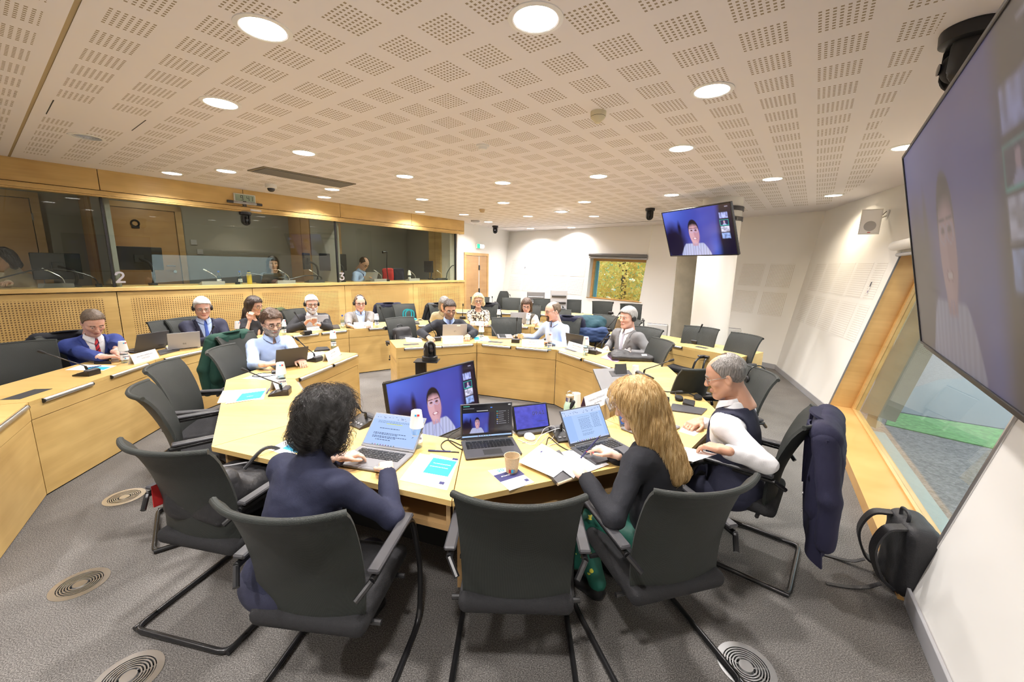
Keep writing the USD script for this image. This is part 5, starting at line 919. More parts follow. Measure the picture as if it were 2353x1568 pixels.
p3, i3 = person('person with short grey hair, rimless glasses, navy waistcoat and white shirt, reading a paper', (1668, 866), (.55, 3.1), .14, 'skin_tan', ('receding', 'hair_salt'), s=.99, hyaw=.30, hpitch=.36, depth=2.36, glasses='frame_metal', top=dict(kind='vestshirt', color='shirt_white', vest='suit_navy', collar='shirt_white', tie='tie_navy', hem=-.05), legs='suit_navy', fine=True, bulk=1.08,
    hands={'L': (at(1662, 1034, .84), (.25, -1., -.6)), 'R': (at(1608, 968, .78), (.8, -.3, -.8))}, handpose={'L': hp((1662, 1034, .84), (1618, 1022, .83), .55, flip=-1), 'R': hp((1608, 968, .78), (1568, 984, .76), .6, flip=-1)})
# ring
person('person with short grey beard and glasses in a pale blue shirt, typing', (624, 742), (-1.35, 3.25), .18, 'skin_fair', ('curly', 'hair_brown'), hpitch=.28, hyaw=-.05, depth=4.18, glasses='frame_dark', beard=('full', 'beard_grey', .004), top=dict(kind='shirt', color='shirt_pale', collar='shirt_pale', vneck=.10), badge=(.05, .27),
    hands={'R': (at(608, 838, .80), (.5, -.4, -1.)), 'L': (at(690, 828, .80), (.5, -.4, -1.))}, handpose={'R': hp((608, 838, .80), (650, 832, .78), .4)})
person('person with short dark hair and glasses in a black sweater over a blue collar', (1033, 711), (-.25, 4.2), .24, 'skin_tan', ('short', 'hair_dark'), hpitch=.34, depth=5.8, glasses='frame_dark', beard=('full', 'stubble', .0010), top=dict(kind='knit', color='knit_dark', collar='shirt_blue', vneck=.14, under='shirt_blue'), shoulders=1.08, badge=(.06, .38),
    hands={'R': (at(985, 775, .80), (1.2, -.2, -.3)), 'L': (at(1075, 772, .80), (1.2, -.2, -.3))})
person('person with shaved head and thin glasses in light blue shirt, reaching left', (1270, 716), (.02, 5.15), .20, 'skin_pink', ('fringe', 'hair_ash'), hpitch=.18, hyaw=-.35, depth=5.62, glasses='frame_metal', beard=('goatee', 'hair_brown', .003), top=dict(kind='shirt', color='shirt_pale', collar='shirt_pale', vneck=.06), bulk=1.1,
    hands={'R': (at(1196, 772, .78), (.6, -.3, -.9)), 'L': (at(1262, 786, .78), (.8, -.2, -.9))}, handpose={'R': hp((1196, 772, .78), (1172, 770, .77), .4), 'L': hp((1262, 786, .78), (1250, 786, .77), .5)})
person('person with wavy grey hair, headset, grey suit and silver tie, sitting sideways', (1443, 731), (.35, 4.35), .02, 'skin_pink', ('shortgrey', 'hair_grey'), hpitch=.06, hyaw=-.08, depth=5.12, headset=True, top=dict(kind='suit', color='suit_grey', tie='tie_silver', collar='shirt_white'), legs='suit_grey', badge=(-.10, .27), bulk=1.05,
    hands={'R': (at(1395, 800, .72), (.8, -.5, -.7)), 'L': (at(1450, 812, .74), (1., -.4, -.7))})
# outer arc
person('person with slicked hair in bright blue suit and red striped tie, looking down', (214, 742), (-2.3, 3.3), .28, 'skin_pink', ('slick', 'hair_ash'), hpitch=.55, hyaw=-.12, depth=4.18, legdir=(1, .1), top=dict(kind='suit', color='suit_blue', tie='red_striped_tie', collar='shirt_white'), shoulders=1.1, bulk=1.1, badge=(-.12, .27),
    hands={'R': (at(240, 822, .80), (.45, -.5, -1.)), 'L': (at(268, 812, .82), (.45, -.5, -1.))}, handpose={'R': hp((240, 822, .80), (270, 812, .80), .5), 'L': hp((268, 812, .82), (288, 808, .80), .6)})
person('person with white hair, headset and glasses in a navy suit with bright blue tie', (465, 708), (-1.9, 3.55), .14, 'skin_pink', ('side', 'hair_white'), hpitch=.22, hyaw=-.16, depth=5.2, legdir=(1, 0), headset=True, glasses='frame_metal', top=dict(kind='suit', color='suit_navy', shirt='shirt_pale', tie='tie_blue', collar='shirt_pale'), badge=(-.10, .22), shoulders=1.08, bulk=1.08,
    hands={'R': (at(482, 782, .79), (.45, -.5, -1.)), 'L': (at(520, 776, .80), (.45, -.5, -1.))}, handpose={'R': hp((482, 782, .79), (510, 776, .78), .5)})
person('person with long dark hair and glasses in a black top, chin resting on one hand', (584, 703), (-1.7, 5.45), .16, 'skin_warm', ('long', 'hair_dark'), True, hpitch=.25, hyaw=-.05, depth=5.65, glasses='frame_dark', top=dict(kind='shirt', color='knit_black', sleeve=.02), hands={'R': (onp(574, 735, V(-3.45, 5.4, 0), V(0, 1, 0)), (.6, .2, -1.)), 'L': (at(610, 765, .80), (1., -.2, -.8))}, handpose={'R': dict(d=(0, .3, 1.), n=(.9, .2, 0), curl=1.1)})
person('person with white beard, headset and round glasses in a black suit', (716, 699), (-1.4, 3.9), .20, 'skin_pink', ('side', 'hair_white'), hpitch=.16, depth=6.2, headset=True, glasses='frame_dark', beard=('full', 'hair_white', .007), top=dict(kind='suit', color='suit_black', collar='shirt_white'), shoulders=1.1, bulk=1.1, hands={'R': (at(700, 745, .86), (1.3, -.2, -.6)), 'L': (at(722, 742, .88), (1.2, -.2, -.7))}, handpose={'R': dict(d=(-.4, .3, .6), curl=.7), 'L': dict(d=(-.6, .2, .3), curl=.7)})
person('person with thinning fair hair, headset and glasses in a grey suit and open blue collar', (827, 697), (-1.1, 4.4), .10, 'skin_pink', ('receding', 'hair_ash'), hpitch=.18, depth=6.9, s=.93, headset=True, glasses='frame_dark', top=dict(kind='suit', color='suit_midgrey', shirt='shirt_pale', collar='shirt_pale'), shoulders=1.06, bulk=1.08, hands={'R': (at(802, 752, .78), (.5, -.4, -1.)), 'L': (at(842, 752, .78), (.5, -.4, -1.))}, handpose={'R': hp((802, 752, .78), (812, 748, .77), .4)})
person('person with long grey hair in a beige jacket, head bowed behind the dark sweater', (1021, 699), (-.6, 5.8), .42, 'skin_warm', ('bob', 'hair_salt'), True, hpitch=.55, hyaw=-.1, depth=7.35, top=dict(kind='knit', color='khaki', collar='khaki'))
person('person with a blonde bob and glasses in a black and cream patterned blouse', (1099, 692), (-.3, 4.5), .08, 'skin_warm', ('bobpuff', 'hair_light'), True, hpitch=.05, depth=7.4, glasses='frame_dark', top=dict(kind='shirt', color='blouse_pattern', vneck=.05), hands={'R': (at(1085, 745, .79), (.5, -.4, -1.)), 'L': (at(1118, 745, .79), (.5, -.4, -1.))})
person('person with wavy brown hair and glasses in a white blouse with brown waistcoat', (1210, 703), (.35, 5.2), .26, 'skin_pink', ('bob', 'hair_brown'), True, hpitch=.34, hyaw=-.15, depth=7.25, glasses='frame_dark', top=dict(kind='vestshirt', color='shirt_white', vest='vest_brown', collar='shirt_white'), hands={'R': (at(1198, 752, .79), (.5, -.4, -1.)), 'L': (at(1232, 742, .80), (.5, -.4, -1.))})
# interpreters
def booth(px_, o): return onp(*px_, bs(0, 0, o), BN)[1]
person('person with dark hair in a beige shawl, in the leftmost booth', (8, 596), tuple(bs(-.9, 0, -.1)[:2]), .15, 'skin_warm', ('bob', 'hair_black'), True, hpitch=.35, depth=booth((8, 596), -.62), fz=.6, top=dict(kind='knit', color='beige_wool', roll=True, fold=.012), shoulders=1.15, bulk=1.15, hands={'R': (onp(20, 650, bs(0, 0, -.35), BN), (1., -.3, -.7))})
person('person with long dark hair in grey, hand at the mouth, in the middle booth', (627, 606), (-1.5, 4.), .10, 'skin_warm', ('long', 'hair_black'), True, hpitch=.22, depth=booth((627, 606), -.75), fz=.6, top=dict(kind='knit', color='grey_knit'), hands={'R': (onp(630, 632, bs(0, 0, -.60), BN), (.9, -.1, -1.))}, handpose={'R': dict(d=(-.1, .1, 1.), curl=.9)})
person('person with glasses in a pale blue shirt, bent over papers in the right booth', (836, 606), tuple(bs(5.3, 0, .3)[:2]), .34, 'skin_warm', ('receding', 'hair_brown'), hpitch=.65, hyaw=-.4, depth=booth((836, 606), -.55), fz=.6, glasses='frame_dark', top=dict(kind='shirt', color='shirt_pale', collar='shirt_pale', tie='tie_navy'), hands={'R': (onp(838, 638, bs(0, 0, -.33), BN), (.5, -.4, -1.))})
# ---------------------------------------------------------------- screens: pictures drawn as vertex colours on fine grids
lin = lambda *c: np.array(srgb(*c))
def sm(d, w): return np.clip(.5 - d / w, 0, 1)[..., None]
def video(W=150, H=84, thumbs=True):
    y, x = np.meshgrid((np.arange(H) + .5) / H, (np.arange(W) + .5) / W * 16 / 9, indexing='ij'); n = meshkit.fbm(np.stack([x * 3, y * 3, 0 * x], -1), 3, 4)
    I = lin(62, 68, 162) * np.ones((H, W, 1)); mixin = lambda I, c, m: I * (1 - m) + np.array(c) * m
    I = mixin(I, lin(92, 118, 232), sm(np.hypot((x - .12) / 1.0, (y - .05) / .55) - .35, .9)); I = mixin(I, lin(80, 90, 200), sm(np.hypot((x - 1.05) / .5, (y - .25) / .7) - .4, 1.2) * .6)
    I = mixin(I, lin(30, 22, 48), sm(np.hypot((x - .20) / .44, (y - .70) / .46) - .8 + (n - .5) * .5, .5)); I = mixin(I, lin(30, 22, 48), sm(np.hypot((x - .42) / .06, (y - .40) / .2) - .7, .7)); I = mixin(I, lin(28, 20, 42), sm(1.47 - .10 * y - x, .12)); I = mixin(I, lin(70, 110, 225), sm(np.hypot((x - 1.30) / .2, (y - .85) / .4) - .5, .8) * .5)
    cx = .80; sh = np.maximum(np.abs(x - cx + .03) - (.20 + .20 * np.clip((y - .72) / .25, 0, 1) ** .6), .735 - y); I = mixin(I, lin(190, 196, 236) * (.86 + .14 * np.sin(x * 90 + 12 * y) [..., None]), sm(sh, .02)); I = mixin(I, lin(196, 150, 165), sm(np.maximum(np.abs(x - cx) - .10 + (y - .66) * .25, np.abs(y - .70) - .09), .02))
    fx, fy = x - cx - .02 * (y - .45), y - .50; I = mixin(I, lin(30, 22, 36), sm(np.hypot(fx / .138, (fy + .07) / .205) - 1, .08) * (fy < .02)[..., None]); I = mixin(I, lin(216, 168, 180), sm(np.maximum(np.hypot(fx / .132, (fy - .02) / .235) - 1, -.155 - fy + .25 * np.abs(fx)), .08)); I = mixin(I, lin(176, 120, 138), sm(np.hypot((fx - .07) / .07, (fy - .05) / .18) - .9, .7) * .5); I = mixin(I, lin(192, 138, 152), sm(np.hypot((fx - .012) / .016, (fy - .02) / .07) - 1, 1.) * .7)
    for s in (-1, 1): I = mixin(I, lin(60, 40, 55), sm(np.hypot((fx - s * .055) / .028, (fy + .045) / .014) - 1, .6)); I = mixin(I, lin(190, 190, 235), sm(np.abs(np.hypot((fx - s * .058) / .050, (fy + .035) / .038) - 1) - .10, .12)); I = mixin(I, lin(45, 30, 40), sm(np.hypot((fx - s * .06) / .05, (fy + .088) / .007) - 1, .6))
    I = mixin(I, lin(245, 225, 232), sm(np.hypot(fx / .040, (fy - .130) / .016) - 1, .25)); I = mixin(I, lin(150, 70, 95), sm(np.abs(np.hypot(fx / .048, (fy - .130) / .024) - 1) - .14, .2)); I = mixin(I, lin(150, 152, 205), sm(np.abs(np.abs(fx) - .02 - (y - .74) * .35) - .006, .012) * (y > .73)[..., None])
    if thumbs:
        for k, (y0, c) in enumerate(((.16, (170, 180, 245)), (.30, (44, 44, 88)), (.43, (205, 205, 235)), (.56, (150, 175, 235)))):
            m = sm(np.maximum(np.abs(x - 1.585) - .095, np.abs(y - y0 - .055) - .055), .01); q = meshkit.noise(np.stack([x * 34, y * 34, 0 * x + k * 9], -1))[..., None]; I = mixin(I, lin(*c) * (.25 + 1.2 * q if k != 1 else 1), m)
            if k == 1: I = mixin(I, lin(205, 170, 190), sm(np.hypot((x - 1.585) / .02, (y - y0 - .045) / .028) - 1, .2)); I = mixin(I, lin(180, 180, 230), sm(np.hypot((x - 1.585) / .045, (y - y0 - .12) / .05) - 1, .2) * m); I = mixin(I, lin(60, 200, 190), sm(np.abs(np.maximum(np.abs(x - 1.585) - .095, np.abs(y - y0 - .055) - .055)) - .004, .006))
        I = mixin(I, lin(180, 180, 210), sm(np.maximum(np.abs(x - 1.67) - .035, np.abs(y - .055) - .006), .01))
    return I
def document(W=170, H=106, seed=1, hl=True, cols=1):
    g = np.random.default_rng(seed); I = np.ones((H, W, 3)) * lin(178, 205, 250); I[:4] = lin(205, 218, 245); I[H - 5:] = lin(190, 205, 240); I[4:20, :] = lin(196, 214, 250)
    for k in range(26): a = g.integers(3, W - 8); r = g.integers(6, 17); I[r:r + 2, a:a + g.integers(2, 6)] = lin(120, 135, 180)
    for k in range(9): I[H - 4:H - 1, 30 + k * 9:33 + k * 9] = lin(*g.integers(40, 200, 3))
    if hl: rows = [(24, .12, .9, 0), (27, .12, .94, 0), (30, .12, .55, 0), (48, .2, .6, 1), (64, .12, .72, 1), (68, .12, .6, 1), (75, .12, .78, 1), (79, .12, .55, 1), (86, .2, .5, 1)]
    else: rows = [(r, .36, .62, 0) for r in range(26, 94, 3) if g.random() < .75] + [(r, .70, .86, 0) for r in range(24, 70, 3)]
    if not hl: I[20:H - 5, :int(W * .22)] = lin(165, 195, 245); I[20:H - 5, int(W * .92):] = lin(165, 195, 245)
    for r, a, b, bold in rows:
        x = int(a * W)
        while x < b * W: w = g.integers(3, 9); I[r:r + 1 + bold, x:x + w] = lin(60, 75, 120) if bold else lin(105, 125, 170); x += w + 2
    if hl: I[32:34, int(.30 * W):int(.62 * W)] = lin(215, 225, 90)
    return I
def teams(W=160, H=96):
    I = np.ones((H, W, 3)) * lin(34, 32, 38); v = video(100, 60, False); I[24:84, 4:104] = v * .9; I[H - 5:] = lin(170, 200, 235); g = np.random.default_rng(3); I[2:8] = lin(28, 26, 30)
    for k in range(7): I[22 + k * 6:25 + k * 6, 112:115] = lin(*((60, 190, 180), (200, 150, 90), (60, 170, 200), (50, 120, 220), (235, 180, 60), (190, 190, 210), (150, 150, 200))[k]); I[23 + k * 6:24 + k * 6, 117:117 + g.integers(16, 28)] = lin(170, 170, 180); I[22 + k * 6:24 + k * 6, 150:151] = lin(190, 190, 190)
    I[18:20, 48:84] = lin(205, 205, 205); I[3:5, 6:26] = lin(90, 200, 180); I[10:12, 5:40] = lin(120, 120, 130); I[9:12, 92:98] = lin(70, 130, 235); I[3:6, 150:158] = lin(220, 220, 220)
    for k in range(6): I[H - 4:H - 2, 50 + 8 * k:53 + 8 * k] = lin(*g.integers(40, 220, 3))
    return I
def panel909(W=90, H=56):
    y, x = np.meshgrid(np.linspace(0, 1, H), np.linspace(0, 1, W), indexing='ij'); n = meshkit.fbm(np.stack([x * 9, y * 9, 0 * x], -1), 3, 8)[..., None]; return lin(86, 88, 196) * (.75 + .5 * n)
def pict(parent, I, w, h, mtl, R, t, name='screen', world=False):
    """the picture I on a w x h rectangle: local x right, z up, facing -y, placed by R, t"""
    H, W = I.shape[:2]; u, v = np.meshgrid(np.linspace(-w / 2, w / 2, W), np.linspace(h / 2, -h / 2, H)); P = np.stack([u, 0 * u, v], -1).reshape(-1, 3)
    i, j = np.meshgrid(np.arange(H - 1), np.arange(W - 1), indexing='ij'); a = i * W + j; F = np.vstack([np.stack([a, a + W, a + W + 1], -1).reshape(-1, 3), np.stack([a, a + W + 1, a + 1], -1).reshape(-1, 3)])
    return part(parent, name, xf((P, F), R, t), mtl, False, world, col=I.reshape(-1, 3))
def tv(name, lab, p, w, h, I, mtl, bez=.014):
    """a wall of screen: centre p[:3], yaw p[3], lean p[4]; facing the room"""
    c = V(*p[:3]); R = Rz(p[3]) @ Rx(-p[4]); t = thing(name, lab, 'screen', c, M=R)
    part(t, 'housing', box((0, .022, 0), (w, .036, h), .006), 'black_plastic'); part(t, 'back_bulge', box((0, .055, -.02), (w * .7, .05, h * .55), .02), 'black_matte'); pict(t, I, w - 2 * bez, h - 2 * bez, mtl, np.eye(3), (0, .0025, 0))
    for m in ((0, h / 2 - bez / 2, w, bez), (0, -h / 2 + bez / 2, w, bez), (-w / 2 + bez / 2, 0, bez, h), (w / 2 - bez / 2, 0, bez, h)): part(t, 'bezel', box((m[0], .002, m[1]), (m[2], .010, m[3]), .002), 'black_plastic')
    return t, R
VID = video()
t, R = tv('floor_screen', 'big screen standing on the floor inside the ring, showing a smiling man', (-.68, 3.62, .49, .933, .175), 1.1, .632, VID, 'screen')
part(t, 'stand_column', box((0, .10, -.10), (.10, .05, .60), .01), 'black_plastic'); part(t, 'stand_base', box((0, .16, -.36), (.62, .40, .03), .008, Rx(.175)), 'black_plastic')
t, R = tv('column_screen', 'screen tilted down from the white column near the ceiling, showing a smiling man', (2.634, 5.994, 2.311, -1.185, -.375), 1.24, .71, VID, 'screen')
c = V(2.634, 5.994, 2.311); b = COL - c; b[2] = .12; part(t, 'wall_arm', tube([c + R @ V(0, .07, .05), c + b * .55 + V(0, 0, .1), c + b * .80], .035, 8), 'black_plastic', world=True)
for z in (2.55, 2.70): part(t, 'clamp_ring', xf(disc(.286, .304, z - .03, z + .03, 40), None, COL), 'dark_grey', 30, world=True)
t, R = tv('large_screen', 'very large dark screen at the right edge, seen at a grazing angle', (1.535, 1.457, 1.897, -2.224 + PI, .217 * -1), 1.68, .958, VID, 'screen_wide') if False else tv('large_screen', 'very large dark screen at the right edge, seen at a grazing angle', (1.535, 1.457, 1.897, -2.224, -.217), 1.68, .958, VID, 'screen_wide', .012)
part(t, 'bottom_bar', box((0, .03, -.49), (1.68, .045, .03), .006), 'black_plastic'); part(t, 'ceiling_pole', tube([(1.80, 1.30, 1.95), (1.86, 1.25, CEIL)], .04, 10), 'black_plastic', world=True)
# ---------------------------------------------------------------- laptops
def keyboard(w, d):
    ms = []
    for r in range(5):
        n = 14 if r < 4 else 8
        for k in range(n): ms.append(box((-w / 2 + w * (k + .5) / n, -d / 2 + d * (r + .5) / 5, .0), (w / n * .84, d / 5 * .80, .003)))
    return cat(ms)
KB = keyboard(.275, .095)
def laptop(lab, hl, hr, top, I=None, toward='away', c='dark_grey', w=None, lh=.215, deep=.225, z=TZ, logo=None, sticker=False, depthpl=None):
    """hinge ends seen at hl, hr; lid's top middle seen at top; its user is away from or toward the camera"""
    a, b = (at(*hl, z + .014), at(*hr, z + .014)) if depthpl is None else depthpl; m = (a + b) / 2; e = b - a; e[2] = 0; w = w or min(max(np.linalg.norm(e), .29), .345); e /= np.linalg.norm(e); u = V(-e[1], e[0], 0)
    if (u @ m > 0) != (toward == 'away'): u = -u
    ex = np.cross(-u, V(0, 0, 1)); ex = -ex; M = np.stack([np.cross(V(0, 0, 1), u) * -1, u, V(0, 0, 1)], 1)     # local +y towards the user
    t = thing('laptop', lab, 'laptop', V(m[0], m[1], z), M=M); part(t, 'base', box((0, deep / 2, .009), (w, deep, .014), .004), c); part(t, 'keyboard', xf(KB, Rz(PI), (0, .075, .0175)), 'black_plastic'); part(t, 'touchpad', box((0, deep - .05, .0163), (.105, .06, .001)), 'black_matte' if c == 'dark_grey' else 'grey_plastic')
    best, ba = 1e9, .3
    if top is not None:
        for an in np.linspace(-.1, .95, 64):
            q = M @ V(0, -lh * math.sin(an), .016 + lh * math.cos(an)) + V(m[0], m[1], z) - V(0, 0, HC); pxl = V(1176.5 + FPX * (q @ rt) / (q @ fw), 784 - FPX * (q @ up) / (q @ fw)); d = np.linalg.norm((pxl - V(*top)) * V(.3, 1))
            if d < best: best, ba = d, an
    L = Rx(ba) @ np.diag([1, 1, 1.]); lid = part(t, 'lid', xf(box((0, -.0035, lh / 2), (w, .006, lh), .0025), L, (0, 0, .016)), c); part(t, 'hinge', tube([(-w * .4, 0, .014), (w * .4, 0, .014)], .006, 8), 'black_plastic')
    flipx = Rz(PI)
    if I is not None: pict(t, I, w * .95, lh * .90, 'screen', L @ flipx, L @ V(0, .0012, lh * .52) + V(0, 0, .016))
    else: part(t, 'screen', xf(box((0, .0002, lh / 2), (w * .95, .001, lh * .9)), L, (0, 0, .016)), 'black_matte')
    if logo:
        g = meshkit.text_mesh(logo[0], logo[1], .0006, True); v = np.array(g.vertices); v -= (v.max(0) + v.min(0)) / 2; part(t, 'lid_mark', xf((v @ np.array([[-1, 0, 0], [0, 0, 1], [0, 1, 0.]]) @ np.eye(3), np.array(g.faces)), L, L @ V(logo[2], -.0072, lh * logo[3]) + V(0, 0, .016)), logo[4])
    if sticker: part(t, 'sticker', xf(box((sticker, -.0072, lh * .9), (.05, .001, .018)), L, (0, 0, .016)), 'paper')
    return t
laptop('grey laptop of the person in navy, screen showing text with a yellow line', (829, 1024), (951, 1042), (903, 955), document(seed=2), 'toward', 'grey_plastic')
laptop('black laptop in the middle of the front table, showing a video call', (1059, 1014), (1178, 1004), (1116, 927), teams(), 'toward', 'dark_grey')
laptop('dark laptop beside the blonde person, showing a document page', (1310, 1028), (1404, 1005), (1338, 937), document(seed=5, hl=False), 'toward', 'dark_grey')
laptop('open laptop seen edge on behind the blonde hair, with a bright blue picture', (1420, 985), (1500, 955), (1445, 880), np.ones((20, 30, 3)) * lin(70, 130, 215) * np.linspace(.6, 1.5, 30)[None, :, None], 'toward', 'grey_plastic')
laptop('dark laptop of the bearded man in pale blue, its lid towards the camera', (634, 846), (703, 836), (672, 800), None, 'away', 'dark_grey')
laptop('dark grey laptop in front of the blue suit, lid towards the camera', (303, 811), (385, 796), (346, 765), None, 'away', 'dark_grey', logo=('ThinkPad', .011, .11, .18, 'black_matte'))
laptop('silver tablet computer on its kickstand in front of the white-haired man', (391, 804), (457, 797), (424, 764), None, 'away', 'skirting_grey', w=.30, lh=.20, logo=('##', .02, 0, .30, 'grey_plastic'))
laptop('silver laptop in front of the man with the white beard', (704, 758), (757, 755), (730, 723), None, 'away', 'skirting_grey', logo=('hp', .02, 0, .5, 'dark_grey'))
laptop('dark brown laptop in front of the man in grey with headset', (813, 741), (857, 739), (836, 719), None, 'away', 'black_plastic', lh=.20)
laptop('silver laptop with a white sticker in front of the dark sweater', (1015, 778), (1073, 776), (1045, 745), None, 'away', 'skirting_grey', sticker=.05, logo=('hp', .02, 0, .5, 'grey_plastic'))
laptop('grey laptop turned sideways, left of the balding man', (1144, 781), (1139, 765), (1128, 744), None, 'toward' if False else 'away', 'grey_plastic', depthpl=(at(1146, 781, TZ + .014), at(1140, 765, TZ + .014)))
laptop('small dark laptop in front of the grey suit, lid towards the camera', (1306, 796), (1342, 803), (1322, 768), None, 'away', 'dark_grey', lh=.19, w=.29)
laptop('dark laptop in front of the blonde woman in the patterned blouse', (1082, 738), (1121, 738), (1101, 716), None, 'away', 'dark_grey', lh=.2)
laptop('silver laptop in front of the woman in the brown waistcoat', (1172, 744), (1210, 744), (1191, 718), None, 'away', 'skirting_grey', logo=('hp', .02, 0, .5, 'grey_plastic'))
for lab, l_, r_, tp, o, c in (('black laptop before the person with hand at mouth, in the booth', (600, 650), (650, 648), (625, 628), -.22, 'black_plastic'), ('silver laptop of the man writing in the right booth', (838, 646), (864, 645), (850, 626), -.28, 'skirting_grey')):
    pl = tuple(V(*onp(*q, bs(0, 0, o), BN)[:2], 1.414) for q in (l_, r_)); laptop(lab, l_, r_, tp, None, 'away', c, z=1.40, lh=.2, depthpl=pl)
# touch panel with the time
m = (at(1187, 1003, TZ), at(1264, 992, TZ)); c = (m[0] + m[1]) / 2; e = (m[1] - m[0]) / np.linalg.norm(m[1] - m[0]); t = thing('touch_panel', 'small blue touch panel showing 09:41 on the front table', 'touch panel', c, math.atan2(e[1], e[0])); R = Rx(-.42)
part(t, 'housing', xf(box((0, .012, .095), (.245, .018, .165), .005), R, (0, 0, .012)), 'black_plastic'); pict(t, panel909(), .220, .140, 'screen', R, R @ V(0, .0022, .097) + V(0, 0, .012)); part(t, 'foot', box((0, .05, .012), (.22, .14, .024), .006), 'dark_grey')
def lettering(parent, txt, h, R, o, mtl='ink', bold=False, name='lettering', center=True, label=None, world=False):
    g = meshkit.text_mesh(txt, h, .0005, bold); v = np.array(g.vertices)
    if center: v[:, 0] -= (v[:, 0].max() + v[:, 0].min()) / 2
    return part(parent, name, xf((v, np.array(g.faces)), R, o), mtl, label=label, world=world)
UPR = np.array([[1, 0, 0], [0, 0, -1], [0, 1, 0.]])              # text plane -> upright, facing -y
lettering(t, '09:41', .022, R @ UPR, R @ V(.05, .0012, .105) + V(0, 0, .012), 'ink'); lettering(t, 'commend', .008, R @ UPR, R @ V(.06, .0012, .060) + V(0, 0, .012), 'ink')
# ---------------------------------------------------------------- gooseneck table microphones
def mic(lab, base, head, yawpx=None, long=False, z=TZ):
    p = at(*base, z); h = V(p[0], p[1], 0); hn = h / np.linalg.norm(h); d = V(-.1, 3.6) - p[:2]; d /= np.linalg.norm(d); t = thing('table_microphone', lab, 'microphone', p, face(*d))
    part(t, 'base', hull([(x, y, q) for x in (-.055, .055) for y, q in ((-.085, 0), (.06, 0), (-.085, .012), (.02, .045), (.06, .045))]), 'black_plastic'); part(t, 'speaker_block', box((0, .035, .040), (.11, .045, .035), .008), 'dark_grey'); lettering(t, 'TAIDEN', .010, Rz(PI) @ UPR, (0, .0582, .036), 'grey_plastic')
    part(t, 'buttons', cat([box((x, -.055, .022), (.018, .014, .006), .001, Rx(.3)) for x in (-.03, 0, .03)]), 'grey_plastic'); q = onp(*head, p + hn * 0, hn); s0 = p + V(0, 0, .045); mid = s0 + (q - s0) * .45 + V(0, 0, .07 * np.linalg.norm((q - s0)[:2])); e = (q - mid) / np.linalg.norm(q - mid)
    part(t, 'stem', tube(smoothpath([s0, s0 + V(0, 0, .03) + (q - s0) * .04, mid, q], 6), .0045, 6), 'black_plastic', 40, world=True); part(t, 'stem_foot', tube([s0 - V(0, 0, .01), s0 + V(0, 0, .03) + (q - s0) * .04], .009, 8), 'black_plastic', world=True); part(t, 'capsule', tube([q - e * .02, q - e * .0, q + e * .028, q + e * .034], [.007, .0115, .0115, .006], 10), 'black_matte', 40, world=True)
for a in (('gooseneck microphone before the empty left chair, stem leaning left', (203, 862), (98, 810)), ('gooseneck microphone on the ring table at left, its long stem across the papers', (648, 906), (565, 852)), ('gooseneck microphone right of the pale blue shirt, left side of the ring', (724, 830), (684, 781)), ('microphone in front of the man with the white beard', (704, 768), (679, 721)), ('microphone in front of the white-haired man in navy', (476, 795), (489, 754)), ('microphone behind the backpack chair', (890, 757), (874, 709)), ('microphone left of the laptop of the dark sweater', (1002, 783), (987, 741)), ('microphone in front of the balding man', (1185, 787), (1188, 735)),
          ('microphone in front of the grey suit, stem leaning right', (1366, 813), (1397, 769)), ('microphone standing behind the grey suit, left of its head', (1397, 762), (1423, 721)), ('microphone on the outer table before the white column', (1596, 790), (1612, 750)), ('microphone with long stem before the empty ring chair at right', (1478, 868), (1541, 829)), ('microphone left of the headphones, beyond the blonde hair', (1512, 918), (1559, 901)), ('microphone among cables beside the blonde person and the laptop', (1288, 1004), (1314, 932)), ('microphone behind the woman in navy, left of her laptop', (842, 975), (822, 935)), ('microphone on the back table near the blonde bob', (1132, 706), (1131, 684)), ('microphone behind the brown hair', (1237, 728), (1238, 704)), ('microphone on the back row under the window', (1404, 722), (1409, 697)), ('back row microphone left of the sideways chair', (1176, 695), (1172, 679)), ('microphone between black coat and blonde bob', (1063, 733), (1064, 702))): mic(*a)
# ---------------------------------------------------------------- water bottles with paper cups on top
def bottle(lab, px_, z=TZ, cup=True, cap='water_blue', body='clear_plastic', src=[]):
    p = at(*px_, z) if len(px_) == 2 else V(*px_)
    if src and cup: dup(src[0], p, -.3 * p[0], lab, 'carafe bottles with cups'); return
    t = thing('water_bottle', lab, 'bottle', p, -.3 * p[0]); part(t, 'shell', lathe([(0, .001), (.028, .001), (.031, .008), (.031, .10), (.029, .13), (.018, .165), (.0125, .19), (.0125, .205)], 20), body, 40); part(t, 'water', lathe([(0, .003), (.0295, .004), (.0298, .10), (.0275, .128), (0, .129)], 18), 'water_fill', 40)
    part(t, 'label', lathe([(.0314, .035), (.0314, .085)], 20), 'paper', 40); lettering(t, 'Carola', .013, UPR, (0, -.0325, .062), 'navy_print', True); part(t, 'label_mark', xf(lathe([(0, 0), (.006, 0)], 12), UPR, (-.008, -.0322, .048)), 'cyan_print')
    if cup: c = part(t, 'paper_cup', lathe([(.040, .125), (.0405, .128), (.029, .222), (.0, .223)], 20), 'cup_white', 40); part(c, 'print_mark', box((.012, -.0335, .205), (.013, .003, .010), 0, Rx(-.12)), 'red_print'); part(c, 'print_mark', box((-.003, -.0345, .205), (.010, .003, .010), 0, Rx(-.12)), 'cyan_print'); src.append(t.GetPrim())
    else: part(t, 'cap', lathe([(.0135, .19), (.0135, .212), (0, .212)], 12), cap, 40)
plain('cap_blue', (.03, .10, .5), .4); plain('yellow_plastic', (.72, .52, .02), .4)
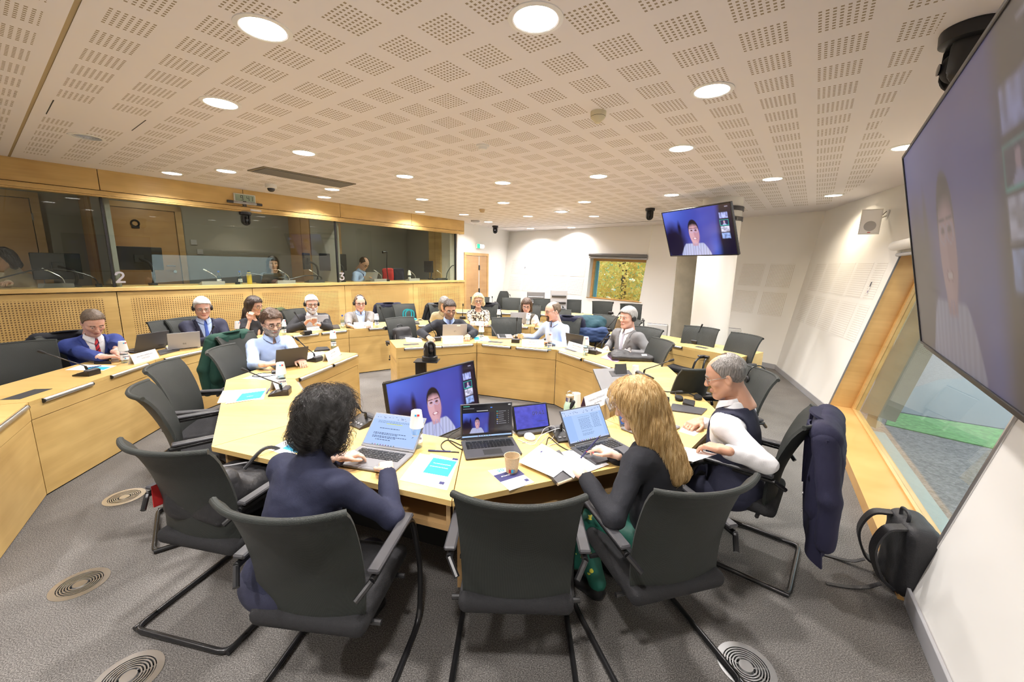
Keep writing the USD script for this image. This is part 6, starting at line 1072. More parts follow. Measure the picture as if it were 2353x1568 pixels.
mat('water_fill', {'t': ('transparent_bsdf', {'color': (.80, .92, .99)}), 'g': ('glossy_bsdf', {'roughness': .02}), 'm': ('mix_closure', {'fac': .08})}, [('t.BSDF', 'm.closure1'), ('g.BSDF', 'm.closure2')], 'm.closure')
for lab, q in (('water bottle with a cup on top, between the blue suit and the place card', (288, 834)), ('water bottle with cup at the near corner of the left ring table', (649, 893)), ('water bottle with cup at the end of the left ring table', (767, 801)), ('water bottle with cup before the dark-haired woman', (549, 776)), ('water bottle with cup left of the white beard, behind the pale blue shirt', (653, 770)), ('water bottle with cup right of the grey suit with headset', (866, 752)), ('water bottle with cup right of the dark sweater', (1106, 783)), ('water bottle with cup in front of the balding man', (1262, 805)), ('blue water bottle with cup in front of the grey suit sitting sideways', (1345, 816)), ('water bottle with cup between the floor screen and the navy woman\'s laptop', (959, 1028)), ('water bottle with cup in front of the brown waistcoat', (1213, 748)), ('water bottle with cup right of the blonde bob', (1146, 738))): bottle(lab, q)
bottle('open water bottle with blue cap left of the man in grey with headset', (788, 754), cup=False, cap='cap_blue')
for s, lab in (((505, 655), 'blue capped water bottle on the booth desk, leftmost of two'), ((553, 655), 'blue tinted water bottle on the booth desk beside the yellow flask'), ((263, 655), 'water bottle behind the booth numeral two')):
    q = onp(*s, bs(0, 0, -.2), BN); bottle(lab, (q[0], q[1], 1.40), cup=False, cap='cap_blue')
q = onp(574, 650, bs(0, 0, -.2), BN); t = thing('drinking_flask', 'bright yellow flask on the booth desk', 'flask', (q[0], q[1], 1.40)); part(t, 'body', lathe([(0, 0), (.036, 0), (.036, .15), (.026, .185), (.018, .19)], 20), 'yellow_plastic', 40); part(t, 'cap', lathe([(.019, .188), (.019, .225), (0, .225)], 14), 'black_plastic', 40)
q = onp(941, 645, bs(0, 0, -.2), BN); bottle('water bottle with cup in the right booth by the red and navy jacket', (q[0], q[1], 1.40))
plain('mint', (.50, .68, .50), .4)
q = at(1306, 985, TZ); t = thing('drinking_flask', 'mint green flask with bamboo lid behind the blonde person\'s laptop', 'flask', q); part(t, 'body', lathe([(0, 0), (.037, 0), (.037, .155), (.026, .185), (.024, .19)], 22), 'mint', 40); part(t, 'steel_collar', lathe([(.026, .188), (.026, .215), (0, .215)], 18), 'steel', 40); part(t, 'lid', lathe([(.0265, .215), (.0265, .228), (0, .228)], 18), 'cup_tan', 40); part(t, 'carry_loop', tube([(-.02, 0, .225), (-.016, 0, .25), (0, 0, .256), (.016, 0, .25), (.02, 0, .225)], .0025, 6), 'steel')
def cup(lab, q, m, z=TZ, h=.092, up_=True, x=None):
    p = at(*q, z) if x is None else x; t = thing('paper_cup', lab, 'cup', p); pr = [(0, .002), (.029, .0), (.0405, h - .003), (.0425, h), (.0395, h - .001), (.028, .006), (0, .006)]
    part(t, 'wall', lathe(pr if up_ else [(r, h - k) for r, k in reversed(pr)], 26), m, 40)
    for k, mm in ((-.010, 'red_print'), (.002, 'cyan_print'), (.012, 'grey_plastic')): part(t, 'print_mark', box((k, -.0325, h * .22), (.010, .002, .018), 0, Rx(.12)), mm)
cup('kraft paper coffee cup on the brochure, front table', (1176, 1085), 'cup_tan'); cup('small paper cup right of the silver laptop of the dark sweater', (1079, 780), 'cup_tan', h=.08); cup('paper cup left of the balding man\'s microphone', (1195, 781), 'cup_tan', h=.08); cup('upturned white paper cup behind the mint flask', (1321, 968), 'cup_white', up_=False, h=.2); cup('white paper cup beyond the blonde hair, on the right ring table', (1459, 861), 'cup_white', up_=False); cup('little white cup in front of the man with the white beard', (691, 757), 'cup_white', h=.06); cup('white cup lid on the outer table behind the empty inner chair', (1160, 742), 'cup_white', h=.05)
# ---------------------------------------------------------------- place cards
def card(lab, l, r, lines, h=.10, z=TZ, back='paper'):
    a, b = at(*l, z), at(*r, z); e = b - a; w = np.linalg.norm(e); e /= w; t = thing('place_card', lab, 'place card', (a + b) / 2, math.atan2(e[1], e[0])); k = .30
    part(t, 'front_leaf', xf(box((0, .0, h / 2), (w, .0012, h)), Rx(-k)), 'paper'); part(t, 'back_leaf', xf(box((0, 0, h / 2), (w, .0012, h)), Rx(k), (0, 2 * h * math.sin(k), 0)), back); n = len(lines)
    for i, (tx, s, bold) in enumerate(lines): lettering(t, tx, min(s, w * .80 / max(len(tx), 6) / .70), Rx(-k) @ UPR, Rx(-k) @ V(0, -.0012, h * (.62 if n == 1 else .58 - .26 * i)), 'ink' if bold else 'ink_grey', bold)
card('place card of two lines, left table by the bottle of the blue suit', (309, 838), (366, 822), [('Jens MOLDENHAUER', .014, 0), ('ROEDIGER', .014, 0)]); card('place card at the end of the left ring table', (754, 832), (784, 815), [('Luc ALTMAN', .014, 0), ('Member of the CEPEJ-GT-QUAL', .007, 0)]); card('place card turned away beside the near corner bottle', (636, 900), (660, 884), [], back='paper'); card('place card half hidden by the dark green coat', (487, 794), (519, 783), [('Jean-Marc', .014, 0)])
card('brownish place card before the silver laptop of the white beard', (706, 762), (751, 757), [('Jean-Raymond', .013, 0), ('LEMAIRE', .012, 0)], .06, back='cup_tan'); card('place card before the grey suit with headset', (813, 755), (857, 754), [('Jean-Jacques', .016, 0), ('KUSTER', .016, 0)]); card('place card before the dark sweater', (1017, 789), (1065, 788), [('Stergios KOFINIS', .014, 0), ('Member du CEPEJ-GT-QUAL', .008, 0)]); card('place card before the balding man', (1199, 797), (1250, 798), [('Wim DAVID', .014, 0), ('Member of the CEPEJ-GT-QUAL', .008, 0)])
card('place card before the sideways grey suit', (1302, 801), (1344, 814), [('Gilles ACCOMANDO', .014, 0), ('Member of the CEPEJ-GT-QUAL', .008, 0)]); card('place card before the blonde bob', (1079, 748), (1112, 749), [('Marietta EERNISSE', .012, 0)], .08); card('place card behind the blonde person\'s laptop, purple on its back', (1349, 948), (1402, 925), [('Francesco DEPASQUALE', .014, 0), ('Chair of the CEPEJ', .009, 0)], .115, back='purple_card') if plain('purple_card', (.12, .07, .22), .6) else None
# ---------------------------------------------------------------- papers, brochures, pens and small things
def sheet(lab, pxs, m='paper', z=TZ, th=.0012, name='paper_sheet', ctg='paper', marks=(), lines=0, texts=()):
    P = [at(*q, z) for q in pxs]; c = sum(P) / 4; ex = P[1] - P[0]; ex /= np.linalg.norm(ex); t = thing(name, lab, ctg, V(c[0], c[1], z), math.atan2(ex[1], ex[0])); part(t, 'leaf', hull([p + V(0, 0, o) for p in P for o in (0.0003, th)]), m, world=True); A, U_, W_ = P[0], P[1] - P[0], P[3] - P[0]; uv = lambda u, v, o=.0004: A + U_ * u + W_ * v + V(0, 0, th + o)
    for u0, v0, u1, v1, mm in marks: part(t, 'printed_block', hull([uv(u, v, o) for u in (u0, u1) for v in (v0, v1) for o in (0, .0003)]), mm, world=True)
    if lines:
        g = np.random.default_rng(len(lab)); ms = []
        for k in range(lines): v = .10 + .8 * k / lines; w = g.uniform(.45, .8); ms.append(hull([uv(u, q, o) for u in (.1, .1 + w) for q in (v, v + .10 / lines) for o in (0, .0002)]))
        part(t, 'text_lines', cat(ms), 'ink_grey', world=True, kind='stuff')
    for tx, u, v, h_, mm in texts: R_ = np.stack([ex, np.cross(V(0, 0, 1), ex), V(0, 0, 1)], 1); lettering(t, tx, h_, R_, uv(u, v, .0007), mm, True, center=True, world=True)
    return t
sheet('loose white sheets with a cyan flyer right of the navy woman\'s laptop, lower sheets', [(918, 1104), (1027, 1128), (1053, 1060), (965, 1043)], z=TZ, th=.002)
sheet('top sheet with cyan block and small logos, beside the navy woman\'s laptop', [(944, 1104), (1018, 1118), (1052, 1058), (990, 1043)], z=TZ + .0025, lines=0, marks=((.18, .30, .98, .86, 'cyan_print'), (.84, .04, .99, .12, 'navy_print'), (.80, .90, .98, .97, 'navy_print')), texts=(('THE CHANGE IN EUROPE', .58, .66, .006, 'paper'), ('LE CHANGE DE L\'EUROPE', .55, .54, .006, 'paper')))
sheet('white sheets with a cyan print, left of the dark bob', [(616, 1034), (668, 1050), (720, 1010), (672, 1004)], marks=((.35, .25, 1., .95, 'cyan_print'),))
sheet('papers lying on the empty left ring table, lower ones', [(499, 927), (606, 918), (612, 893), (512, 899)], lines=9, th=.002); sheet('brochure with a cyan block on the left ring table', [(518, 929), (598, 917), (592, 900), (540, 905)], z=TZ + .0025, marks=((.25, .1, .98, .85, 'cyan_print'),), texts=(('CEPEJ', .6, .4, .010, 'paper'),))
sheet('sheet with a dark printed frame before the bearded man', [(556, 871), (640, 874), (652, 862), (596, 858)], marks=((.15, .30, .5, .6, 'ink_grey'), (.6, .4, .8, .6, 'ink_grey'))); sheet('papers with cyan print before the empty left chair', [(150, 851), (238, 852), (268, 841), (190, 838)], marks=((.45, .1, .95, .6, 'cyan_print'),)); sheet('white sheet right of the dark laptop on the left ring table', [(704, 828), (748, 812), (740, 808), (706, 812)])
sheet('white notepad before the backpack chair', [(934, 786), (971, 787), (968, 779), (931, 776)], th=.006); sheet('papers with a blue flyer right of the dark sweater', [(1092, 785), (1128, 784), (1120, 774), (1088, 774)], marks=((0, .3, .35, .9, 'cyan_print'),)); sheet('papers before the balding man', [(1270, 797), (1305, 799), (1302, 789), (1268, 787)], th=.004)
sheet('white sheet before the sideways grey suit', [(1350, 808), (1382, 813), (1401, 808), (1366, 800)]); sheet('lilac paper folder before the sideways grey suit', [(1380, 823), (1418, 833), (1440, 820), (1400, 813)], 'pink_paper', th=.006, name='paper_folder', ctg='folder')
sheet('printed white sheets fanned out in front, leftmost', [(1190, 1062), (1245, 1020), (1320, 1062), (1272, 1098)], lines=16, z=TZ + .018); sheet('printed white sheet with small logo, in the fan of papers', [(1238, 1040), (1256, 1026), (1336, 1078), (1318, 1100)], lines=18, z=TZ + .021, marks=((.1, .02, .3, .05, 'navy_print'),)); sheet('white sheet under the blonde person\'s hand', [(1290, 1040), (1330, 1030), (1400, 1068), (1318, 1098)], lines=14, z=TZ + .004)
q = [at(*p_, TZ) for p_ in ((1225, 1062), (1281, 1117), (1330, 1098), (1285, 1040))]; t = thing('ring_binder', 'dark folder with worn edges under the fanned papers', 'folder', sum(q) / 4); part(t, 'cover', hull([p_ + V(0, 0, o) for p_ in q for o in (.0008, .016)]), 'dark_grey', world=True); part(t, 'spine', tube([q[1] + V(0, 0, .008), q[2] + V(0, 0, .008)], .008, 8), 'cup_tan', world=True)
t = sheet('brochure with a big number 20 under the kraft cup', [(1171, 1129), (1228, 1110), (1178, 1074), (1121, 1083)], th=.003, name='brochure', ctg='brochure', marks=((.0, .40, 1., .72, 'navy_print'), (.78, .12, .92, .22, 'navy_print')), texts=(('20', .40, .80, .022, 'cyan_print'), ('#YoungTalents', .5, .56, .009, 'paper')))
def pen(lab, a, b, z=TZ + .005): p, q = at(*a, z), at(*b, z); d = (q - p) / np.linalg.norm(q - p); t = thing('ballpoint_pen', lab, 'pen', p); part(t, 'barrel', tube([p, q], .0045, 10), 'navy_print', 40, world=True); part(t, 'tip', tube([q, q + d * .012], [.0042, .001], 8), 'steel', 40, world=True); part(t, 'clip', tube([p + V(0, 0, .006), p + d * .04 + V(0, 0, .006)], .0012, 5), 'steel', world=True)
pen('dark blue ballpoint pen left of the black laptop', (984, 1036), (1036, 1038)); pen('pen lying beside the papers on the left ring table', (619, 893), (612, 905)); pen('pen on the papers before the empty left chair', (195, 847), (232, 841))
d_ = i2['arm']['Rtips']; o_ = LOC[str(p2.GetPath())]; q = o_[0] + o_[1] @ d_[0][0]; p_ = q + V(.05, -.03, .10); t = thing('ballpoint_pen', 'dark blue pen held by the blonde person', 'pen', q); part(t, 'barrel', tube([q - V(.03, -.02, .045), p_], .0045, 10), 'navy_print', 40, world=True); part(t, 'tip', tube([p_, p_ + V(.008, -.005, .014)], [.0042, .001], 8), 'steel', world=True)
for nm in ('L', 'R'):
    for tp, dr in i2['arm'][nm + 'tips']: part(p2, 'fingernail', ball(tp + dr * .004 + V(0, 0, .0045), (.005, .005, .0032), 5), 'nail_red', True)
d_ = i3['arm']['Ltips']; o_ = LOC[str(p3.GetPath())]; q = o_[0] + o_[1] @ d_[1][0]; ex = V(-.8, -.45, 0) / .918; t = thing('paper_sheet', 'white sheet held up by the man in the waistcoat', 'paper', q); part(t, 'leaf', hull([q + V(0, 0, o) + ex * a + np.cross(ex, V(0, .25, 1)) * b for a in (-.03, .17) for b in (-.09, .11) for o in (0, .0012)]), 'paper', world=True)
sheet('white sheet on the table under the waistcoat man\'s hand', [(1560, 992), (1595, 1003), (1612, 990), (1575, 972)])
def gadget(name, lab, ctg, pxs, h, m, z=TZ): P = [at(*q, z) for q in pxs]; return single(name, hull([p + V(0, 0, o) for p in P for o in (.0005, h)]), m, lab, ctg)
gadget('tablet_computer', 'dark tablet lying under the headphones at right', 'tablet', [(1538, 945), (1612, 955), (1625, 942), (1545, 930)], .010, 'dark_grey'); gadget('phone_case', 'black phone pouch beside the tablet and the headphones', 'pouch', [(1568, 930), (1594, 938), (1597, 926), (1572, 921)], .018, 'black_matte'); gadget('notebook', 'dark grey notebook right of the laptop of the blue suit', 'notebook', [(368, 818), (413, 806), (405, 800), (362, 808)], .012, 'dark_grey'); gadget('black_case', 'black case under the hands of the blue suit', 'case', [(240, 828), (282, 824), (282, 816), (243, 818)], .03, 'black_matte')
gadget('face_mask', 'black cloth mask lying before the blue suit', 'mask', [(216, 837), (256, 837), (248, 829), (222, 829)], .02, 'knit_black'); gadget('computer_mouse', 'white mouse lying near the black cloth mask', 'mouse', [(256, 832), (274, 831), (272, 827), (257, 828)], .022, 'white_plastic'); gadget('wallet', 'dark wallet and phone stack at the end of the left ring table', 'wallet', [(722, 809), (758, 806), (752, 800), (728, 801)], .018, 'black_matte'); gadget('tablet_computer', 'dark tablet right of the brown place card', 'tablet', [(750, 758), (782, 756), (778, 749), (753, 750)], .02, 'dark_grey')
gadget('computer_mouse', 'black mouse under the hand of the grey suit with headset', 'mouse', [(796, 751), (812, 750), (811, 746), (798, 747)], .025, 'black_plastic'); gadget('red_case', 'small round red case before the white beard', 'case', [(677, 760), (688, 759), (687, 755), (678, 756)], .015, 'red_print'); gadget('computer_mouse', 'white mouse left of the silver laptop of the dark sweater', 'mouse', [(982, 780), (990, 779), (988, 773), (981, 774)], .025, 'white_plastic'); gadget('notebook', 'black notebook in front of the balding man', 'notebook', [(1252, 796), (1276, 797), (1276, 791), (1254, 790)], .01, 'black_matte'); gadget('notebook', 'flat dark case on the outer table behind the turquoise bag', 'notebook', [(952, 746), (964, 746), (962, 740), (951, 740)], .02, 'dark_grey')
t = thing('computer_mouse', 'white mouse with dark sides in front of the touch panel', 'mouse', at(1217, 1008, TZ), .5); s = Sdf3((-.05, -.05, -.01), (.05, .05, .05), .004); s.ell((0, 0, .008), (.032, .045, .026)); s.v = np.maximum(s.v, -np.meshgrid(*s.ax, indexing='ij')[2] + .001); part(t, 'shell', s.mesh(), 'white_plastic', True); part(t, 'wheel', box((0, .022, .032), (.006, .014, .006), .001), 'dark_grey')
t = thing('mains_adapter', 'black adapter with cable before the bearded man', 'adapter', at(638, 858, TZ), .5); part(t, 'block', box((0, 0, .016), (.10, .045, .03), .006), 'black_plastic'); part(t, 'cable', tube(smoothpath([(-.05, 0, .012), (-.14, .03, .006), (-.2, -.04, .004), (-.1, -.10, .004), (.02, -.06, .004)], 6), .003, 6), 'black_plastic')
def cable(lab, pts, r, m, z0=.004): P = [at(*q[:2], TZ + z0 + (q[2] if len(q) > 2 else 0)) for q in pts]; single('cable', tube(smoothpath(P, 7), r, 6), m, lab, 'cable', smooth=40)
cable('black cable looping left of the central black laptop', [(1060, 1024), (1030, 1012), (1014, 1022), (1022, 1036), (1055, 1040)], .003, 'black_plastic'); cable('second black cable from the central laptop to the pit', [(1062, 1034), (1045, 1024), (1030, 1006), (1060, 985)], .003, 'black_plastic'); cable('grey cable tangle over the mouse beside the touch panel', [(1200, 1018), (1235, 1012), (1252, 985, .06), (1275, 982, .06), (1268, 1010), (1240, 1022), (1260, 1000, .05)], .0022, 'skirting_grey'); cable('white cable running along the panel to the microphone', [(1190, 1010), (1225, 1022), (1245, 1000, .05), (1290, 985, .05), (1300, 1010), (1262, 1024)], .0022, 'white_plastic'); cable('black cable from the microphone to the blonde person\'s laptop', [(1255, 1022), (1262, 1006), (1285, 1024), (1310, 1036), (1330, 1030)], .0028, 'black_plastic')
# headphones lying at right
t = thing('headphones', 'black headphones lying on the right ring table', 'headphones', at(1562, 915, TZ), .2); a = np.linspace(0, PI, 13); part(t, 'headband', tube(np.c_[.085 * np.cos(a) + .04, .12 * np.sin(a) - .05, .012 + .02 * np.sin(a)], .005, 8), 'black_plastic', 40)
for s in (-1, 1): part(t, 'ear_cushion', xf(lathe([(0, -.012), (.028, -.012), (.034, 0), (.028, .014), (0, .014)], 18), Rx(.3), (.04 + s * .085, -.055, .018)), 'black_matte', 40)
# ---------------------------------------------------------------- bags and coats on chairs
plain('leather_black', (.018, .018, .020), .5, bump=.002, bscale=60); plain('nylon_black', (.020, .020, .023), .55, bump=.0015, bscale=150); plain('turquoise', (.01, .30, .36), .45); plain('orange_leather', (.55, .12, .03), .5)
def on_chair(key): o, R = LOC[str(CH[key].GetPath())]; return o, R
def coat(lab, key, m, length=.62, wide=.50, lining='black_matte', drop=0.0, z=.985, lapel=False):
    """a jacket hung over the back of a chair"""
    o, R = on_chair(key); t = thing('jacket', lab, 'jacket', o, M=R); f = Sdf3((-.42, -.60, z - length - .25), (.42, -.10, z + .10), .012); w = wide / 2
    f.cap((-w + .05, -.365, z - .03), (w - .05, -.365, z - .03), .055); f.bx((0, -.40, z - .25), (w, .055, .24), .05, .06); f.bx((0, -.415, z - length * .6), (w * .94, .045, length * .40), .04, .08)
    f.noise(.010, 11, len(lab), 3, (1, 1, .4)); part(t, 'body', f.mesh(), m, True)
    for s in (-1, 1):
        g = Sdf3((s * w - .16, -.62, z - length - .12), (s * w + .16, -.20, z + .05), .012); g.cap((s * (w - .03), -.38, z - .06), (s * (w + .035), -.44, z - .34), .060, .052); g.cap((s * (w + .035), -.44, z - .34), (s * (w + .01), -.45, z - .60), .052, .043, .02); g.noise(.006, 14, 3 + s, 2, (1, 1, .5)); part(t, 'sleeve', g.mesh(), m, True)
    a = np.linspace(-.3, PI + .3, 15); part(t, 'collar', strip(np.c_[.085 * np.cos(a), -.345 + .05 * np.sin(a) - .02, z + .012 + .012 * np.sin(a)], .055, .012, V(0, .3, 1) if False else None), m, 60)
    for s in (-1, 1):
        pf = lambda u, v, s=s: np.stack([s * (.075 + .035 * v + (w + .03 - .075 - .035 * v) * u), -.300 + .012 * np.sin(u * 7 + v * 3) - .095 * u ** 2 - .05 * v, z - .005 - .03 * u - (length - .02) * v * (1 - .13 * (1 - u) ** 2 * v)], -1); pm = shell(pf, 12, 16, .010 * s); part(t, 'front_panel', pm, m, 60)
        if lapel: part(t, 'lapel', shell(lambda u, v, s=s: pf(u * (.34 * np.minimum(v * 5, 1) * (1 - v) + .02) * 1.35, v * .55) + V(0, .007, 0), 8, 12, .008 * s), m, 60)
    if lapel:
        for k in range(4): part(t, 'cuff_button', xf(lathe([(0, 0), (.009, 0), (.009, .004), (0, .004)], 12), Rx(PI / 2), (w + .02, -.492, z - .57 + k * .022)), 'black_plastic', 30)
        for k in range(2): part(t, 'front_button', xf(lathe([(0, 0), (.010, 0), (.010, .004), (0, .004)], 12), Rx(-PI / 2), (-.12, -.325 - .008 * k, z - .42 - k * .10)), 'steel', 30)
        part(t, 'breast_pocket', box((-.19, -.335, z - .27), (.10, .006, .02), 0, Ry(-.1)), m)
    return t
coat('navy suit jacket hung over the chair behind the man in the waistcoat', 'vest', 'navy_jacket' if cloth('navy_jacket', (.010, .010, .036)) else None, .72, .50, lapel=True)
coat('black jacket over the chair behind the blue suit', 'ol2', 'knit_black', .6); coat('dark green coat over the chair behind the bearded man in pale blue', 'luc', 'coat_green', .6); coat('olive green jacket over the chair of the dark-haired woman', 'ol5', 'olive', .6); coat('navy coat over the chair of the man in grey with headset', 'ol7', 'suit_navy', .55); coat('navy jacket over the chair of the balding man', 'in3', 'suit_navy', .5); coat('dark jacket over the chair of the blonde bob', 'm3', 'knit_black', .55); coat('glossy black coat over the chair of the bowed grey-haired woman', 'm2', 'leather_black', .6)
def strap(pts, w, th, nrm=None): return strip(smoothpath(pts, 6), w, th, nrm)
def backpack(lab, o, R, s=1.0, m='nylon_black', straps=True):
    t = thing('backpack', lab, 'backpack', o, M=R); f = Sdf3(V(-.20, -.17, -.02) * s, V(.20, .17, .52) * s, .010 * s); f.bx(V(0, 0, .22) * s, np.array([.145, .085, .215]) * s, .06 * s); f.bx(V(0, .085, .15) * s, np.array([.115, .05, .125]) * s, .035 * s, .02 * s); f.noise(.006, 12, 4, 2); part(t, 'bag_body', f.mesh(), m, True)
    part(t, 'grab_handle', tube(smoothpath(np.array([(-.04, -.05, .42), (-.035, -.05, .47), (.035, -.05, .47), (.04, -.05, .42)]) * s, 5), .009 * s, 8), m, 40); part(t, 'zip', tube(smoothpath(np.array([(-.14, .03, .16), (-.135, .045, .34), (0, .05, .425), (.135, .045, .34), (.14, .03, .16)]) * s, 6), .004 * s, 6), 'grey_plastic', 40); part(t, 'pocket_zip', tube(smoothpath(np.array([(-.095, .125, .24), (0, .137, .262), (.095, .125, .24)]) * s, 6), .004 * s, 6), 'grey_plastic', 40)
    part(t, 'zip_pull', box(V(.10, .06, .38) * s, V(.012, .006, .045) * s), 'steel')
    if straps:
        for q in (-.075, .075): part(t, 'shoulder_strap', strap(np.array([(q, -.075, .41), (q * 1.15, -.16, .38), (q * 1.3, -.20, .25), (q * 1.4, -.15, .10), (q * 1.4, -.09, .05)]) * s, .055 * s, .012 * s), m, 60); part(t, 'loose_strap', strap(np.array([(q * 1.4, -.14, .06), (q * 1.5, -.20, .02), (q * 1.8, -.30, .006), (q * 2.0, -.40, .006)]) * s, .025 * s, .004 * s, V(0, 0, 1)), m)
    return t
bp = at(2085, 1368, 0); backpack('black backpack with dangling straps on the floor below the tall window', (bp[0] + .02, bp[1] + .06, 0), Rz(face(.75, -.30)))
o, R = on_chair('in1'); backpack('black backpack leaning on the chair at the back of the ring', o + R @ V(.06, -.06, .475), R @ Rx(.18), .92, straps=False)
o, R = on_chair('bag'); t = thing('leather_bag', 'black leather bag with open side pocket on the chair at left', 'bag', o + R @ V(0, .0, .475), M=R); f = Sdf3((-.30, -.30, -.02), (.30, .40, .36), .011); f.bx((.0, .02, .11), (.19, .22, .10), .07, R=Rx(-.15)); f.bx((.02, .22, .05), (.15, .10, .045), .04, .05); f.bx((0, -.14, .20), (.17, .07, .12), .05, .06); f.noise(.014, 8, 6, 3); part(t, 'bag_body', f.mesh(), 'leather_black', True)
part(t, 'zip', tube(smoothpath([(-.12, -.16, .325), (-.05, .0, .245), (.02, .14, .21), (.05, .24, .13)], 6), .005, 6), 'grey_plastic', 40); part(t, 'zip_pull', tube([(.05, .24, .135), (.08, .28, .12)], .006, 6), 'black_plastic'); part(t, 'carry_handle', tube(smoothpath([(.05, .05, .22), (.10, .14, .30), (.12, .24, .24), (.11, .30, .12)], 6), .010, 8), 'leather_black', 40)
single('notebook', hull([o + R @ V(*q) for q in ((-.20, -.12, .62), (-.18, .06, .57), (-.17, .06, .66), (-.19, -.12, .72), (-.215, -.12, .62), (-.195, .06, .57), (-.185, .06, .66), (-.205, -.12, .72))]), 'black_matte', 'black notebook with gilt edge in the side pocket of the leather bag', 'notebook'); single('leaflet', hull([o + R @ V(*q) for q in ((-.205, -.22, .60), (-.21, -.10, .58), (-.21, -.10, .70), (-.205, -.22, .71), (-.21, -.22, .60), (-.215, -.10, .58))]), 'red_print', 'red and white leaflet peeping out of the leather bag', 'leaflet')
o, R = on_chair('woman'); f = Sdf3((-.40, -.1, .44), (-.12, .2, .62), .01); f.bx((-.235, .02, .52), (.045, .10, .045), .03); f.noise(.006, 14, 3, 2); v, fc = f.mesh(); single('purse', (v @ R.T + o, fc), 'orange_leather', 'orange leather purse squeezed beside the person in navy', 'purse', smooth=True)
o, R = on_chair('ol8'); t = thing('handbag', 'turquoise handbag with looped handles on the chair by the booth', 'handbag', o + R @ V(.03, -.02, .475), M=R); f = Sdf3((-.24, -.12, -.02), (.24, .12, .34), .011); f.bx((0, 0, .13), (.17, .065, .13), .04); f.noise(.008, 9, 3, 2); part(t, 'bag_body', f.mesh(), 'turquoise', True)
for y in (-.05, .05): part(t, 'handle', strap([(-.08, y, .22), (-.085, y, .38), (0, y, .43), (.085, y, .38), (.08, y, .22)], .025, .005, V(0, 1, 0)), 'turquoise', 60)
a = np.linspace(0, PI, 15); single('basket_handle', tube(np.c_[.15 * np.cos(a), 0 * a, .20 * np.sin(a)] @ R.T + o + R @ V(-.14, .10, .52), .010, 8), 'cup_tan', 'tan hooped bag handle in front of the turquoise handbag', 'handle', smooth=40)
c = V(1.22, 6.62, 0); t = thing('parka', 'teal quilted parka heaped over the outer table edge', 'coat', (c[0], c[1], .74)); f = Sdf3((-.42, -.40, -.22), (.42, .34, .34), .013); f.ell((0, 0, .10), (.32, .20, .13)); f.ell((-.12, -.05, .17), (.20, .14, .09), .05); f.ell((.16, .04, .16), (.16, .14, .10), .05); f.noise(.045, 6, 9, 3); part(t, 'shell', f.mesh(), 'parka_teal', True)
f = Sdf3((-.42, -.45, -.26), (.42, .1, .14), .013); f.bx((.05, -.22, -.03), (.28, .07, .12), .05); f.noise(.03, 9, 2, 2, (1, 1, 2)); part(t, 'quilted_lining', f.mesh(), 'suit_blue' if False else 'navy_quilt' if cloth('navy_quilt', (.025, .05, .13)) else None, True)
t = thing('soft_bag', 'black soft bag with white print at the right end of the grey suit\'s table', 'bag', at(1448, 826, TZ)); f = Sdf3((-.30, -.20, -.01), (.30, .2, .2), .010); f.bx((0, 0, .03), (.24, .12, .035), .03); f.ell((-.10, .03, .06), (.12, .08, .05), .03); f.noise(.014, 10, 3, 3); f.v = np.maximum(f.v, -np.meshgrid(*f.ax, indexing='ij')[2] + .001); part(t, 'bag_body', f.mesh(), 'leather_black', True); part(t, 'print_patch', box((.14, -.07, .062), (.06, .05, .01), .002, Rx(.3)), 'paper')
# ---------------------------------------------------------------- lectern inside the ring
q = [at(*p_, .78) for p_ in ((1364, 849), (1437, 846), (1480, 905), (1402, 940))]; c = sum(q) / 4; t = thing('lectern', 'low wooden media lectern with grey top standing inside the ring at right', 'lectern', (c[0], c[1], 0)); part(t, 'cabinet', hull([V(p_[0], p_[1], z) for p_ in q for z in (.01, .765)]), 'wood_panel', world=True); part(t, 'grey_top', hull([p_ + V(0, 0, z) for p_ in [c + (k - c) * 1.03 for k in q] for z in (-.018, .0)]), 'grey_paint', world=True)
e = (q[1] - q[0]) / np.linalg.norm(q[1] - q[0]); g = (q[3] - q[0]) / np.linalg.norm(q[3] - q[0]); k = q[0] + e * .20 + g * .14; part(t, 'flip_up_box', hull([k + e * a_ + g * b_ + V(0, 0, z) for a_, b_, z in ((0, 0, 0), (.12, 0, 0), (0, .10, 0), (.12, .10, 0), (0, .02, .085), (.12, .02, .085))]), 'black_plastic', world=True); part(t, 'socket_plate', hull([k + e * a_ + g * b_ + V(0, 0, z) for a_ in (-.05, .17) for b_ in (-.04, .16) for z in (.0, .003)]), 'dark_grey', world=True); k2 = q[0] + e * .2 + g * .42; part(t, 'control_plate', hull([k2 + e * a_ + g * b_ + V(0, 0, z) for a_ in (0, .2) for b_ in (0, .16) for z in (.0, .003)]), 'dark_grey', world=True)
m_ = (q[0] + q[3]) / 2; part(t, 'door_handle', hull([V(m_[0], m_[1], z) - e * o_ + g * s_ for z in (.56, .68) for o_ in (.0, .012) for s_ in (-.006, .006)]), 'steel', world=True)
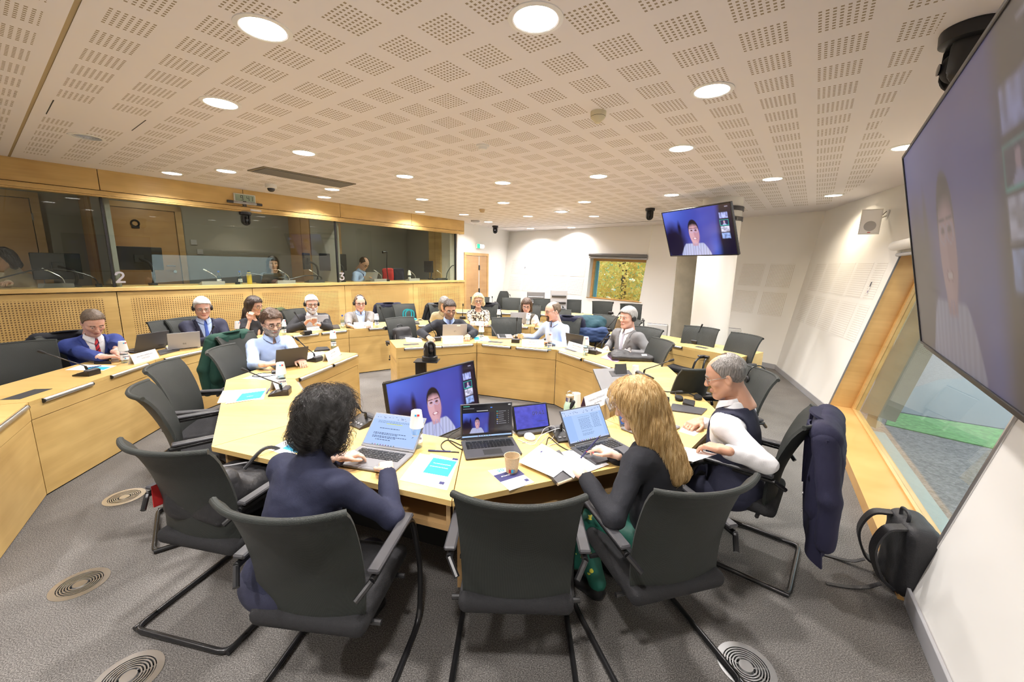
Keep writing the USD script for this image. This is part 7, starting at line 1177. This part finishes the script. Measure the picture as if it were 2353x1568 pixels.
# ---------------------------------------------------------------- cameras, detectors and the loudspeaker
def ptz(lab, p, look, down=True, s=1.0, mark=False):
    d = V(*look[:2]) - p[:2]; d /= np.linalg.norm(d); R = Rz(face(*d)) @ (np.diag([1., 1, -1]) if down else np.eye(3)); t = thing('tracking_camera', lab, 'camera', p, M=Rz(face(*d))); D = np.diag([1., 1, -1.]) if down else np.eye(3); fl = (lambda m: (m[0] @ D, m[1][:, ::-1])) if down else (lambda m: m)
    part(t, 'base', fl(xf(lathe([(0, 0), (.082 * s, 0), (.085 * s, .01), (.082 * s, .045 * s), (.06 * s, .055 * s), (0, .055 * s)], 28), None)), 'black_plastic', 40); f = Sdf3(V(-.1, -.1, .03) * s, V(.1, .1, .24) * s, .006 * s); f.cap((0, 0, .07 * s), (0, 0, .145 * s), .066 * s); f.bx(V(0, .075, .10) * s, V(.030, .05, .10) * s, .01 * s, .004, 's'); part(t, 'turning_head', fl(f.mesh()), 'black_plastic', True)
    f = Sdf3(V(-.06, -.02, .05) * s, V(.06, .1, .20) * s, .006 * s); f.ell(V(0, .02, .125) * s, np.array([.029, .048, .055]) * s); part(t, 'lens_barrel', fl(f.mesh()), 'black_matte', True); part(t, 'lens', fl(xf(lathe([(0, 0), (.018 * s, 0), (.020 * s, .006), (0, .008)], 20), Rx(-PI / 2), V(0, .066, .125) * s)), 'dark_glass', 30)
    if mark: part(t, 'white_mark', fl(strip(np.array([(.0662, -.01, .09), (.067, .002, .115), (.0665, .016, .125), (.064, .026, .14)]) * s, .014 * s, .001, V(1, 0, 0))), 'grey_plastic')
    return t
plain('dark_glass', (.01, .01, .02), .05, spec=.9)
ptz('black tracking camera hanging under the booth fascia below the clock', onp(563, 487, bs(0, 0, -.05), BN), (0, 3), s=1.0); ptz('black tracking camera hanging from the far ceiling before the exit door', at(1138, 519, CEIL), (0, 3)); ptz('black tracking camera on the ceiling left of the column screen', at(1494, 479, CEIL), (-.4, 3)); k = ray(2215, 100); p = V(0, 0, HC) + k * ((CEIL - HC) / k[2]); ptz('large looking black tracking camera at the ceiling behind the large screen', V(2.02, 2.02, CEIL), (-.4, 3.4), s=1.25, mark=True)
k = ray(988, 828); p = V(0, 0, HC) + k * (4.02 / k[1]); ptz('black tracking camera on a stand behind the floor screen', p, (.3, 2.0), False, .95, True); t = thing('camera_stand', 'black plate stand carrying the camera behind the floor screen', 'stand', (p[0], p[1], 0)); part(t, 'top_plate', box((-.03, .0, p[2] - .006), (.24, .17, .010), .002), 'black_plastic'); part(t, 'column', box((-.10, .03, p[2] / 2), (.11, .06, p[2] - .02), .006), 'black_plastic'); part(t, 'foot', box((-.05, .03, .012), (.40, .34, .024), .006), 'black_plastic')
def ceil_thing(name, lab, ctg, px_, prof, m, extra=None):
    p = at(*px_, CEIL); t = thing(name, lab, ctg, p); part(t, 'body', lathe([(r, -z) for r, z in prof][::-1], 24), m, 40)
    if extra: part(t, extra[0], extra[1], extra[2], 40)
    return t
ceil_thing('dome_camera', 'white dome camera on the ceiling above the clock', 'camera', (622, 424), [(.075, 0), (.075, .05), (.060, .055), (.0, .056)], 'white_plastic', ('dome', ball((0, 0, -.06), (.050, .050, .045), 8), 'dark_glass')); ceil_thing('smoke_detector', 'cream smoke detector with slots, nearest on the ceiling', 'smoke detector', (1375, 257), [(.055, 0), (.055, .025), (.048, .045), (.030, .060), (.016, .075), (0, .076)], 'cream_plastic', ('slots', disc(.040, .0525, -.034, -.030, 24), 'black_matte')); ceil_thing('smoke_detector', 'small tan smoke detector on the far ceiling', 'smoke detector', (1108, 481), [(.055, 0), (.055, .03), (.035, .06), (0, .065)], 'cup_tan'); ceil_thing('presence_sensor', 'faint white presence sensor in the middle of the ceiling', 'sensor', (1109, 334), [(.060, 0), (.058, .012), (.042, .018), (.034, .038), (0, .046)], 'white_plastic'); ceil_thing('access_point', 'flat grey disc on the far ceiling left of the exit', 'access point', (1092, 507), [(.11, 0), (.11, .03), (.09, .04), (0, .042)], 'skirting_grey')
wp = onp(2040, 496, *PW3); nw = PW3[1] if PW3[1] @ (V(0, 3, 1.7) - wp) > 0 else -PW3[1]; k = ray(1998, 510); p = V(0, 0, HC) + k * ((wp[1] - .12) / k[1]); d = V(-.55, -.83, 0); R = Rz(face(d[0], d[1])) @ Rx(-.10); t = thing('loudspeaker', 'white wall loudspeaker on a bracket beside the big screen', 'loudspeaker', p, M=R); part(t, 'cabinet', hull([(x, y, z) for x, y in ((-.10, .085), (.10, .085), (-.075, -.085), (.075, -.085)) for z in (-.15, .15)]), 'white_plastic'); part(t, 'grille', box((0, .088, 0), (.175, .006, .27), .003), 'skirting_grey' if False else 'paper')
part(t, 'woofer_ring', xf(lathe([(0, .004), (.05, .002), (.062, 0)], 32), Rx(-PI / 2), (0, .0905, -.05)), 'skirting_grey'); part(t, 'badge_mark', box((.0, .092, -.125), (.03, .002, .008)), 'red_print'); part(t, 'bracket', tube([p - R @ V(0, .08, .02), p - R @ V(0, .16, .02), wp + nw * .01], .010, 8), 'white_plastic', world=True); part(t, 'wall_plate', xf(box((0, 0, 0), (.05, .012, .14), .002), Rz(face(*nw[:2])), wp + nw * .008), 'white_plastic', world=True); part(t, 'cable', tube(smoothpath([p - R @ V(0, .085, -.08), (p + wp) / 2 + V(0, 0, .02), wp + nw * .02 + V(0, 0, .05)], 6), .004, 6), 'black_plastic', world=True)
for q, pl, lab in (((1206, 619), PW1, 'small dark thermometer sticker on the far pierced wall'), ((1999, 662), PW3, 'small thermometer sticker on the right pierced wall')):
    c = onp(*q, *pl); n = pl[1] if pl[1] @ (V(0, 3, 1.7) - c) > 0 else -pl[1]; ex = np.cross(V(0, 0, 1), n); ex /= np.linalg.norm(ex); R = np.stack([ex, -n, np.cross(ex, -n)], 1); t = thing('wall_sticker', lab, 'sticker', c + n * .006, M=R); part(t, 'strip', box((0, 0, -.0), (.035, .002, .17)), 'white_plastic'); part(t, 'dark_mark', box((0, -.002, .045), (.02, .001, .06)), 'ink'); part(t, 'small_mark', box((0, -.002, -.05), (.012, .001, .03)), 'purple_card')
# louvred metal boxes by the back wall
for x0, x1, yt, dep, lab, dark in ((1266, 1304, 668, 9.9, 'light grey louvred metal cabinet against the back wall', 0), (1211, 1252, 672, 10.2, 'dark grey slatted metal cart beside the louvred cabinet', 1)):
    a, b = [V(0, 0, HC) + ray(x, yt) * (dep / ray(x, yt)[1]) for x in (x0, x1)]; w = np.linalg.norm((b - a)[:2]); c = (a + b) / 2; t = thing('metal_cabinet', lab, 'cabinet', (c[0], c[1], 0), -.05); h = c[2]; m = 'grey_plastic' if dark else 'skirting_grey'; part(t, 'cabinet', box((0, .12, h / 2), (w, .2, h), .006), m)
    for k in range(7): part(t, 'slat', box((0, .008, .12 + k * (h - .18) / 6.5), (w * .86, .03, .05), .002, Rx(.5)), 'skirting_grey' if dark else 'grey_paint')
# headphones hung on a chair
o, R = on_chair('in7'); t = thing('headphones', 'headphones hanging on the chair back behind the man in the waistcoat', 'headphones', o + R @ V(.12, -.36, .90), M=R); a = np.linspace(0, PI, 13); part(t, 'headband', tube(np.c_[0 * a, .085 * np.cos(a), .10 * np.sin(a)], .005, 8), 'black_plastic', 40)
for s in (-1, 1): part(t, 'ear_cushion', xf(lathe([(0, -.012), (.028, -.012), (.034, 0), (.028, .014), (0, .014)], 18), Rx(PI / 2), (0, s * .085, -.02)), 'black_matte', 40)
single('inventory_label', hull([at(*q, TZ - .012) + V(0, -.004, o) for q in ((1040, 1150), (1072, 1143)) for o in (-.012, .008)] + [at(1056, 1147, TZ - .012) + V(0, .004, 0)]), 'paper', 'small white inventory label on the front table edge', 'label')
# jacket on a chair inside the right booth and its colours
for s, m, lab in ((5.55, 'red_print', 'dark red garment over a chair in the right booth'), (5.85, 'suit_navy', 'navy garment over a chair in the right booth')):
    f = Sdf3((-.2, -.1, -.2), (.2, .1, .2), .014); f.bx((0, 0, 0), (.13, .05, .17), .04); f.noise(.012, 10, 3, 2); v, fc = f.mesh(); single('garment', (v + bs(s, 1.50, -.85), fc), m, lab, 'garment', smooth=True)
f = Sdf3((-.3, -.15, -.5), (.3, .15, .5), .016); f.bx((0, 0, 0), (.20, .07, .36), .06); f.cap((-.2, 0, .25), (-.24, 0, -.25), .06, .05, .03); f.cap((.2, 0, .25), (.24, 0, -.25), .06, .05, .03); f.noise(.012, 8, 3, 2); v, fc = f.mesh(); single('hanging_coat', (v @ Rz(math.atan2(BD[1], BD[0])).T + bs(4.3, 1.95, -1.85), fc), 'suit_blue', 'dark blue coat hanging on the right booth door', 'coat', smooth=True)
# ---------------------------------------------------------------- strands of hair on the two nearest heads
from scipy.spatial import cKDTree
def strands(pid, info, style, m, n, steps, step, wid, wave, seed, lift=.003):
    hp_ = stage.GetPrimAtPath(str(pid.GetPath()) + '/hair'); v = np.array(UsdGeom.Mesh(hp_).GetPointsAttr().Get(), float); nr = np.array(UsdGeom.Mesh(hp_).GetNormalsAttr().Get(), float); g = np.random.default_rng(seed); tree_ = cKDTree(v)
    lc = (v - info['H']) @ info['Rh']; okv = np.nonzero((lc[:, 1] < .045) & ((lc[:, 1] < .015) | (lc[:, 2] > .05)))[0]; idx = g.choice(okv, n); P = v[idx] + nr[idx] * g.uniform(0, lift, (n, 1)); top_ = info['H'] + info['Rh'] @ V(0, -.01, .12); ph = g.uniform(0, 6.28, (n, 1)); out_ = [P]; D = None
    for k in range(steps):
        _, j = tree_.query(P); N = nr[j]; rad = P - top_; rad[:, 2] *= .3; rad /= np.linalg.norm(rad, axis=1, keepdims=True) + 1e-6; d = V(0, 0, -1.) + .5 * rad * np.clip((P[:, 2:] - info['H'][2]) / .1, 0, 1); d = d + wave * np.cross(N, V(0, 0, 1)) * np.sin(ph + k * .55) + g.normal(size=(n, 3)) * .12 * wave
        d -= N * (d * N).sum(1, keepdims=True) * .85; d /= np.linalg.norm(d, axis=1, keepdims=True); D = d if D is None else D * .5 + d * .5; P = P + D * step; _, j = tree_.query(P); off_ = ((P - v[j]) * nr[j]).sum(1, keepdims=True); P = P + nr[j] * (np.clip(off_, .0005, lift * 2.2) - off_) * (np.linalg.norm(P - v[j], axis=1, keepdims=True) < .03); out_.append(P)
    C = np.stack(out_, 1); c = UsdGeom.BasisCurves.Define(stage, uniq(str(pid.GetPath()) + '/hair_strands')); c.CreateTypeAttr('linear'); c.CreatePointsAttr(Vt.Vec3fArray.FromNumpy(C.reshape(-1, 3).astype(np.float32))); c.CreateCurveVertexCountsAttr(Vt.IntArray.FromNumpy(np.full(n, steps + 1, np.int32))); c.CreateWidthsAttr(Vt.FloatArray.FromNumpy(np.tile(np.linspace(wid, wid * .35, steps + 1), n).astype(np.float32))); c.SetWidthsInterpolation('vertex')
    UsdShade.MaterialBindingAPI.Apply(c.GetPrim()).Bind(MT[m]); tag(c, kind='stuff')
mat('strand_blonde', {'g': ('texture_coordinate', {}), 'm': ('mapping', {'scale': (90, 90, 7)}), 'n': ('noise_texture', {'scale': 1.0, 'detail': 2}), 'r': ('rgb_ramp', {'ramp': [(.32, (.32, .19, .065)), (.5, (.58, .39, .16)), (.68, (.82, .64, .36))]}), 'p': ('principled_bsdf', {'roughness': .4})}, [('g.object', 'm.vector'), ('m.vector', 'n.vector'), ('n.fac', 'r.fac'), ('r.color', 'p.base_color')])
plain('strand_black', (.012, .010, .009), .28)
strands(p2, i2, 'long', 'strand_blonde', 6000, 14, .018, .0011, .45, 4, .008); strands(p1, i1, 'bob', 'strand_black', 6500, 8, .011, .0012, 2.4, 5, .028)
